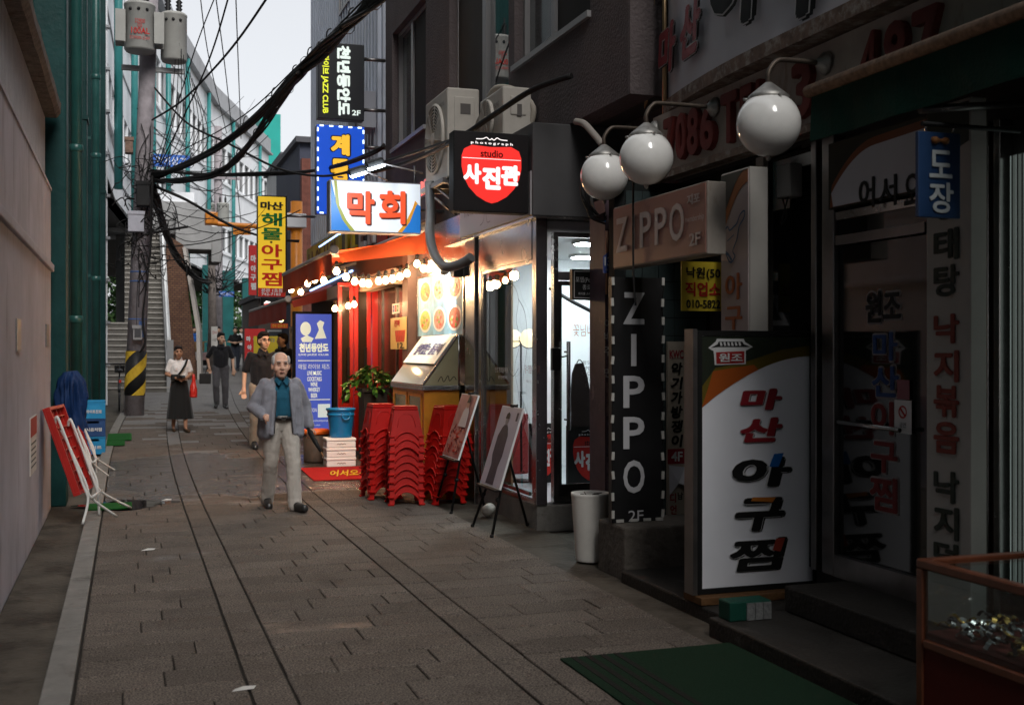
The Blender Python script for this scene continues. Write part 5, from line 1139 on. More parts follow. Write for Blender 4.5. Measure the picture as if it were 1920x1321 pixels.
# air conditioner units
def aircon(lb, Y0, Y1, z0, z1, x0, x1):
    t = thing('air_conditioner', lb, 'air conditioner', (x0, Y0, z0), 'outdoor air conditioner units')
    M_ac = mat('ac_beige', (.42, .39, .35), .5, nz=(4, .1), wear=(4, .66, (.28, .25, .22), (1, 1, .3)))
    part('case', MB().box(x0, x1, Y0, Y1, z0, z1), M_ac, t, bevel=.02)
    R_ = min(Y1 - Y0, z1 - z0) * .40; c = V((x0 - .004, Y1 - R_ - .1, (z0 + z1) / 2))
    part('fan_hole', MB().lathe([(R_ * .98, 0), (R_ * .98, .004)], c, 28, (-1, 0, 0)), mat('fan_dark', (.03, .03, .03), .7), t)
    g = part('fan_grille', MB().lathe([(R_, 0), (R_ * 1.03, .02), (R_ * .97, .035)], c, 28, (-1, 0, 0), cap=False), M_ac, t)
    for k in range(9): q = R_ * (.18 + .09 * k); part('grille_ring', MB().tube([c + V((-.03, q * math.cos(a), q * math.sin(a))) for a in [j * math.pi / 12 for j in range(25)]], .007, 4), M_ac, g)
    for k in range(8): a = k * math.pi / 4 + .2; part('grille_spoke', MB().tube([c + V((-.035, .1 * R_ * math.cos(a), .1 * R_ * math.sin(a))), c + V((-.03, R_ * math.cos(a), R_ * math.sin(a)))], .007, 4), M_ac, g)
    part('fan_hub', MB().lathe([(R_ * .2, 0), (R_ * .18, .02)], c + V((-.025, 0, 0)), 16, (-1, 0, 0)), M_ac, g)
    part('service_panel', MB().box(x0 + .08, x1 - .06, Y0 - .012, Y0 + .01, z0 + (z1 - z0) * .45, z1 - .1), M_ac, t, bevel=.01); part('handle_recess', MB().box(x0 + .15, x1 - .11, Y0 - .016, Y0 - .008, z1 - .3, z1 - .18), mat('recess_shadow', (.1, .09, .085), .6), t)
    text(FX(x0), 'SAMSUNG', (-Y0 - .38, z1 - .18, -Y0 - .12, z1 - .13), mat('thin_grey'), t)
    return t
a1 = aircon('larger beige air conditioner on a bracket with its round fan facing the lane', 12.4, 13.4, 3.66, 4.68, 3.42, 3.80)
aircon('smaller air conditioner half hidden behind the shield sign', 11.0, 11.8, 3.87, 4.4, 3.62, 3.93)
br = thing('unit_bracket', 'steel bracket shelf carrying the larger air conditioner', 'bracket', (3.6, 12.9, 3.6))
for y in (12.45, 12.9, 13.3): part('rail', MB().box(3.38, 4.0, y, y + .05, 3.60, 3.655), M_dsteel, br); part('strut', MB().tube([(3.45, y + .02, 3.6), (3.99, y + .02, 3.2)], .016, 6), M_dsteel, br)
part('front_rail', MB().box(3.36, 3.40, 12.38, 13.42, 3.598, 3.652), M_dsteel, br)
for k in range(3): solo('insulated_hose', MB().tube(smooth([V((3.75, 12.38 - k * .05, 3.9)), V((3.7, 12.1 - k * .2, 4.25 + .1 * k)), V((3.8, 11.5 - k * .1, 4.45)), V((3.95, 11.2 - .1 * k, 4.2)), V((3.9, 11.1, 3.9))]), .03, 8), mat('hose_beige', (.36, .32, .27), .8, bump=(40, .3)), 'coiled beige hose %s behind the shield sign' % ('nearest', 'in the middle', 'farthest back')[k], 'hose')
solo('conduit_pipe', MB().tube(smooth([at(690, 325, 15.2), at(770, 302, 13.6), at(855, 262, 11.9), at(925, 216, 11.2), at(1000, 168, 10.6), at(1072, 142, 10.3)]), .028, 8), M_cable, 'thick black conduit sagging across the stuccoed wall behind the shield sign', 'pipe')
solo('vent_pipe', MB().tube(smooth([at(805, 340, 13.4), at(807, 400, 13.4), at(806, 440, 13.3), at(815, 478, 13.1), at(835, 500, 12.8), at(865, 494, 12.6), at(884, 482, 12.5)]), .055, 14), mat('duct_grey', (.14, .135, .13), .45, nz=(5, .15)), 'bent dark grey vent pipe above the lit food board', 'pipe')
t = thing('meter_box', 'dark metal meter box under the larger air conditioner', 'box', (3.6, 12.9, 2.9)); f = FX(3.62); r = f.rect(787, 362, 818, 415)
part('case', MB().slab(f, (r[0], r[1], r[0] + .45, r[3]), .12, .02), mat('meter_dark', (.06, .056, .052), .4, .5, nz=(4, .2)), t, bevel=.015); part('door_lip', MB().frame(f, (r[0] + .02, r[1] + .02, r[0] + .43, r[3] - .02), .02, .012, .03), M_dsteel, t)

# ================================================================ fish restaurant with orange awning
M_awn = mat('orange_red_canvas', (.62, .085, .02), .7, nz=(2, .12), bump=(5, .15)); M_awnd = mat('dull_red_canvas', (.34, .05, .03), .75, nz=(2, .15))
fb = thing('fish_restaurant', 'lit restaurant front with red doors under the orange awning', 'building', (4.2, 17, 0))
part('wall', MB().box(3.90, 8, 18.22, 25.6, 0, 4.0), mat('dim_shopfront', (.05, .042, .036), .6, nz=(2, .3)), fb)
part('steel_face', MB().box(3.70, 3.83, 12.56, 14.98, .0, 3.3), M_steel, fb)
part('brown_post', MB().box(3.58, 3.83, 15.0, 15.3, .0, 3.2), mat('brown_post', (.10, .055, .04), .45, nz=(5, .2)), fb)
part('glass_front', MB().box(3.72, 3.76, 15.32, 18.2, .3, 2.9), mat('amber_glass', (.03, .018, .012), .16, spec=.35), fb); part('sill', MB().box(3.66, 3.83, 15.31, 18.21, .0, .3), M_dkwall, fb); part('lintel', MB().box(3.64, 3.83, 15.31, 21.5, 2.9, 3.25), mat('lintel_brown', (.12, .07, .05), .6), fb)
for y in (16.2, 17.2): part('glazing_bar', MB().box(3.70, 3.78, y, y + .05, .3, 2.9), M_dsteel, fb)
M_rdoor = mat('red_door_paint', (.50, .02, .015), .35, nz=(3, .1), coat=.3)
FR = FY(17.6)
rd = thing('double_doors', 'tall red double doors with glass strips and black pull handles', 'door', (3.35, 17.6, gz(17.6)))
for y0, y1 in ((634, 663), (664, 696)):
    r = (FR.uv(y0, 660)[0], gz(17.6) + .02, FR.uv(y1, 660)[0], 2.76); W = r[2] - r[0]
    lf = part('door_leaf', MB().frame(FR, r, W * .25, .06, .0), M_rdoor, rd, bevel=.006)
    part('pane', MB().slab(FR, (r[0] + W * .22, r[1] + W * .22, r[2] - W * .22, r[3] - W * .5), .01, -.03), MATS['amber_glass'], lf); part('lower_panel', MB().slab(FR, (r[0] + W * .22, r[1] + W * .22, r[2] - W * .22, r[1] + .75), .03, -.01), M_rdoor, lf)
    part('pull_handle', MB().slab(FR, (r[0] + W * .55, 1.05, r[0] + W * .72, 1.75), .03, .05), M_ink, lf, bevel=.006)
part('jamb', MB().box(3.63, 3.72, 17.58, 17.72, gz(17.6), 2.8), M_rdoor, rd)
# two awnings
def awning(lb, ya, yb, xo, xi, zo, zi, vh, m, mv):
    t = thing('awning', lb, 'awning', (xo, (ya + yb) / 2, zo - vh), 'awnings over the fish restaurant'); n = 30; mb, mv_ = MB(), MB()
    for k in range(n):
        a, b = ya + (yb - ya) * k / n, ya + (yb - ya) * (k + 1) / n; s1, s2 = .02 * math.sin(a * 5), .02 * math.sin(b * 5)
        xm, zm = (xo + xi) / 2, (zo + zi) / 2 - .05
        mb.add([(xo, a, zo), (xo, b, zo), (xm, b, zm + s2), (xm, a, zm + s1), (xi, b, zi), (xi, a, zi)], [(0, 1, 2, 3), (3, 2, 4, 5)], True)
        mv_.add([(xo - .03, a, zo - .02), (xo - .03, b, zo - .02), (xo - .03 + s2, b, zo - vh), (xo - .03 + s1, a, zo - vh)], [(0, 1, 2, 3)], True)
    part('canvas', mb, m, t); part('valance', mv_, mv, t)
    part('front_bar', MB().tube([(xo - .01, ya - .02, zo + .01), (xo - .01, yb, zo + .01)], .035, 10), mat('bar_grey', (.3, .28, .27), .4, .4), t)
    part('end_cap', MB().lathe([(.06, 0), (.065, .03), (.05, .06)], (xo - .01, ya - .02, zo + .01), 14, (0, -1, 0)), mat('cap_grey', (.38, .36, .34), .5), t)
    part('roller', MB().tube([(xi, ya - .03, zi + .02), (xi, yb, zi + .02)], .06, 12), MATS['cap_grey'], t)
    for y in (ya + .3, yb - .5): part('folding_arm', MB().tube([(xi, y, zi - .1), ((xi + xo) / 2 + .1, y + .5, (zi + zo) / 2 - .1), (xo + .03, y, zo - .03)], .028, 8), MATS['cap_grey'], t)
    part('inner_flap', MB().quad((xo + .05, ya, zo - .03), (xi, ya, zi - .06), (xi, ya, zi - .32), (xo + .1, ya, zo - .14)), m, t)
    return t
awning('bright orange red awning with valance over the fish restaurant front', 14.5, 19.4, 2.5, 3.72, 2.97, 3.30, .30, M_awn, M_awn)
awning('dull red awning farther back behind the standing jazz sign', 20.8, 27.5, 2.75, 3.9, 2.62, 3.05, .36, M_awnd, M_awnd)
# white boxed beam under awning
solo('shutter_box', MB().box(3.45, 3.66, 15.4, 21.0, 2.62, 2.84), mat('cream_box', (.5, .42, .33), .5), 'cream roller shutter box under the orange awning', 'box', bevel=.01)
# blue LED tubes and shop lettering above
M_ledb = glow('led_blue', (.25, .45, 1.0), 7)
t = thing('led_sign', 'row of letters with blue LED tubes on the wall above the orange awning', 'sign', (3.8, 17.5, 3.4)); f = FX(3.82)
part('board', MB().slab(f, (-21.3, 3.35, -14.6, 4.05), .06), mat('board_dark', (.06, .055, .06), .5), t)
part('led_tube', MB().tube([f.hit(602, 463) + V((-.03, 0, 0)), f.hit(640, 438) + V((-.03, 0, 0))], .02, 6), M_ledb, t); part('led_tube', MB().tube([f.hit(600, 545) + V((-.2, 0, 0)), f.hit(682, 508) + V((-.2, 0, 0))], .018, 6), M_ledb, t)
for k, (s, m) in enumerate((('J', MATS['sign_yellow']), ('L', MATS['sign_yellow']), ('E', M_inkw), ('N', M_inkw))): text(f, s, (-20.9 + k * .75, 3.45, -20.45 + k * .75, 3.95), m, t, bold=.05, thick=.05, o=.001)
for k in range(2): part('red_panel', MB().slab(f, (-17.9 + k * .9, 3.40, -17.2 + k * .9, 4.02), .02, .05), M_red, t); text(f, ('맥주', 'BEER')[k], (-17.85 + k * .9, 3.5, -17.25 + k * .9, 3.9), M_inkw, t, o=.055, bold=.04)
for k, s in enumerate('막회전문'): text(f, s, (-16.2 + k * .42, 3.42, -15.85 + k * .42, 4.0), glow('lit_pink', (1.0, .25, .22), .9), t, o=.01, bold=.12, thick=.03)
# yellow shop board beyond
t = thing('shop_board', 'faded yellow shop board with brown letters beyond the LED letters', 'sign', (3.78, 22.5, 3.2)); f = FX(3.78)
part('board', MB().slab(f, (-25.5, 3.15, -21.4, 3.95), .08), mat('board_yellow', (.42, .3, .05), .6, nz=(2, .2)), t)
for k, s in enumerate('낙원식당'): text(f, s, (-25.2 + k * .95, 3.25, -24.5 + k * .95, 3.85), mat('letter_brown', (.12, .05, .03), .6), t, bold=.06)

# lit makhoe sign
FM = FY(14.0); r = FM.rect(621, 342, 788, 434); u0, v0, u1, v1 = r
ms = thing('lit_sign', 'glowing white box sign with two big orange red Korean letters', 'sign', FM.pt((u0 + u1) / 2, v0))
part('box', MB().slab(FM, (u0 - .02, v0 - .02, u1 + .01, v1 + .015), .22, -.005), mat('sign_case_grey', (.2, .2, .22), .4, .4), ms, bevel=.008)
part('face', MB().slab(FM, r, .006, .001), glow('lit_face', (.86, .93, 1.0), .7), ms)
W, H = u1 - u0, v1 - v0
for sx in (0, 1):
    m_ = (lambda t_: u0 + W * t_) if sx == 0 else (lambda t_: u1 - W * t_)
    decal(FM, [(m_(0), v1 if sx == 0 else v0 + H * .55), (m_(.05), v0 + H * .62), (m_(.13), v0 + H * .25), (m_(.22), v0), (m_(0), v0)], glow('lit_blue', (.02, .2, .62), .75), ms, o=.004, name='blue_wave')
    decal(FM, [(m_(.03), v1 if sx == 0 else v0 + H * .6), (m_(.06), v1 if sx == 0 else v0 + H * .66), (m_(.09), v0 + H * .5), (m_(.17), v0 + H * .2), (m_(.26), v0), (m_(.21), v0), (m_(.12), v0 + H * .22), (m_(.05), v0 + H * .55)], glow('lit_olive' if sx == 0 else 'lit_amber', (.35, .36, .05) if sx == 0 else (.8, .35, .03), .6), ms, o=.006, name='side_wave')
M_lor = glow('lit_orange', (1.0, .09, .02), .8, (.6, .08, .03))
for s, a, b in (('막', 650, 702), ('회', 710, 760)):
    q = FM.rect(a, 358, b, 420); text(FM, s, (q[0] + .02, q[1] - .02, q[2] + .02, q[3] - .02), mat('lit_shadow', (.12, .04, .03), .5), ms, o=.005, bold=.07, name='letter_shadow'); text(FM, s, q, M_lor, ms, o=.012, bold=.06)
part('hanger', MB().tube([FM.pt(u1 - .05, v1, -.1), FM.pt(u1 - .05, v1 + .25, -.1)], .015, 6), M_dsteel, ms); part('hanger', MB().tube([FM.pt(u1, v0 + .3, -.1), (3.98, 14.1, v0 + .3)], .02, 6), M_dsteel, ms)
# floodlights on arms
def lamp_light(name, p, e, col, parent, kind='POINT', size=.05, aim=None, spot=1.4):
    d = bpy.data.lights.new(name, kind); d.energy = e * EK; d.color = col; d.shadow_soft_size = size
    if kind == 'SPOT': d.spot_size = spot; d.spot_blend = .5
    o = bpy.data.objects.new(name, d); COL.objects.link(o); o.parent = parent; o.location = V(p) - wloc(parent)
    if aim is not None: o.rotation_euler = (V(p) - V(aim)).to_track_quat('Z', 'Y').to_euler()
    return o
M_flood = glow('flood_white', (.78, .9, 1.0), 60)
for px, py, d, bx, by, lb in ((670, 322, 13.2, 726, 338, 'lower bright floodlight on a slanting arm above the glowing white sign'), (703, 308, 12.6, 792, 324, 'upper bright floodlight on a slanting arm beside the dark stuccoed wall')):
    p = at(px, py, d); q = at(bx, by, d + .5); t = thing('floodlight', lb, 'lamp', p, 'floodlights above the lit sign')
    mrot = Matrix.Rotation(-.35, 3, 'Y') @ Matrix.Rotation(.3, 3, 'X')
    part('head', MB().obox(p + V((0, .02, .02)), (.20, .10, .07), mrot), M_ink, t, bevel=.01); part('lens', MB().obox(p + mrot @ V((0, -.02, -.03)), (.18, .09, .02), mrot), M_flood, t)
    part('arm', MB().tube([p + V((.08, .03, .02)), q], .009, 8), mat('arm_grey', (.3, .28, .28), .5), t)
    lamp_light('flood_beam', p + V((0, -.06, -.1)), 16, (.8, .9, 1.0), t, 'SPOT', .06, FM.pt((u0 + u1) / 2, v0 + .2), 1.9)
# vertical lit signs farther along
FJ = FY(18.0); r = FJ.rect(596, 81, 683, 224); u0, v0, u1, v1 = r
js = thing('vertical_sign', 'black vertical sign with yellow JAZZ CLUB and white letters above the blue sign', 'sign', FJ.pt((u0 + u1) / 2, v0))
part('box', MB().slab(FJ, r, .2), mat('jazz_black', (.01, .011, .015), .35), js, bevel=.01)
text(FJ, '라이브 JAZZ CLUB', (u0 + .05, v0 + .08, u0 + .18, v1 - .2), glow('lit_yellow', (.85, .9, .05), .85), js, bold=.05, rot=-1)
text(FJ, '천년동안도', (u0 + .30, v0 + .06, u0 + .52, v1 - .04), glow('lit_cool_white', (.85, .95, .9), .8), js, bold=.10, rot=-1)
ptext(FJ, '2F', 660, 207, 676, 217, MATS['lit_cool_white'], js, bold=.04)
for z in (v0 + .2, v1 - .2): part('bracket', MB().tube([FJ.pt(u1, z, -.1), (3.95, 18.1, z)], .03, 6), M_dsteel, js)
r = FJ.rect(594, 236, 683, 402); u0, v0, u1, v1 = r
bs2 = thing('vertical_sign', 'glowing blue vertical sign with orange letters edged by small white lights', 'sign', FJ.pt((u0 + u1) / 2, v0))
part('box', MB().slab(FJ, r, .2, -.004), mat('blue_case', (.03, .06, .2), .4), bs2, bevel=.01); part('face', MB().slab(FJ, r, .004, .0), glow('lit_deep_blue', (.0, .09, .75), .8, (.01, .05, .3)), bs2)
for s, y0, y1 in (('계', 252, 292), ('동', 298, 342), ('찜', 350, 392)): q = FJ.rect(620, y0, 656, y1); text(FJ, s, (q[0] - .02, q[1] - .02, q[2] + .02, q[3] + .02), M_ink, bs2, o=.003, bold=.16, rot=0, name='letter_shadow'); text(FJ, s, q, glow('lit_gold', (1.0, .55, .04), .85), bs2, o=.007, bold=.1)
ew = MB().box(-.03, .03, -.012, 0, -.01, .01).mesh('edge_light', glow('edge_led', (.7, .85, 1.0), 4)); ev = MB().box(-.01, .01, -.012, 0, -.03, .03).mesh('edge_light', MATS['edge_led'])
for k in range(9):
    for u in (u0 + .015, u1 - .015):
        o = bpy.data.objects.new('edge_light', ev); COL.objects.link(o); o.parent = bs2; o.location = FJ.pt(u, v0 + (v1 - v0) * (k + .5) / 9, .004) - bs2.location
for k in range(5):
    for v in (v0 + .015, v1 - .015):
        o = bpy.data.objects.new('edge_light', ew); COL.objects.link(o); o.parent = bs2; o.location = FJ.pt(u0 + (u1 - u0) * (k + .5) / 5, v, .004) - bs2.location
for z in (v0 + .3, v1 - .3): part('bracket', MB().tube([FJ.pt(u1, z, -.1), (3.95, 18.1, z)], .03, 6), M_dsteel, bs2)
FYs = FY(25.0); r = FYs.rect(483, 368, 536, 556); u0, v0, u1, v1 = r
ys = thing('vertical_sign', 'tall yellow vertical sign with green and red letters and a phone number', 'sign', FYs.pt((u0 + u1) / 2, v0))
part('box', MB().slab(FYs, r, .2, -.004), M_ink, ys); part('face', MB().slab(FYs, (u0 + .01, v0 + .01, u1 - .01, v1 - .01), .004, .0), glow('lit_sign_yellow', (1.0, .62, .02), .55, (.6, .4, .02)), ys)
part('backing_frame', MB().slab(FYs, (u0 + .12, v0 + .3, u1 + .06, v1 + .05), .1, -.25), M_ink, ys)
M_lgn, M_lrd = mat('letter_green', (.0, .14, .03), .5), mat('letter_red', (.55, .02, .01), .5)
ptext(FYs, '마산', 488, 378, 531, 394, M_ink, ys, bold=.09)
for s, y0, y1, m in (('해', 399, 424, M_lgn), ('물', 427, 450, M_lgn), ('아', 458, 482, M_lrd), ('구', 486, 506, M_lrd), ('찜', 510, 536, M_lrd)): ptext(FYs, s, 490, y0, 529, y1, m, ys, bold=.045)
ptext(FYs, '·', 506, 452, 511, 456, M_ink, ys, bold=.1)
part('foot_panel', MB().slab(FYs, FYs.rect(484, 540, 535, 556), .003, .003), M_red, ys); ptext(FYs, '본관 1호점', 490, 541, 529, 548, M_inkw, ys, o=.006, bold=.03); ptext(FYs, '742-7183', 490, 549, 526, 554, M_inkw, ys, o=.006, bold=.03)
for z in (v0 + .4, v1 - .4): part('bracket', MB().tube([FYs.pt(u1, z, -.1), (3.95, 25.1, z)], .03, 6), M_dsteel, ys)
flat_sign('vertical_sign', 'red vertical sign peeping out behind the tall yellow sign', (467, 460, 500, 553), 33, mat('panel_red', (.5, .02, .02), .45), [('마', (470, 478, 480, 492), M_inkw, dict(bold=.1)), ('아', (470, 497, 480, 510), M_inkw, dict(bold=.1)), ('구', (470, 514, 480, 526), M_inkw, dict(bold=.1)), ('찜', (470, 530, 480, 543), M_inkw, dict(bold=.1))], d=.2)
# corrugated pale building above the awnings
M_corr = mat('corrugated_blue_white', (.48, .52, .60), .4, nz=(1.5, .1), wear=(2, .66, (.36, .38, .42), (1, 1, .2)))
cbd = thing('corrugated_building', 'tall pale blue corrugated metal building behind the jazz club sign', 'building', (5, 22, 4))
part('wall', MB().box(3.96, 8, 18.31, 25.8, 4.02, 14), M_corr, cbd)
rbm = MB().box(-.06, .0, -.05, .05, 0, 9.9).mesh('rib', M_corr)
for k in range(28):
    if not 3 <= k <= 24: pass
    o = bpy.data.objects.new('rib', rbm); COL.objects.link(o); o.parent = cbd; o.location = V((3.96, 18.5 + k * .265, 4.05)) - cbd.location
f = FX(3.9); 
for y0, y1, z0, z1 in ((21.0, 22.0, 8.2, 12), (18.9, 19.8, 8.0, 13)): w = part('window', MB().frame(f, (-y1, z0, -y0, z1), .06, .08, .02), M_alu, cbd); part('pane', MB().slab(f, (-y1 + .06, z0 + .06, -y0 - .06, z1 - .06), .02, -.0), M_wpane, w)
part('wall_unit', MB().box(3.55, 3.9, 18.6, 19.2, 5.4, 6.0), mat('unit_grey', (.35, .36, .4), .5), cbd)
# far right-hand houses
for nm, lb, px0, px1, d, pt, col, in (('building', 'grey concrete building beyond the pale corrugated one', 532, 580, 46, 295, (.42, .42, .42)), ('building', 'dark house with reddish pillar peeping out beside the corrugated building', 562, 584, 36, 268, (.05, .055, .08)), ('building', 'low dim shop row at the end of the lane', 485, 540, 40, 560, (.09, .07, .06))):
    a, b = at(px0, 600, d), at(px1, 600, d); zt_ = at((px0 + px1) / 2, pt, d).z
    t = thing(nm, lb, 'building', (a.x, a.y, gz(a.y))); part('wall', MB().box(a.x, b.x + 2, a.y, a.y + 6, gz(a.y) - .1, zt_), mat('wall_%d_%d' % (px0, d), col, .7, nz=(1, .12)), t)
    part('roof', MB().box(a.x - .15, b.x + 2, a.y - .2, a.y + 6, zt_ + .002, zt_ + .18), mat('roof_dark', (.08, .08, .09), .7), t)
    for k in range(2): 
        f = FY(a.y); u = a.x + .3 + k * .75; w = part('window', MB().frame(f, (u, zt_ - 2.2, u + .55, zt_ - 1.1), .05, .04, .03), M_wf, t); part('pane', MB().slab(f, (u + .05, zt_ - 2.15, u + .5, zt_ - 1.15), .02, .012), M_pane, w)
a = at(574, 300, 35.8); solo('brick_pillar', MB().box(a.x - .18, a.x + .3, a.y - .3, a.y, gz(a.y), at(574, 300, 35.8).z), mat('red_brick_far', (.16, .06, .045), .8, nz=(6, .3)), 'reddish brick pillar beside the dark house', 'pillar')

# ================================================================ string lights
M_bulb = glow('warm_bulb', (1.0, .62, .30), 42); M_sock = mat('lamp_socket', (.03, .025, .02), .5)
F25, F145, F17 = FX(2.5), FY(14.46), FY(17.2)
spots = [(F25, 546, 543), (F25, 564, 547), (F25, 577, 531), (F25, 590, 524), (F25, 607, 525), (F145, 631, 508), (F145, 649, 519), (F145, 665, 527), (F145, 680, 530), (F145, 691, 531), (F145, 710, 526), (F145, 723, 525), (F145, 736, 522), (F145, 750, 518), (F145, 763, 512), (F145, 782, 494), (F145, 794, 503), (F17, 628, 578), (F17, 653, 573), (F17, 664, 570), (FY(22.5), 553, 604), (FY(22.5), 575, 603)]
words = 'first second third fourth fifth sixth seventh eighth ninth tenth eleventh twelfth thirteenth fourteenth fifteenth sixteenth seventeenth'.split()
hang = []
bulb_me = MB().lathe([(.0, -.062), (.018, -.058), (.030, -.044), (.034, -.028), (.030, -.012), (.018, .004), (.014, .014)], (0, 0, 0), 14).mesh('bulb', M_bulb)
sock_me = MB().lathe([(.016, .012), (.02, .016), (.02, .06), (.008, .075)], (0, 0, 0), 10).mesh('socket', M_sock)
for i, (f, px, py) in enumerate(spots):
    p = f.hit(px, py) + V((0, 0, .03))
    t = thing('string_bulb', ('warm bare bulb on the awning string, %s from its far end' % words[i]) if i < 17 else ('warm bare bulb glowing inside the restaurant doorway, %s of three' % ('left', 'middle', 'right')[i - 17] if i < 20 else 'warm lamp under the dull red awning, %s of two' % ('left', 'right')[i - 20]), 'light bulb', p, 'bare bulbs under the awnings')
    for nm, me in (('bulb', bulb_me), ('socket', sock_me)): o = bpy.data.objects.new(nm, me); COL.objects.link(o); o.parent = t
    t.scale = (1.3,) * 3; hang.append(p + V((0, 0, .085)))
    if i in (1, 4, 5, 8, 12, 15, 18): lamp_light('bulb_light', p - V((0, 0, .03)), 70, (1.0, .6, .3), t, 'POINT', .06)
pts = []
for a, b in zip(hang[:17], hang[1:17]): pts += sag(a, b, .05, 6)[:-1]
solo('light_string', MB().tube([(2.5, 19.3, 2.75)] + pts + [hang[16], F145.hit(812, 470)], .007, 5, smooth=True), M_cable, 'black cable of the bulb string looping under the orange awning', 'cable')

# ================================================================ lit food board and its lamp
FB_ = FX(3.66)
fbd = thing('menu_board', 'brightly lit food picture board with six dishes on blue', 'menu board', (3.67, 13.6, 1.88))
r = (-14.72, 1.88, -12.56, 2.66); u0, v0, u1, v1 = r
part('board', MB().slab(FB_, r, .03), mat('board_blue', (.2, .42, .6), .5, nz=(5, .35)), fbd); part('frame', MB().frame(FB_, (u0 - .02, v0 - .02, u1 + .02, v1 + .02), .03, .05, .012), M_steel, fbd)
cols = [(.5, .2, .1), (.55, .4, .3), (.5, .12, .1), (.35, .4, .12), (.55, .25, .2), (.55, .09, .06)]
for k in range(6):
    u, v = u0 + .38 + (k % 3) * .70, v1 - .2 - (k // 3) * .37
    decal(FB_, disc(FB_, u, v, .30, .155), mat('dish_white', (.7, .7, .68), .4), fbd, o=.003, name='dish'); decal(FB_, disc(FB_, u, v, .25, .125), mat('food_%d' % k, cols[k], .5, nz=(22, .6)), fbd, o=.005, name='food')
    rn = random.Random(k)
    for q in range(9): a = rn.uniform(0, 6.3); e = rn.uniform(.2, .9); decal(FB_, disc(FB_, u + .2 * e * math.cos(a), v + .1 * e * math.sin(a), .045, .022, 8), mat('garnish_%d' % (q % 3), ((.6, .35, .25), (.2, .35, .08), (.6, .12, .08))[q % 3], .5), fbd, o=.007 + .0005 * q, name='garnish')
wl_ = thing('wall_light', 'small spotlight and dark box above the lit food board', 'lamp', (3.6, 12.9, 2.7)); c = V((3.52, 12.75, 2.62))
part('box', MB().box(3.54, 3.66, 12.55, 12.72, 2.55, 2.72), M_ink, wl_, bevel=.008); part('spot_head', MB().lathe([(.03, 0), (.035, .02), (.045, .08), (.03, .13)], c + V((-.05, .1, -.02)), 14, (.4, -.6, .3)), mat('lamp_cream', (.45, .4, .32), .4), wl_)
part('lens', MB().lathe([(.042, -.002), (.0, -.004)], c + V((-.05, .1, -.02)), 14, (.4, -.6, .3)), glow('warm_lens', (1, .82, .6), 40), wl_)
lamp_light('board_beam', c + V((-.25, .15, .12)), 170, (1.0, .86, .68), wl_, 'SPOT', .05, V((3.66, 13.7, 2.2)), 2.0)
# posters on the glass left of the board
FPs = FX(3.69)
t = thing('wall_poster', 'yellow stew poster with red bowl and price on the steel front', 'poster', (3.69, 15, 1.4)); r = FPs.rect(747, 592, 779, 645)
r = (-15.95, 1.72, -14.98, 2.16); FPs = FX(3.56)
part('sheet', MB().slab(FPs, r, .003, .002), mat('poster_yellow', (.6, .5, .2), .5), t); u0, v0, u1, v1 = r
decal(FPs, [(u0 + .35, v0 + .1), (u1 - .12, v0 + .1), (u1 - .05, v0 + .26), (u0 + .28, v0 + .26)], mat('bowl_red', (.45, .06, .03), .5, nz=(20, .4)), t, o=.004, name='bowl'); text(FPs, '진짜', (u0 + .25, v1 - .13, u0 + .6, v1 - .03), M_red, t, o=.004, bold=.05); text(FPs, '12.', (u0 + .45, v0 + .01, u1 - .1, v0 + .09), M_ink, t, o=.004, bold=.05)
t = thing('card_sticker', 'small white card payment sticker above the yellow poster', 'sticker', (3.56, 15.5, 2.22)); part('sheet', MB().slab(FPs, (-15.85, 2.22, -15.4, 2.36), .003, .002), M_wht, t)
for k, c_ in enumerate(((.02, .1, .4), (.5, .03, .03), (.02, .3, .08))): part('colour_bar', MB().slab(FPs, (-15.8 + k * .13, 2.245, -15.7 + k * .13, 2.335), .001, .004), mat('jcb_%d' % k, c_, .5), t); text(FPs, 'JCB'[k], (-15.785 + k * .13, 2.27, -15.715 + k * .13, 2.31), M_inkw, t, o=.006)

# ================================================================ fish counter
cn = thing('fish_counter', 'orange food counter with a slanted glass lid carrying a blue lettered board', 'counter', (3.4, 13.4, 0))
M_oc = mat('counter_orange', (.62, .27, .02), .45, nz=(4, .15), wear=(5, .64, (.3, .1, .02), (1, 1, .25)))
X0, X1, Y0, Y1 = 3.2, 3.64, 12.66, 14.3
part('cabinet', MB().box(X0 + .02, X1, Y0 + .02, Y1, -.02, 1.24), M_oc, cn)
part('counter_rim', MB().box(X0 - .01, X1 + .01, Y0 - .01, Y1 + .01, 1.24, 1.30), M_steel, cn, bevel=.008)
FC = FX(X0 + .02)
for a, b in ((-14.2, -13.5), (-13.42, -12.78)): w = part('cabinet_window', MB().frame(FC, (a, .80, b, 1.2), .04, .03, .012), M_oc, cn); part('pane', MB().slab(FC, (a + .04, .84, b - .04, 1.16), .006, .004), mat('dim_green_glass', (.12, .16, .10), .08), w)
part('lid_glass', MB().prism([(X0, Y0, 1.31), (X0, Y1, 1.31), (X1 - .02, Y1, 1.87), (X1 - .02, Y0, 1.87)], (.006, 0, -.006)), mat('lid_pale_glass', (.34, .37, .34), .06, spec=.8), cn)
part('lid_side', MB().prism([(X0 + .01, Y0 + .004, 1.301), (X1 - .01, Y0 + .004, 1.301), (X1 - .01, Y0 + .004, 1.87)], (0, .006, 0)), mat('lid_side_glass', (.4, .37, .22), .1, spec=.7), cn)
part('lid_edge', MB().tube([(X0, Y0, 1.31), (X1 - .02, Y0, 1.88), (X1 - .02, Y1, 1.88)], .014, 6, smooth=False), M_steel, cn); part('lid_post', MB().tube([(X1 - .01, Y0, 1.3), (X1 - .01, Y0, 1.88)], .012, 6), M_steel, cn)
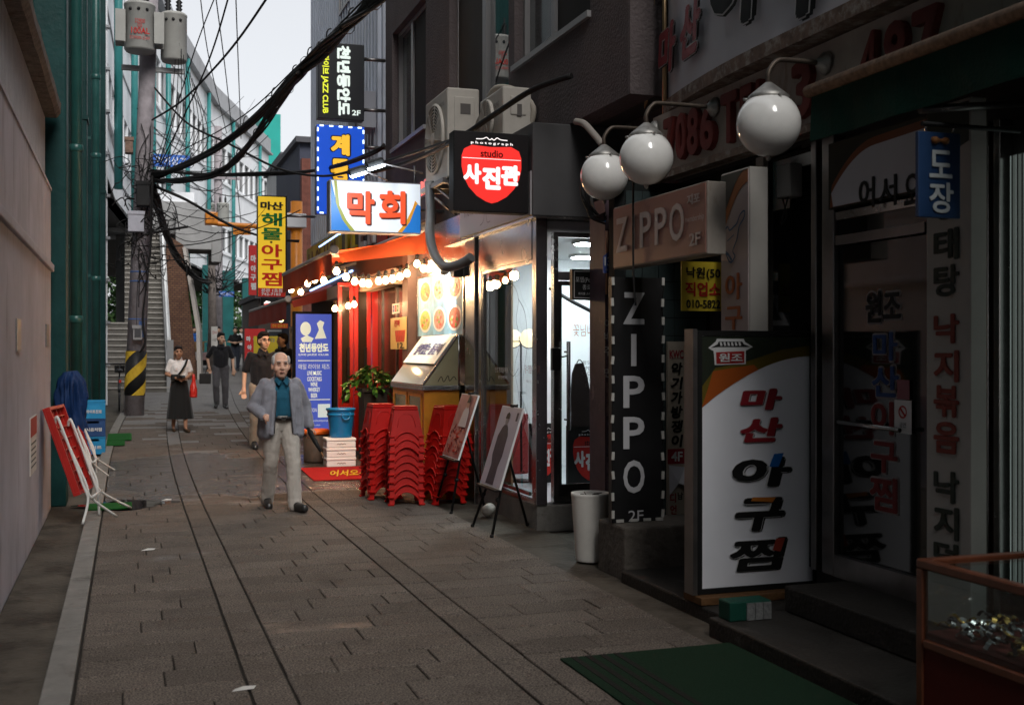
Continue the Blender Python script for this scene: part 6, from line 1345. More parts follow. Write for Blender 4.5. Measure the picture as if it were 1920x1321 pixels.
n_ = V((-(1.87 - 1.31), 0, (X1 - .02 - X0))).normalized(); fl = Fr((X0, 0, 1.31), n_)
part('lettered_board', MB().slab(fl, (-14.28, .28, -12.72, .70), .012, .025), mat('board_pale_blue', (.42, .62, .68), .45, nz=(3, .12)), cn)
text(fl, '살아있는 돌문어', (-14.05, .40, -12.85, .58), mat('letter_navy', (.03, .06, .22), .5), cn, o=.028, bold=.04)
FE = FY(Y0 + .003); stroke(FE, [(3.38, 1.34), (3.42, 1.40), (3.45, 1.34), (3.5, 1.41), (3.52, 1.35), (3.57, 1.40), (3.60, 1.36)], .01, mat('graffiti', (.06, .05, .03), .6), cn, o=.0)

# ================================================================ stacks of red stools
M_stool = mat('red_plastic', (.50, .010, .007), .42, nz=(3, .12), spec=.3, rnd=.08)
def stool_mesh():
    mb = MB(); ht, a, b = .43, .125, .195
    W = lambda z: b + (a - b) * z / ht
    mb.box(-a, a, -a, a, ht - .018, ht); mb.box(-a - .006, a + .006, -a - .006, a + .006, ht - .045, ht - .0185)
    prof = []
    for k in range(9):
        t = k / 8; x = -.72 + 1.44 * t; prof.append((x, .06 + .085 * math.sin(math.pi * t) ** .7))
    for s in range(4):
        R = Matrix.Rotation(s * math.pi / 2, 3, 'Z')
        def P(u, z, o=0): w = W(z); return R @ V((u * w, -w - o, z))
        poly = [(-1, ht - .046), (-1, 0), (-.72, 0)] + prof + [(.72, 0), (1, 0), (1, ht - .046)]
        q = [P(u, z) for u, z in poly]; qi = [P(u * .97, z, -.012) for u, z in poly]
        # panel as fan of quads between top edge and lower outline
        n = len(poly); low = poly[1:-1]; top = [(max(-1, min(1, u)), ht - .046) for u, _ in low]
        for (u0, z0), (u1, z1) in zip(low, low[1:]):
            if abs(u0 - u1) < 1e-6: continue
            mb.quad(P(u0, z0), P(u1, z1), P(u1, ht - .046), P(u0, ht - .046)); mb.quad(P(u0 * .97, z0, -.012), P(u1 * .97, z1, -.012), P(u1 * .97, ht - .05, -.012), P(u0 * .97, ht - .05, -.012)); mb.quad(P(u0, z0), P(u1, z1), P(u1 * .97, z1, -.012), P(u0 * .97, z0, -.012))
        mb.tube([P(u, z + .004, .006) for u, z in prof], .009, 5); mb.obox(R @ V((0, -W(.02) * 1.0, -.0)) if False else R @ V((-.86 * W(.01), -W(.01) - .004, .012)), (.055, .016, .02), R); mb.obox(R @ V((.86 * W(.01), -W(.01) - .004, .012)), (.055, .016, .02), R); mb.tube([P(-.62, .2, .003), P(-.55, .3, .003), P(-.3, .345, .003), (P(.3, .345, .003)), P(.55, .3, .003), P(.62, .2, .003)], .006, 4)
        w = W(.07); mb.obox(R @ V((-.86 * w, -w - .003, .10)), (.05, .014, .02), R); mb.obox(R @ V((.86 * w, -w - .003, .10)), (.05, .014, .02), R)
    return mb.mesh('plastic_stool', M_stool)
sm_ = stool_mesh()
m_ = None
order = 'bottom second third fourth fifth sixth seventh eighth ninth tenth'.split()
for (px, py, rz, n, where, tilt) in ((721, 936, .1, 9, 'left stack by the red mat', 0), (765, 947, -.06, 9, 'front middle stack', .0), (838, 945, .22, 9, 'right stack behind the easels', .01)):
    b0 = onG(px, py) + V((0, .18, 0)); b0.z = gz(b0.y)
    for k in range(n):
        o = bpy.data.objects.new('plastic_stool', sm_); COL.objects.link(o); o.location = b0 + V((tilt * k + random.uniform(-.009, .009), random.uniform(-.007, .007), k * .082)); o.rotation_euler = (0, -tilt * .5 * k / 9, rz + random.uniform(-.05, .05))
        tag(o, 'red plastic stool, %s of the %s' % ('topmost' if k == n - 1 else order[k] + (' from the ground' if k else ' one'), where), 'stool', 'stacked red plastic stools')
        bv = o.modifiers.new('bevel', 'BEVEL'); bv.width = .004; bv.segments = 1; bv.limit_method = 'ANGLE'

# ================================================================ easels with pictures
def easel(lb, ya, yb, xb, zb, xt, zt, feet, back, dark):
    t = thing('easel', lb + ' on a black tripod easel', 'easel', (xb, (ya + yb) / 2, 0), 'picture easels before the studio')
    for p in feet + [back]: part('leg', MB().tube([p, V(((xb + xt) / 2 + .06, (ya + yb) / 2 + (p.y - (ya + yb) / 2) * .35, (zb + zt) / 2 + .05)), V((xt + .05, (ya + yb) / 2, zt + .02))], [.014, .012, .01], 8), M_ink, t); part('foot', MB().ell(p + V((0, 0, .012)), .02, 8, 6), M_ink, t)
    part('ledge', MB().box(xb - .04, xb + .03, ya, yb, zb - .02, zb - .004), M_ink, t); part('clip', MB().box(xt - .01, xt + .03, (ya + yb) / 2 - .04, (ya + yb) / 2 + .04, zt - .005, zt + .02), M_ink, t)
    for p in feet: part('clamp', MB().ell(p.lerp(V((xt, (ya + yb) / 2, zt)), .28), .024, 8, 6), M_ink, t)
    n = V((-(zt - zb), 0, (xt - xb))).normalized(); f = Fr((xb, 0, zb), n); L = math.hypot(zt - zb, xt - xb); r = (-yb, 0, -ya, L); W = yb - ya
    b = thing('picture_panel', ('lobster restaurant photo panel' if not dark else 'tall photo panel of a standing person in a dark cap') + ' leaning on its easel', 'picture', f.pt((r[0] + r[2]) / 2, 0), 'picture panels on easels')
    part('board', MB().slab(f, r, .018), M_wht, b)
    if dark:
        part('print', MB().slab(f, (r[0] + .01, .01, r[2] - .01, L - .01), .001, .002), mat('photo_lilac', (.42, .39, .45), .4, nz=(2, .06)), b)
        m = mat('photo_dark', (.05, .045, .06), .5, nz=(14, .4)); u = (r[0] + r[2]) / 2 - .02
        decal(f, [(u - .12, .02), (u + .11, .02), (u + .10, .2), (u + .14, .30), (u + .13, .5), (u + .07, .575), (u + .03, .60), (u - .03, .60), (u - .08, .57), (u - .15, .48), (u - .15, .3), (u - .10, .2)], m, b, o=.004, name='figure'); decal(f, disc(f, u, .645, .045, .055, 14), mat('photo_face', (.22, .2, .21), .5), b, o=.005, name='face'); decal(f, [(u - .06, .655), (u + .05, .655), (u + .045, .70), (u, .72), (u - .045, .70)], M_ink, b, o=.007, name='cap')
        decal(f, [(r[2] - .1, L - .13), (r[2] - .05, L - .13), (r[2] - .05, L - .05), (r[2] - .1, L - .05)], m, b, o=.004, name='mark')
    else:
        part('print', MB().slab(f, (r[0] + .01, .01, r[2] - .01, L - .01), .001, .002), mat('photo_pink', (.35, .16, .14), .4, nz=(6, .4)), b); rn = random.Random(3)
        for q in range(60): u, v = rn.uniform(r[0] + .05, r[2] - .05), rn.uniform(.03, .34); a = rn.uniform(0, 3); decal(f, [(u + .05 * math.cos(a), v + .03 * math.sin(a)), (u - .012 * math.sin(a), v + .012 * math.cos(a)), (u - .05 * math.cos(a), v - .03 * math.sin(a)), (u + .012 * math.sin(a), v - .012 * math.cos(a))], mat('photo_red_%d' % (q % 3), ((.35, .02, .01), (.12, .01, .01), (.5, .2, .15))[q % 3], .5), b, o=.003 + .0004 * (q % 20), name='print_detail')
        u = r[2] - .2; decal(f, [(u - .14, .34), (u + .13, .34), (u + .1, .50), (u + .03, .56), (u - .04, .56), (u - .1, .5)], mat('photo_white', (.5, .45, .45), .5), b, o=.012, name='figure'); decal(f, disc(f, u, .59, .05, .05, 14), mat('photo_skin', (.4, .22, .16), .5), b, o=.013, name='face'); decal(f, [(u - .06, .60), (u + .05, .60), (u + .04, .67), (u - .03, .68)], M_ink, b, o=.015, name='cap')
easel('nearer picture', 9.86, 10.46, 3.21, .43, 3.44, 1.17, [onG(922, 1007), onG(886, 987)], V((3.68, 10.42, 0)), True)
easel('farther picture', 11.2, 11.8, 3.20, .58, 3.42, 1.24, [onG(846, 963), onG(817, 946)], V((3.66, 11.75, 0)), False)
solo('pipe_stub', MB().lathe([(.055, 0), (.06, .02), (.06, .15), (.045, .17), (.02, .18)], (3.55, 11.2, .07), 18, (-.5, -.85, 0)), mat('pvc_dirty', (.4, .37, .33), .6, nz=(8, .2)), 'short dirty white pipe stub at the foot of the studio window', 'pipe')

# ================================================================ things in front of the red doors
pp = thing('potted_plant', 'leafy green plant spilling from a tall black planter by the counter', 'plant', (3.42, 16.6, gz(16.6)))
z0 = gz(16.6)
part('planter', MB().prism([(3.26, 16.42, z0), (3.62, 16.42, z0), (3.62, 16.8, z0), (3.26, 16.8, z0)], (0, 0, 1.0)), mat('planter_black', (.02, .02, .02), .5), pp, bevel=.01); part('rim', MB().box(3.24, 3.64, 16.40, 16.82, z0 + 1.0, z0 + 1.06), MATS['planter_black'], pp)
lmat = [mat('leaf_green_%d' % k, c_, .35, nz=(9, .25)) for k, c_ in enumerate(((.035, .14, .02), (.07, .22, .03), (.02, .08, .015)))]
leafs = [MB().add([(0, 0, 0), (.028, .03, .012), (.034, .065, .012), (0, .12, -.01), (-.034, .065, .012), (-.028, .03, .012), (0, .05, -.004)], [(0, 1, 6), (1, 2, 6), (2, 3, 6), (3, 4, 6), (4, 5, 6), (5, 0, 6)], True).mesh('leaf', k, fix=False) for k in lmat]
rn = random.Random(8)
for k in range(240):
    a = rn.uniform(0, 6.28); e = rn.random() ** .6; px_, py_ = .33 * e * math.cos(a), .26 * e * math.sin(a)
    o = bpy.data.objects.new('leaf', rn.choice(leafs)); COL.objects.link(o); o.parent = pp; o.location = V((3.42 + px_ * 1.15 - .03, 16.55 + py_, z0 + 1.08 + .36 * (1 - e * e) * rn.uniform(.3, 1) - .28 * max(0, e - .75) * 3 * rn.random())) - pp.location
    o.rotation_euler = (rn.uniform(-1.0, .3), rn.uniform(-.5, .5), a - 1.57 + rn.uniform(-.8, .8)); s_ = rn.uniform(.6, 1.2); o.scale = (s_, s_, s_)
for k in range(16): a = k * .4; part('stem', MB().tube(smooth([V((3.42, 16.6, z0 + 1.0)), V((3.42 + .12 * math.cos(a), 16.58 + .1 * math.sin(a), z0 + 1.25)), V((3.42 + .3 * math.cos(a), 16.55 + .22 * math.sin(a), z0 + 1.1 + .1 * (k % 3)))], 4), .005, 5), lmat[2], pp)
# blue tub on three foam boxes
b0 = onG(641, 876) + V((0, .2, 0)); z0 = gz(b0.y)
M_foam = mat('white_foam', (.75, .74, .72), .7, bump=(90, .15))
for k in range(3):
    t = thing('foam_box', 'white foam box, %s of three under the blue tub' % ('lowest', 'middle', 'top')[k], 'foam box', b0 + V((0, 0, k * .135 + z0 - b0.z)), 'stacked foam boxes'); z = z0 + k * .135
    part('box', MB().box(b0.x - .205, b0.x + .205, b0.y - .16, b0.y + .16, z, z + .088), M_foam, t, bevel=.012); part('lid', MB().box(b0.x - .212, b0.x + .212, b0.y - .167, b0.y + .167, z + .09, z + .132), M_foam, t, bevel=.012)
    f = FY(b0.y - .162); f.p.x = b0.x; stroke(f, [(-.06 + j * .02, z + .05 + (.006 if j % 2 else -.006)) for j in range(7)], .007, mat('print_brown', (.15, .1, .08), .6), t, o=.002)
z = z0 + .406; t = thing('plastic_tub', 'bright blue plastic tub standing on the foam boxes', 'tub', (b0.x, b0.y, z))
part('body', MB().lathe([(.15, 0), (.155, .02), (.19, .36), (.2, .38), (.21, .385), (.21, .41), (.19, .41), (.18, .36), (.14, .03), (.0, .03)], (b0.x + .02, b0.y, z), 28), mat('tub_blue', (.01, .19, .45), .35, coat=.2), t)
part('handle', MB().tube(smooth([V((b0.x - .0, b0.y - .2, z + .36)), V((b0.x + .02, b0.y - .215, z + .27)), V((b0.x + .1, b0.y - .2, z + .27)), V((b0.x + .12, b0.y - .18, z + .36))]), .01, 6), MATS['tub_blue'], t); part('rib', MB().lathe([(.186, .30), (.196, .31), (.196, .33), (.188, .34)], (b0.x + .02, b0.y, z), 28), MATS['tub_blue'], t)
b1 = onG(596, 868) + V((0, .2, 0)); z = gz(b1.y); t = thing('waste_bin', 'brown bin with an orange cushion lid beside the foam boxes', 'bin', (b1.x, b1.y, z))
part('body', MB().lathe([(.17, 0), (.175, .02), (.18, .40)], (b1.x, b1.y, z), 24), mat('bin_brown', (.09, .065, .05), .6, nz=(5, .25)), t); part('lid', MB().lathe([(.195, .401), (.205, .42), (.205, .45), (.18, .475), (.0, .48)], (b1.x, b1.y, z), 24), mat('lid_orange', (.75, .14, .01), .4), t)
t = thing('red_mat', 'red entrance mat with yellow script before the fish restaurant', 'mat', (2.9, 15.3, gz(15.3))); f0 = lambda x, y, o=.004: V((x, y, gz(y) + o))
q = [onG(573, 880), onG(612, 901), onG(735, 895), onG(718, 875)]; ya, yb = q[1].y, q[0].y
mb = MB(); mb.prism([f0(2.25, ya), f0(3.35, ya), f0(3.35, yb + .1), f0(2.25, yb + .1)], (0, 0, .01)); part('sheet', mb, mat('mat_red', (.36, .012, .012), .95, nz=(70, .35), bump=(110, .6)), t)
fm_ = Fr((2.65, (ya + yb) / 2 + .02, gz(15.2) + .016), (0, -.001, 1)); fm_.x = V((1, 0, 0)); fm_.y = V((0, 1, .028)).normalized(); fm_.n = V((0, 0, 1))
text(fm_, '어서오세요', (-.1, -.35, .55, .25), mat('script_yellow', (.6, .38, .02), .7), t, o=.002, bold=.05, slant=.2)
# standing blue jazz sign
FJ2 = FY(20.5); r = FJ2.rect(554, 588, 622, 804); u0, v0, u1, v1 = r; v0 = gz(20.5) + .06
jz = thing('standing_sign', 'glowing blue standing sign listing live jazz and drinks before the red doors', 'sign', FJ2.pt((u0 + u1) / 2, gz(20.5)))
part('case', MB().slab(FJ2, (u0 - .04, v0 - .06, u1 + .03, v1 + .04), .14, -.006), M_ink, jz, bevel=.01); part('frame', MB().frame(FJ2, (u0 - .03, v0 - .03, u1 + .03, v1 + .03), .035, .02, .01), M_ink, jz); part('face', MB().slab(FJ2, (u0, v0, u1, v1), .006, .0), glow('lit_periwinkle', (.10, .16, .72), .75, (.05, .07, .3)), jz)
M_lcr = glow('lit_cream', (.95, .95, .72), .8)
jd = lambda *q: decal(FJ2, [FJ2.uv(a, b) for a, b in q], M_lcr, jz, o=.004, name='emblem_shape')
jd(*[(573 + 10 * math.cos(a), 616 - 13 * math.sin(a)) for a in [k * .33 for k in range(19)]]); jd((594, 606), (600, 600), (608, 604), (605, 614), (612, 634), (590, 635), (598, 618)); jd((564, 634), (575, 628), (588, 634), (584, 641), (567, 641))
ptext(FJ2, '천년동안도', 561, 643, 616, 660, M_lcr, jz, bold=.1); ptext(FJ2, 'LIVE JAZZ CLUB', 560, 663, 616, 667, M_lcr, jz, bold=.03)
for y in (675, 748): part('rule_line', MB().slab(FJ2, FJ2.rect(559, y, 619, y + 1.6), .001, .003), M_lcr, jz)
for s, q in (('매일 라이브 재즈', (560, 682, 618, 692)), ('LIVE MUSIC', (576, 695, 603, 703)), ('COCKTAILS', (576, 706, 603, 714)), ('WINE', (582, 716, 595, 724)), ('WHISKEY', (578, 726, 600, 734)), ('BEER', (583, 737, 595, 745)), ('RESERVATION', (562, 765, 594, 772)), ('instagram.com/chunnyun.jazz', (560, 786, 619, 791)), ('www.chunnyun.com', (562, 795, 600, 799))): ptext(FJ2, s, *q, M_lcr, jz, bold=.03 if s[0] in 'LCWB' else 0)
part('blank_patch', MB().slab(FJ2, FJ2.rect(596, 757, 619, 782), .001, .003), MATS['lit_cool_white'], jz)

# ================================================================ left foreground: folding tables, tarp, crates
M_tred = mat('table_red', (.38, .014, .010), .4, nz=(4, .12)); M_leg = mat('white_tube', (.62, .62, .6), .35)
def ftable(lb, dy, dx, rot):
    t = thing('folding_table', lb, 'folding table', (-.5 + dx, 12.05 + dy, 0), 'red folding tables leaning on the left')
    A, B = V((-.76 + dx, 0, 1.14)), V((-.47 + dx, 0, .29)); ax = (A - B).normalized(); n = V((-ax.z, 0, ax.x)); n = -n if n.x < 0 else n
    Ya, Yb = 11.78 + dy, 12.42 + dy
    def P(l, y, o): return B + ax * l + V((0, y, 0)) + n * o
    L = (A - B).length
    part('top', MB().prism([P(0, Ya, 0), P(L, Ya, 0), P(L, Yb, 0), P(0, Yb, 0)], -n * .018), M_tred, t, bevel=.006)
    for (l0, l1, y0, y1) in ((0, .03, Ya, Yb), (L - .03, L, Ya, Yb), (.031, L - .031, Ya, Ya + .03), (.031, L - .031, Yb - .03, Yb)): part('skirt', MB().prism([P(l0, y0, .002), P(l1, y0, .002), P(l1, y1, .002), P(l0, y1, .002)], n * .05), M_tred, t)
    for k in range(1, 8): l = L * k / 8; part('rib', MB().prism([P(l, Ya + .032, .002), P(l + .012, Ya + .032, .002), P(l + .012, Yb - .032, .002), P(l, Yb - .032, .002)], n * .03), M_tred, t)
    for k in range(1, 4): y = Ya + (Yb - Ya) * k / 4; part('rib', MB().prism([P(.034, y, .002), P(L - .034, y, .002), P(L - .034, y + .01, .002), P(.034, y + .01, .002)], n * .028), M_tred, t)
    for i, (y, l, f1, f2) in enumerate(((Ya + .06, L * .86, V((-.40 + dx, Ya - .02, .02)), V((-.16 + dx, Ya + .42, .03))), (Yb - .08, L * .80, V((-.36 + dx, Yb - .05, .02)), V((-.12 + dx, Yb + .40, .03))))):
        h = P(L * .10, y, .09); part('leg_tube', MB().tube(smooth([P(l - .05, y + .02, .03), P(l, y, .06), P(l - .05, y - .01, .085), h, h + V((.05, .0, -.16)), f1], 5), .0135, 8), M_leg, t)
        part('leg_tube', MB().tube(smooth([P(l - .12, y + .10, .05), P(L * .12, y + .08, .10), h + V((.06, .1, -.15)), f2], 5), .0135, 8), M_leg, t)
    h = P(0, Ya, .12); part('cross_tube', MB().tube([P(-.06, Ya + .07, .13), P(-.06, Yb - .05, .13)], .011, 8), M_leg, t)
    t.location += V((.03, 0, 0)); t.rotation_euler.z = rot
    return t
ftable('red plastic folding table with white tube legs leaning nearest on the left wall', 0, 0, -.16)
ftable('second red folding table with white legs leaning beside the blue crates', 3.7, -.10, -.1)
mb = MB(); rn = random.Random(4); nU, nV = 60, 16; grid = []
for j in range(nV + 1):
    for i in range(nU + 1):
        a = math.pi * (-.15 + 1.3 * i / nU); R_ = .115 + (.022 * math.sin(a * 13 + j * .25) + .014 * math.sin(a * 5 + 2 - j * .3)) * min(1, .3 + j / 5) + .035 * j / nV + .05 * mnoise.noise(V((i * .22, j * .2, 1)))
        z = 1.46 - .60 * j / nV - .07 * mnoise.noise(V((i * .35, 0, 4))) * (j / nV) + .03 * mnoise.noise(V((i * .2, j * .4, 9))); R_ *= (.55 + .45 * min(1, j / 2.5)); grid.append(V((-.60 + R_ * 1.05 * math.cos(a), 13.5 - R_ * .9 * math.sin(a), z)))
mb.add(grid, [(j * (nU + 1) + i, j * (nU + 1) + i + 1, (j + 1) * (nU + 1) + i + 1, (j + 1) * (nU + 1) + i) for j in range(nV) for i in range(nU)], True)
mb.add([grid[i] for i in range(nU + 1)], [tuple(range(nU + 1))])
solo('blue_tarp', mb, mat('tarp_blue', (.006, .024, .085), .6, nz=(6, .2), bump=(12, .3)), 'bundled dark blue tarp hanging where the left wall ends', 'tarp')
# crates
for k, (c_, s, lb) in enumerate((((.01, .2, .42), '하이트', 'light blue bottle crate at the bottom of the stack of three'), ((.012, .05, .16), '처음처럼', 'dark navy bottle crate in the middle of the stack'), ((.012, .22, .45), '하이트진로', 'light blue bottle crate on top of the stack beside the green pipe'))):
    z = gz(18.5) - .02 + k * .272; m = mat('crate_%d' % k, c_, .45, nz=(5, .15)); x0, x1, y0, y1 = -.70, -.33, 18.42, 18.9
    t = thing('bottle_crate', lb, 'crate', ((x0 + x1) / 2, (y0 + y1) / 2, z), 'stacked bottle crates')
    f = FY(y0); part('front', wall(MB(), f, (x0, z + .002, x1, z + .268), [(x0 + .09, z + .20, x1 - .09, z + .235)], .02), m, t); part('back', MB().box(x0, x1, y1 - .02, y1, z + .002, z + .268), m, t)
    for a, b in ((x0, x0 + .02), (x1 - .02, x1)): part('side', MB().box(a, b, y0 + .021, y1 - .021, z + .002, z + .268), m, t)
    part('bottom', MB().box(x0 + .021, x1 - .021, y0 + .021, y1 - .021, z + .004, z + .02), m, t)
    for zz in (.004, .25): part('rim', MB().box(x0 - .008, x1 + .008, y0 - .008, y0 + .004, z + zz, z + zz + .016), m, t)
    text(f, s, (x0 + .1, z + .08, x1 - .05, z + .135), M_inkw, t, o=.002, bold=.04); decal(f, disc(f, x0 + .06, z + .108, .026), M_inkw, t, o=.002, name='emblem')
M_turf = mat('turf_green', (.012, .10, .018), .95, nz=(60, .5), bump=(110, .9))
for (x0, x1, y0, y1, lb) in ((-.42, .04, 12.75, 13.2, 'scrap of green artificial turf under the leaning table legs'), (-.33, .06, 20.1, 21.2, 'green turf mat lying behind the crates'), (-.33, -.05, 19.3, 20.05, 'small green turf mat nearest the crates')):
    z = gz((y0 + y1) / 2); mb = MB(); mb.prism([(x0, y0, gz(y0) + .016), (x1, y0, gz(y0) + .016), (x1, y1, gz(y1) + .016), (x0, y1, gz(y1) + .016)], (0, 0, .012)); solo('turf_mat', mb, M_turf, lb, 'mat', 'green turf mats on the left')
# bicycle parked by the pillar
bz = gz(27); bk = thing('bicycle', 'dark bicycle parked before the stairs seen from behind', 'bicycle', (-.18, 26.6, bz)); M_bk = mat('bike_black', (.02, .02, .022), .4); bx, by = -.18, 26.2
for y in (by, by + 1.02):
    w = part('wheel', MB().tube([(bx, y + .33 * math.cos(a), bz + .335 + .33 * math.sin(a)) for a in [k * math.pi / 14 for k in range(29)]], .022, 6), M_bk, bk)
    for k in range(8): a = k * math.pi / 8; part('spoke', MB().tube([(bx, y + .31 * math.cos(a), bz + .335 + .31 * math.sin(a)), (bx, y - .31 * math.cos(a), bz + .335 - .31 * math.sin(a))], .003, 3), M_steel, w)
for nm, p in (('frame', [(bx, by, bz + .335), (bx, by + .38, bz + .3), (bx, by + .9, bz + .75)]), ('frame', [(bx, by, bz + .335), (bx, by + .22, bz + .7), (bx, by + .9, bz + .72)]), ('seat_post', [(bx, by + .38, bz + .3), (bx, by + .2, bz + .86)]), ('fork', [(bx, by + 1.02, bz + .335), (bx, by + .88, bz + 1.0)]), ('handlebar', [(bx - .3, by + .75, bz + 1.03), (bx - .08, by + .9, bz + 1.03), (bx + .08, by + .9, bz + 1.03), (bx + .3, by + .75, bz + 1.03)])): part(nm, MB().tube(p, .018, 6), M_bk, bk)
part('saddle', MB().ell((bx, by + .18, bz + .89), (.075, .14, .035), 12, 8), M_bk, bk); part('mudguard', MB().tube([(bx, by + .37 * math.cos(a), bz + .335 + .37 * math.sin(a)) for a in [.6 + k * .25 for k in range(10)]], .03, 6), M_bk, bk); part('rear_light', MB().obox((bx + .02, by - .3, bz + .66), (.05, .03, .06)), mat('lamp_red', (.5, .02, .01), .3), bk)
part('basket', MB().box(bx - .11, bx + .11, by + .95, by + 1.2, bz + .82, bz + .98), mat('basket_black', (.02, .02, .02), .6), bk)
# far end of the lane: hand cart, boxes, boards
c0 = at(382, 686, 46); z = gz(c0.y); ct = thing('hand_cart', 'low hand cart loaded with cardboard boxes in the distance', 'cart', (c0.x, c0.y, z))
part('deck', MB().box(c0.x - .55, c0.x + .55, c0.y - .3, c0.y + .6, z + .28, z + .36), M_ink, ct); part('skirt', MB().box(c0.x - .5, c0.x + .5, c0.y - .28, c0.y - .2, z + .15, z + .28), M_ink, ct)
for dx in (-.45, .4): part('wheel', MB().lathe([(.14, 0), (.14, .06)], (c0.x + dx, c0.y - .2, z + .14), 14, (1, 0, 0)), M_ink, ct)
for dx, dz, w, h, c_, lb in ((-.36, .36, .30, .34, (.6, .57, .56), 'white box at the left on the hand cart'), (-.04, .36, .28, .32, (.5, .33, .33), 'pinkish box in the middle of the hand cart'), (.34, .36, .40, .55, (.30, .19, .10), 'brown carton at the right on the hand cart'), (-.2, .71, .42, .40, (.33, .2, .1), 'open brown carton on top of the hand cart load'), (.3, .92, .34, .10, (.03, .16, .45), 'blue bag on top of the brown carton')):
    t = thing('cargo_box', lb, 'box', (c0.x + dx, c0.y, z + dz), 'boxes on the hand cart'); m = mat('carton_%s' % str(c_), c_, .8, nz=(6, .1))
    part('body', MB().box(c0.x + dx - w / 2, c0.x + dx + w / 2, c0.y - .2, c0.y + .25, z + dz + .002, z + dz + h), m, t, bevel=.01); part('flap', MB().box(c0.x + dx + w / 2 - .02, c0.x + dx + w / 2 + .12, c0.y - .2, c0.y + .2, z + dz + h - .02, z + dz + h + .01), m, t)
flat_sign('board_sign', 'red standing board with white letters behind the man in black', (459, 616, 497, 688), 36, mat('panel_red', (.5, .02, .02), .45), [('마', (462, 630, 470, 640), M_inkw, dict(bold=.1)), ('아', (464, 646, 472, 656), M_inkw, dict(bold=.1)), ('구', (464, 660, 472, 670), M_inkw, dict(bold=.1)), ('산', (474, 630, 484, 640), M_inkw, dict(bold=.1))], d=.15)
flat_sign('board_sign', 'yellow board with a blue mark behind the man in black', (476, 630, 521, 668), 30, MATS['sign_yellow'], [('바다', (500, 634, 515, 642), M_blue)], d=.1)
flat_sign('board_sign', 'red strip sign with yellow digits under the far awning', (508, 606, 540, 615), 30, mat('panel_orange_red', (.5, .07, .02), .5), [('01-23-21', (511, 608, 537, 613), MATS['sign_yellow'])], d=.05)
flat_sign('board_sign', 'white notice board standing by the far lamp post', (396, 612, 408, 652), 45, MATS['paper_white'], [('안내', (398, 620, 406, 626), M_red), ('시장', (398, 634, 406, 640), M_ink)], d=.05)
flat_sign('number_sign', 'white strip beside the blue jazz sign with number 12', (543, 612, 553, 690), 24, M_wht, [('12', (545, 616, 551, 624), M_ink, dict(bold=.04))], d=.05)
t, f, r = flat_sign('neon_sign', 'small glowing fish shaped neon sign under the far dark canopy', (489, 558, 521, 600), 34, M_ink, [('회', (506, 568, 517, 584), glow('neon_green', (.3, 1.0, .7), 2.2), dict(bold=.06))], d=.15)
decal(f, [f.uv(*q) for q in ((492, 578), (496, 570), (503, 568), (506, 574), (503, 581), (496, 583))], glow('neon_red', (1.0, .08, .05), 2.2), t, o=.004, name='neon_shape'); decal(f, [f.uv(*q) for q in ((494, 569), (499, 564), (508, 566), (503, 568))], glow('neon_white', (1, .95, .9), 2.5), t, o=.007, name='neon_shape')
for px, py, lb in ((527, 597, 'far hanging lamp glowing yellow beside the neon sign'), (511, 594, 'far green glowing lamp under the neon sign')):
    p = at(px, py, 31); t = thing('hanging_lamp', lb, 'lamp', p - V((0, 0, .1)), None); part('shade', MB().lathe([(.03, .12), (.12, .0), (.11, -.02)], p, 12), M_ink, t); part('bulb', MB().ell(p - V((0, 0, .03)), .07, 10, 8), glow('far_lamp_%d' % px, (1.0, .8, .3) if px > 520 else (.5, 1.0, .2), 8), t)
# litter on the paving
rn = random.Random(12)
for px, py, lb in ((277, 1032, 'small white scrap of paper on the near paving'), (312, 938, 'crumpled white wrapper beside the puddle'), (457, 1294, 'pale paper scrap on the nearest paving stones')):
    p = onG(px, py); mb = MB(); mb.add([p + V((-.06, -.01, .004)), p + V((.05, .0, .006)), p + V((.065, .035, .012)), p + V((-.04, .03, .005)), p + V((0, .015, .02))], [(0, 1, 4), (1, 2, 4), (2, 3, 4), (3, 0, 4)]); solo('paper_scrap', mb, MATS['paper_white'], lb, 'litter')

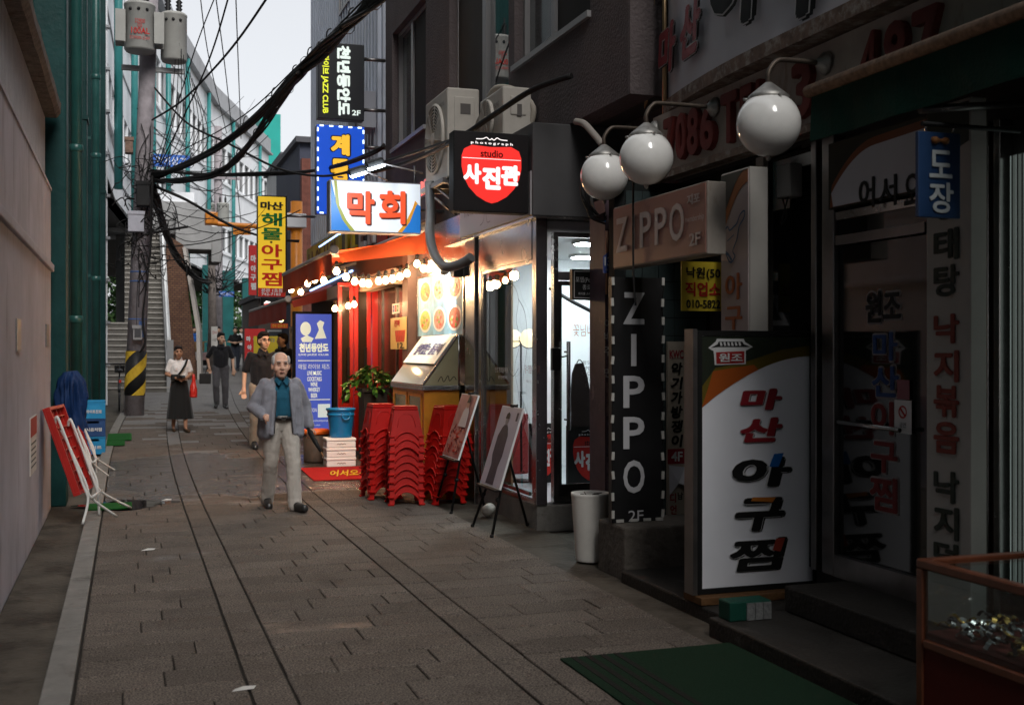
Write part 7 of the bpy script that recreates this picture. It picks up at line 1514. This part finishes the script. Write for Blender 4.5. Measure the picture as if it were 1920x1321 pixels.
# ================================================================ people
_tx = bpy.data.textures.new('cloth_folds', 'CLOUDS'); _tx.noise_scale = .10; _tx.noise_depth = 2
def soft(o, vox, it=5, folds=0.0, dis=None):
    m = o.modifiers.new('remesh', 'REMESH'); m.mode = 'VOXEL'; m.voxel_size = vox; m.use_smooth_shade = True
    s = o.modifiers.new('smooth', 'SMOOTH'); s.factor = .5; s.iterations = it
    if folds: d = o.modifiers.new('folds', 'DISPLACE'); d.texture = _tx; d.strength = folds; d.mid_level = .5; d.texture_coords = 'GLOBAL'
    return o
def sk(c): return mat('skin_%.2f' % c[0], c, .5, nz=(40, .08))
def fab(name, c, r=.85): return mat(name, c, r, nz=(14, .12), bump=(220, .12), sheen=.15)
def hand(mb, w, d, side, curl=.5, k=1.0):
    """palm, four bent fingers of unequal length and a thumb from the side of the palm; w wrist, d direction"""
    d = V(d).normalized(); a = d.cross(V((0, 1, 0)) if abs(d.y) < .8 else V((1, 0, 0))).normalized() * side; n = a.cross(d).normalized()
    if n.y < 0 and abs(d.y) < .8: pass
    mb.cap(w, w + d * .035, .026 * k, .03 * k, 10)
    for t in (-.5, 0, .5): mb.cap(w + d * .02 + a * t * .04, w + d * .085 + a * t * .055, .014, .013, 8)
    for i, L in enumerate((.062, .075, .08, .07)):
        b = w + d * .088 + a * (-.032 + i * .021); q = (d * math.cos(curl * .6) + n * math.sin(curl * .6)).normalized(); e = (d * math.cos(curl * 2) + n * math.sin(curl * 2)).normalized()
        mb.cap(b, b + q * L * .55, .0095 * k, .0088 * k, 7); mb.cap(b + q * L * .55, b + q * L * .55 + e * L * .5, .0088 * k, .0075 * k, 7)
    b = w + d * .03 + a * .032; q = (d * .75 + a * .6 + n * .35).normalized(); mb.cap(b, b + q * .04, .012 * k, .011 * k, 7); mb.cap(b + q * .04, b + q * .04 + (q + d * .8).normalized() * .032, .0105 * k, .0085 * k, 7)

def person(lb, loc, H, rz, J, skin, top, bottom, hairc, sleeve=.55, vox=.013, female=False, skirt=None, bald=False, glasses=False, belt=None, shoes=(.02, .02, .02), jacket=None, turn=0.0, sandals=False, beltz=1.0, fat=1.0, topname='shirt', headk=1.05):
    t = thing('person', lb, 'person', (0, 0, 0)); k = {'hipL': V((-.09, 0, .92)), 'hipR': V((.09, 0, .92)), 'shL': V((-.168, .01, 1.372)), 'shR': V((.168, .01, 1.372)), 'head': V((0, -.02, 1.585))}
    k.update({a: V(b) for a, b in J.items() if len(b) == 3}); hd = k['head']; SK = sk(skin); TR = Matrix.Rotation(turn, 3, 'Z')
    b = MB()
    # trunk, neck, head
    b.cap((0, .0, .97), (0, .0, 1.12), .085, .09); b.cap((0, .0, 1.12), (0, .015, 1.31), .09, .085)
    for s, h in ((-1, 'L'), (1, 'R')): b.cap((s * .05, .01, 1.3), k['sh' + h] - V((s * .01, 0, .02)), .06, .045)
    b.cap((0, .02, 1.36), hd + V((0, .02, -.09)), .05, .052)
    hk = headk; H_ = lambda x, y, z: hd + TR @ V((x, y, z)) * hk
    E3 = lambda r: tuple(q * hk for q in r)
    b.ell(H_(0, .008, .02), E3((.074, .09, .098)), 16, 12, TR); b.ell(H_(0, -.03, -.05), E3((.056, .058, .068)), 14, 10, TR); b.ell(H_(0, -.055, -.09), E3((.032, .03, .026)), 10, 8, TR)
    for s in (-1, 1): b.ell(H_(s * .036, -.055, -.03), E3((.032, .03, .032)), 10, 8, TR); b.ell(H_(s * .076, .005, -.01), E3((.013, .022, .033)), 10, 8, TR)
    b.cap(H_(0, -.084, .012), H_(0, -.102, -.026), .010 * hk, .017 * hk, 8); b.ell(H_(0, -.094, -.03), E3((.022, .014, .012)), 8, 6, TR); b.ell(H_(0, -.082, -.062), E3((.026, .016, .014)), 8, 6, TR); b.ell(H_(0, -.074, .036), E3((.055, .016, .013)), 10, 6, TR)
    for h, s in (('L', -1), ('R', 1)):
        b.cap(k['sh' + h] - V((0, 0, .01)), k['el' + h], .045, .04); b.cap(k['el' + h], k['wr' + h], .041, .027)
        hand(b, k['wr' + h], k['hd' + h], s, J.get('curl' + h, [.5])[0], 1.05 if vox < .01 else 1.25)
        b.cap(k['hip' + h], k['kn' + h], .085, .06); b.cap(k['kn' + h], k['an' + h], .058, .038)
        b.cap(k['an' + h] - V((0, 0, .03)), k['to' + h] + V((0, .03, .0)), .03, .018)
    soft(part('body', b, SK, t), vox, 3)
    # face
    E_ = mat('eye_dark', (.02, .014, .012), .3)
    for s in (-1, 1):
        part('eye', MB().ell(H_(s * .031, -.0905, .012), E3((.014, .006, .0042 if bald else .0055)), 10, 6, TR), E_, t); part('eyebrow', MB().ell(H_(s * .033, -.094, .034), E3((.021, .006, .0045)), 10, 6, TR), mat('brow_%.2f' % hairc[0], tuple(c * .8 for c in hairc), .8), t)
    part('mouth', MB().ell(H_(0, -.0985, -.063), E3((.024, .004, .0045)), 10, 6, TR), mat('lip', (.22, .07, .055), .5), t)
    hm = mat('hair_%.2f' % hairc[0], hairc, .75, nz=(90, .5), bump=(160, .6)); hb = MB()
    if bald:
        for s in (-1, 1): hb.ell(H_(s * .066, .005, .04), E3((.020, .05, .05)), 12, 8, TR)
        hb.ell(H_(0, .05, .0), E3((.07, .058, .07)), 14, 10, TR); hb.ell(H_(0, .045, .07), E3((.068, .062, .052)), 14, 8, TR)
    else:
        hb.ell(H_(0, .022, .05), E3((.083, .094, .086)), 16, 12, TR); hb.ell(H_(0, .045, -.0), E3((.078, .066, .085)), 14, 10, TR); hb.ell(H_(0, -.035, .095), E3((.066, .06, .032)), 12, 8, TR)
        if female: hb.ell(H_(0, .11, .02), E3((.04, .045, .045)), 10, 8, TR)
    soft(part('hair', hb, hm, t), max(vox * .8, .008), 2, .008)
    if glasses:
        g = MB()
        for s in (-1, 1): g.tube([H_(s * .034 + .024 * math.cos(a), -.1, .008 + .017 * math.sin(a)) for a in [j * math.pi / 8 for j in range(17)]], .0028, 5); g.tube([H_(s * .058, -.1, .012), H_(s * .078, .0, .012)], .0028, 4)
        g.tube([H_(-.01, -.102, .01), H_(.01, -.102, .01)], .0028, 4); part('glasses', g, M_ink, t)
    # shirt
    c = MB(); f = fat
    zb = beltz - .03 if jacket or skirt else beltz - .12
    c.cap((0, -.0, zb + .10), (0, .0, 1.2), .128 * f, .128 * f)
    for s in (-1, 1): c.cap((s * .06, 0, zb + .09), (s * .075, .0, 1.27), .115 * f, .105); c.cap((s * .055, .005, 1.32), k['shL' if s < 0 else 'shR'] * (.72 if jacket else 1) + (V((0, 0, 1.30 * .28)) if jacket else V((0, 0, -.005))), .085, .058 if not jacket else .05)
    c.cap((0, .01, 1.34), (0, .018, 1.435), .085, .066)
    if female:
        for s in (-1, 1): c.ell((s * .065, -.085, 1.24), (.06, .05, .06), 10, 8)
    if not jacket:
        for h in 'LR': e = k['sh' + h].lerp(k['el' + h], sleeve * 1.55); c.cap(k['sh' + h], e, .058 * f, .058)
    sh = soft(part(topname, c, top, t), vox, 4, .014)
    if not female:
        cm_ = MB()
        for s in (-1, 1): cm_.prism([V((s * .008, -.085, 1.40)), V((s * .06, -.06, 1.455)), V((s * .085, -.06, 1.41)), V((s * .045, -.118, 1.355))], (0, -.012, 0))
        part('collar', cm_, top, t)
    # trousers or skirt
    if skirt:
        q = MB(); n, m_ = 40, 14; pts = []
        for j in range(m_ + 1):
            tt = j / m_
            for i in range(n): a = i * 2 * math.pi / n; R_ = (.135 + .115 * tt ** .7) * (1 + .07 * tt * math.sin(a * 9 + 1)); pts.append((R_ * 1.02 * math.cos(a) + .02 * tt, R_ * .85 * math.sin(a), 1.05 - .80 * tt))
        q.add(pts, [(j * n + i, j * n + (i + 1) % n, (j + 1) * n + (i + 1) % n, (j + 1) * n + i) for j in range(m_) for i in range(n)], True); q.add([pts[i] for i in range(n)], [tuple(range(n))]); part('skirt', q, skirt, t)
    else:
        q = MB(); q.cap((0, 0, .99), (0, 0, .93), .125 * f, .11)
        for h, s in (('L', -1), ('R', 1)):
            q.cap((s * .055 * f, .0, beltz - .03), k['hip' + h], .108 * f, .108); q.cap(k['hip' + h], k['kn' + h], .105 * f, .082); q.cap(k['kn' + h], k['an' + h] + V((0, .012, -.04)), .082, .078 if f > 1.1 else .066)
        soft(part('trousers', q, bottom, t), vox, 4, .02 if f > 1 else .014)
    if belt: part('belt', MB().lathe([(.139 * f, -.018), (.141 * f, -.018), (.141 * f, .018), (.139 * f, .018)], (0, .0, beltz), 28), belt, t); part('buckle', MB().box(-.025, .025, -.142 * f - .006, -.142 * f + .006, beltz - .017, beltz + .017), M_steel, t)
    for h in 'LR':
        a, o = k['an' + h], k['to' + h]; q = MB(); d = (o - a); d.z = 0; d.normalize(); base = min(a.z - .085, o.z - .02)
        if sandals: q.cap(a - d * .05 - V((0, 0, .07)), o + d * .06 - V((0, 0, .012)), .03, .034); part('sandal', q, mat('sandal_brown', (.06, .035, .02), .6), t)
        else: q.cap(a - d * .035 - V((0, 0, .045)), a + d * .06 - V((0, 0, .04)), .045, .045); q.cap(a + d * .03 - V((0, 0, .045)), o + d * .045, .045, .042); q.cap(a - d * .04 - V((0, 0, .065)), o + d * .05 - V((0, 0, .015)), .04, .042); soft(part('shoe', q, mat('shoe_%.2f' % shoes[0], shoes, .3), t), vox * .8, 3)
    if jacket:
        q = MB()
        for s in (-1, 1):
            q.cap((s * .135, -.045, 1.30), (s * .175, -.055, .84), .075, .075); q.cap((s * .09, -.105, 1.30), (s * .125, -.13, .84), .022, .026); q.cap((s * .155, .03, 1.28), (s * .18, .03, .84), .075, .082); q.cap((s * .07, .075, 1.34), (s * .08, .085, .86), .085, .09)
            q.cap((s * .06, .04, 1.385), k['shL' if s < 0 else 'shR'] + V((s * -.01, 0, -.03)), .06, .068); q.cap((s * .05, .065, 1.43), (s * .085, -.02, 1.41), .028, .026); q.cap((s * .085, -.02, 1.41), (s * .10, -.10, 1.30), .026, .022)
            h = 'L' if s < 0 else 'R'; w = k['el' + h].lerp(k['wr' + h], .93); q.cap(k['sh' + h] - V((0, 0, .005)), k['el' + h], .074, .068); q.cap(k['el' + h], w, .066, .055)
        soft(part('jacket', q, jacket, t), vox, 4, .022)
        z_ = MB()
        for s in (-1, 1): z_.tube([(s * .07, -.126, 1.30), (s * .085, -.142, 1.05), (s * .10, -.155, .84)], .005, 5)
        part('zip_edge', z_, mat('zip_dark', (.05, .05, .055), .5), t)
    s = H / 1.7; t.location = loc; t.scale = (s, s, s); t.rotation_euler.z = rz
    return t
walkA = dict(knL=(-.10, -.06, .50), anL=(-.10, .10, .105), toL=(-.11, -.06, .035), knR=(.10, -.10, .50), anR=(.10, -.16, .10), toR=(.12, -.33, .035))
stand = dict(knL=(-.10, -.02, .50), anL=(-.11, .03, .10), toL=(-.13, -.13, .03), knR=(.10, -.02, .50), anR=(.11, .02, .10), toR=(.13, -.14, .03))
armsdown = dict(elL=(-.25, .05, 1.13), wrL=(-.27, -.02, .89), hdL=(0, -.15, -1), elR=(.25, .05, 1.13), wrR=(.27, -.02, .89), hdR=(0, -.15, -1))
asian = (.56, .35, .25)
# the old man walking toward the camera
p = onG(529, 956)
J = dict(walkA); J.update(knL=(-.10, .04, .50), anL=(-.105, .26, .115), toL=(-.115, .11, .035), knR=(.11, -.13, .50), anR=(.115, -.20, .10), toR=(.16, -.37, .06), elL=(-.30, .04, 1.12), wrL=(-.225, -.235, 1.03), hdL=(.4, -1, -.1), elR=(.285, .07, 1.13), wrR=(.315, .0, .895), hdR=(.05, -.25, -1), head=(-.01, -.045, 1.575), curlL=[1.0], curlR=[.9])
om = person('elderly man in grey jacket and teal polo shirt walking toward the camera', p + V((0, .1, 0)), 1.665, .06, J, (.68, .40, .29), fab('polo_teal', (.012, .085, .14)), fab('trousers_beige', (.42, .38, .34)), (.46, .45, .44), vox=.0085, bald=True, belt=mat('belt_black', (.012, .01, .01), .35), jacket=fab('jacket_grey', (.22, .22, .25), .6), fat=1.12, turn=-.04, sleeve=.5, headk=1.2)
um = thing('umbrella', 'folded black umbrella held in the hand of the man in the grey jacket', 'umbrella', p); q = p + V((.30, .0, .82)); e = q + V((.09, -.16, -.20))
part('canopy', MB().tube([q + V((-.02, .04, .05)), q, q.lerp(e, .5), e], [.012, .03, .026, .012], 8), M_ink, um); part('tip', MB().tube([e, e + (e - q) * .25], [.008, .004], 6), mat('umbrella_tip', (.3, .14, .06), .5), um)
# woman with phone
p = onG(336, 808); J = dict(walkA); J.update(elL=(-.24, .02, 1.14), wrL=(-.06, -.20, 1.05), hdL=(1, -.5, .1), elR=(.24, .03, 1.14), wrR=(.10, -.20, 1.06), hdR=(-1, -.4, .1), head=(-.02, -.04, 1.57), curlL=[.9], curlR=[.9], shL=(-.165, .01, 1.38), shR=(.165, .01, 1.38))
person('woman in white t-shirt and long black skirt holding a phone', p, 1.56, .1, J, (.36, .19, .12), fab('tee_white', (.66, .63, .62)), None, (.03, .022, .02), vox=.012, female=True, skirt=fab('skirt_black', (.012, .012, .012)), sandals=True, topname='t_shirt', sleeve=.45)
ph = thing('phone', 'mobile phone held in both hands by the woman', 'phone', p + V((.02, -.28, .97))); part('body', MB().obox(p + V((.02, -.27, 1.0)), (.15, .075, .012), Matrix.Rotation(.5, 3, 'X')), M_ink, ph, bevel=.003); part('screen', MB().obox(p + V((.02, -.272, 1.008)), (.135, .065, .003), Matrix.Rotation(.5, 3, 'X')), M_dglass, ph)
cbg = thing('sling_bag', 'black sling bag worn across the chest of the woman', 'bag', p + V((.05, -.1, .95)))
part('strap', MB().tube(smooth([p + V((.14, -.02, 1.31)), p + V((.09, -.13, 1.2)), p + V((.02, -.14, 1.08)), p + V((-.08, -.14, .98))]), [.02] * 19, 6), M_ink, cbg); part('pouch', MB().obox(p + V((-.07, -.14, .99)), (.16, .06, .11)), M_ink, cbg, bevel=.02)
rbg = thing('plastic_bag', 'red plastic bag hanging from the arm of the woman', 'bag', p + V((.26, -.05, .55)))
b_ = part('bag', MB().lathe([(.02, .42), (.03, .34), (.05, .22), (.075, .1), (.065, .0), (.0, -.01)], p + V((.25, -.04, .62)), 14), mat('bag_red', (.62, .03, .02), .4, nz=(12, .2)), rbg); soft(b_, .012, 2, .03)
# man in black polo walking, hand bag
p = onG(414, 765); J = dict(walkA); J.update(knL=(-.10, -.14, .52), anL=(-.09, -.06, .16), toL=(-.1, -.2, .06), knR=(.1, -.03, .5), anR=(.1, .02, .1), toR=(.13, -.14, .03), elL=(-.30, .12, 1.15), wrL=(-.26, .10, .93), hdL=(.2, .2, -1), elR=(.26, .05, 1.13), wrR=(.28, -.03, .89), hdR=(0, -.15, -1), head=(.01, -.02, 1.585))
person('slim man in black polo and charcoal trousers walking mid lane with a dark bag', p, 1.72, -.1, J, asian, fab('polo_black', (.012, .012, .015)), fab('trousers_charcoal', (.07, .068, .075)), (.015, .012, .012), turn=.5)
hb_ = thing('hand_bag', 'dark bag hanging beside the slim man in black polo', 'bag', p + V((-.36, .15, .55))); soft(part('bag', MB().obox(p + V((-.34, .14, .68)), (.26, .10, .24)), mat('bag_dark', (.03, .028, .028), .6), hb_), .015, 3); part('strap', MB().tube(smooth([p + V((-.34, .14, .80)), p + V((-.3, .12, .9)), p + V((-.27, .1, .93))]), .01, 5), MATS['bag_dark'], hb_)
# tall man in black polo and glasses behind the old man
p = FY(18.3).hit(492, 650); p.z = gz(18.3); J = dict(walkA); J.update(armsdown); J.update(knL=(-.1, .03, .5), anL=(-.1, .2, .12), toL=(-.1, .05, .04), knR=(.1, -.12, .5), anR=(.1, -.2, .1), toR=(.1, -.36, .03), head=(.02, -.02, 1.59))
person('tall man with glasses in a black polo just behind the elderly man', p, 1.84, .0, J, asian, fab('polo_black', (.012, .012, .015)), fab('trousers_sand', (.33, .27, .21)), (.015, .012, .012), glasses=True, turn=.35, fat=1.05, vox=.011)
# man in black t-shirt turned away beside the jazz sign
p = FY(23).hit(531, 650); p.z = gz(23); J = dict(stand); J.update(armsdown)
person('man in black t-shirt standing sideways between the tall man and the jazz sign', p, 1.76, -.9, J, asian, fab('tee_black', (.014, .014, .015)), fab('jeans_dark', (.03, .035, .05)), (.015, .012, .012), turn=-.5, vox=.014)
# far people
for px, Y, H, lb, tc, bc, rz in ((364, 49, 1.68, 'far man in a bright blue shirt beside the loaded cart', (.02, .1, .36), (.03, .03, .04), .2), (410, 47, 1.70, 'far man in dark shirt standing behind the slim walker', (.02, .022, .026), (.03, .03, .035), 0), (441, 46, 1.70, 'far man in black shirt with crossed forearms in mid lane', (.012, .012, .013), (.03, .035, .05), -.1), (452, 50, 1.66, 'far person in white shirt half hidden behind the man in black', (.6, .6, .6), (.04, .04, .05), .3)):
    p = FY(Y).hit(px, 650); p.z = gz(Y); J = dict(walkA); J.update(armsdown)
    if px == 441: J.update(elL=(-.27, .0, 1.14), wrL=(-.08, -.2, 1.1), hdL=(1, -.2, 0), elR=(.27, 0, 1.14), wrR=(.08, -.22, 1.1), hdR=(-1, -.2, 0))
    person(lb, p, H, rz, J, asian, fab('far_top_%d' % px, tc), fab('far_trousers_%d' % px, bc), (.015, .012, .012), vox=.022)
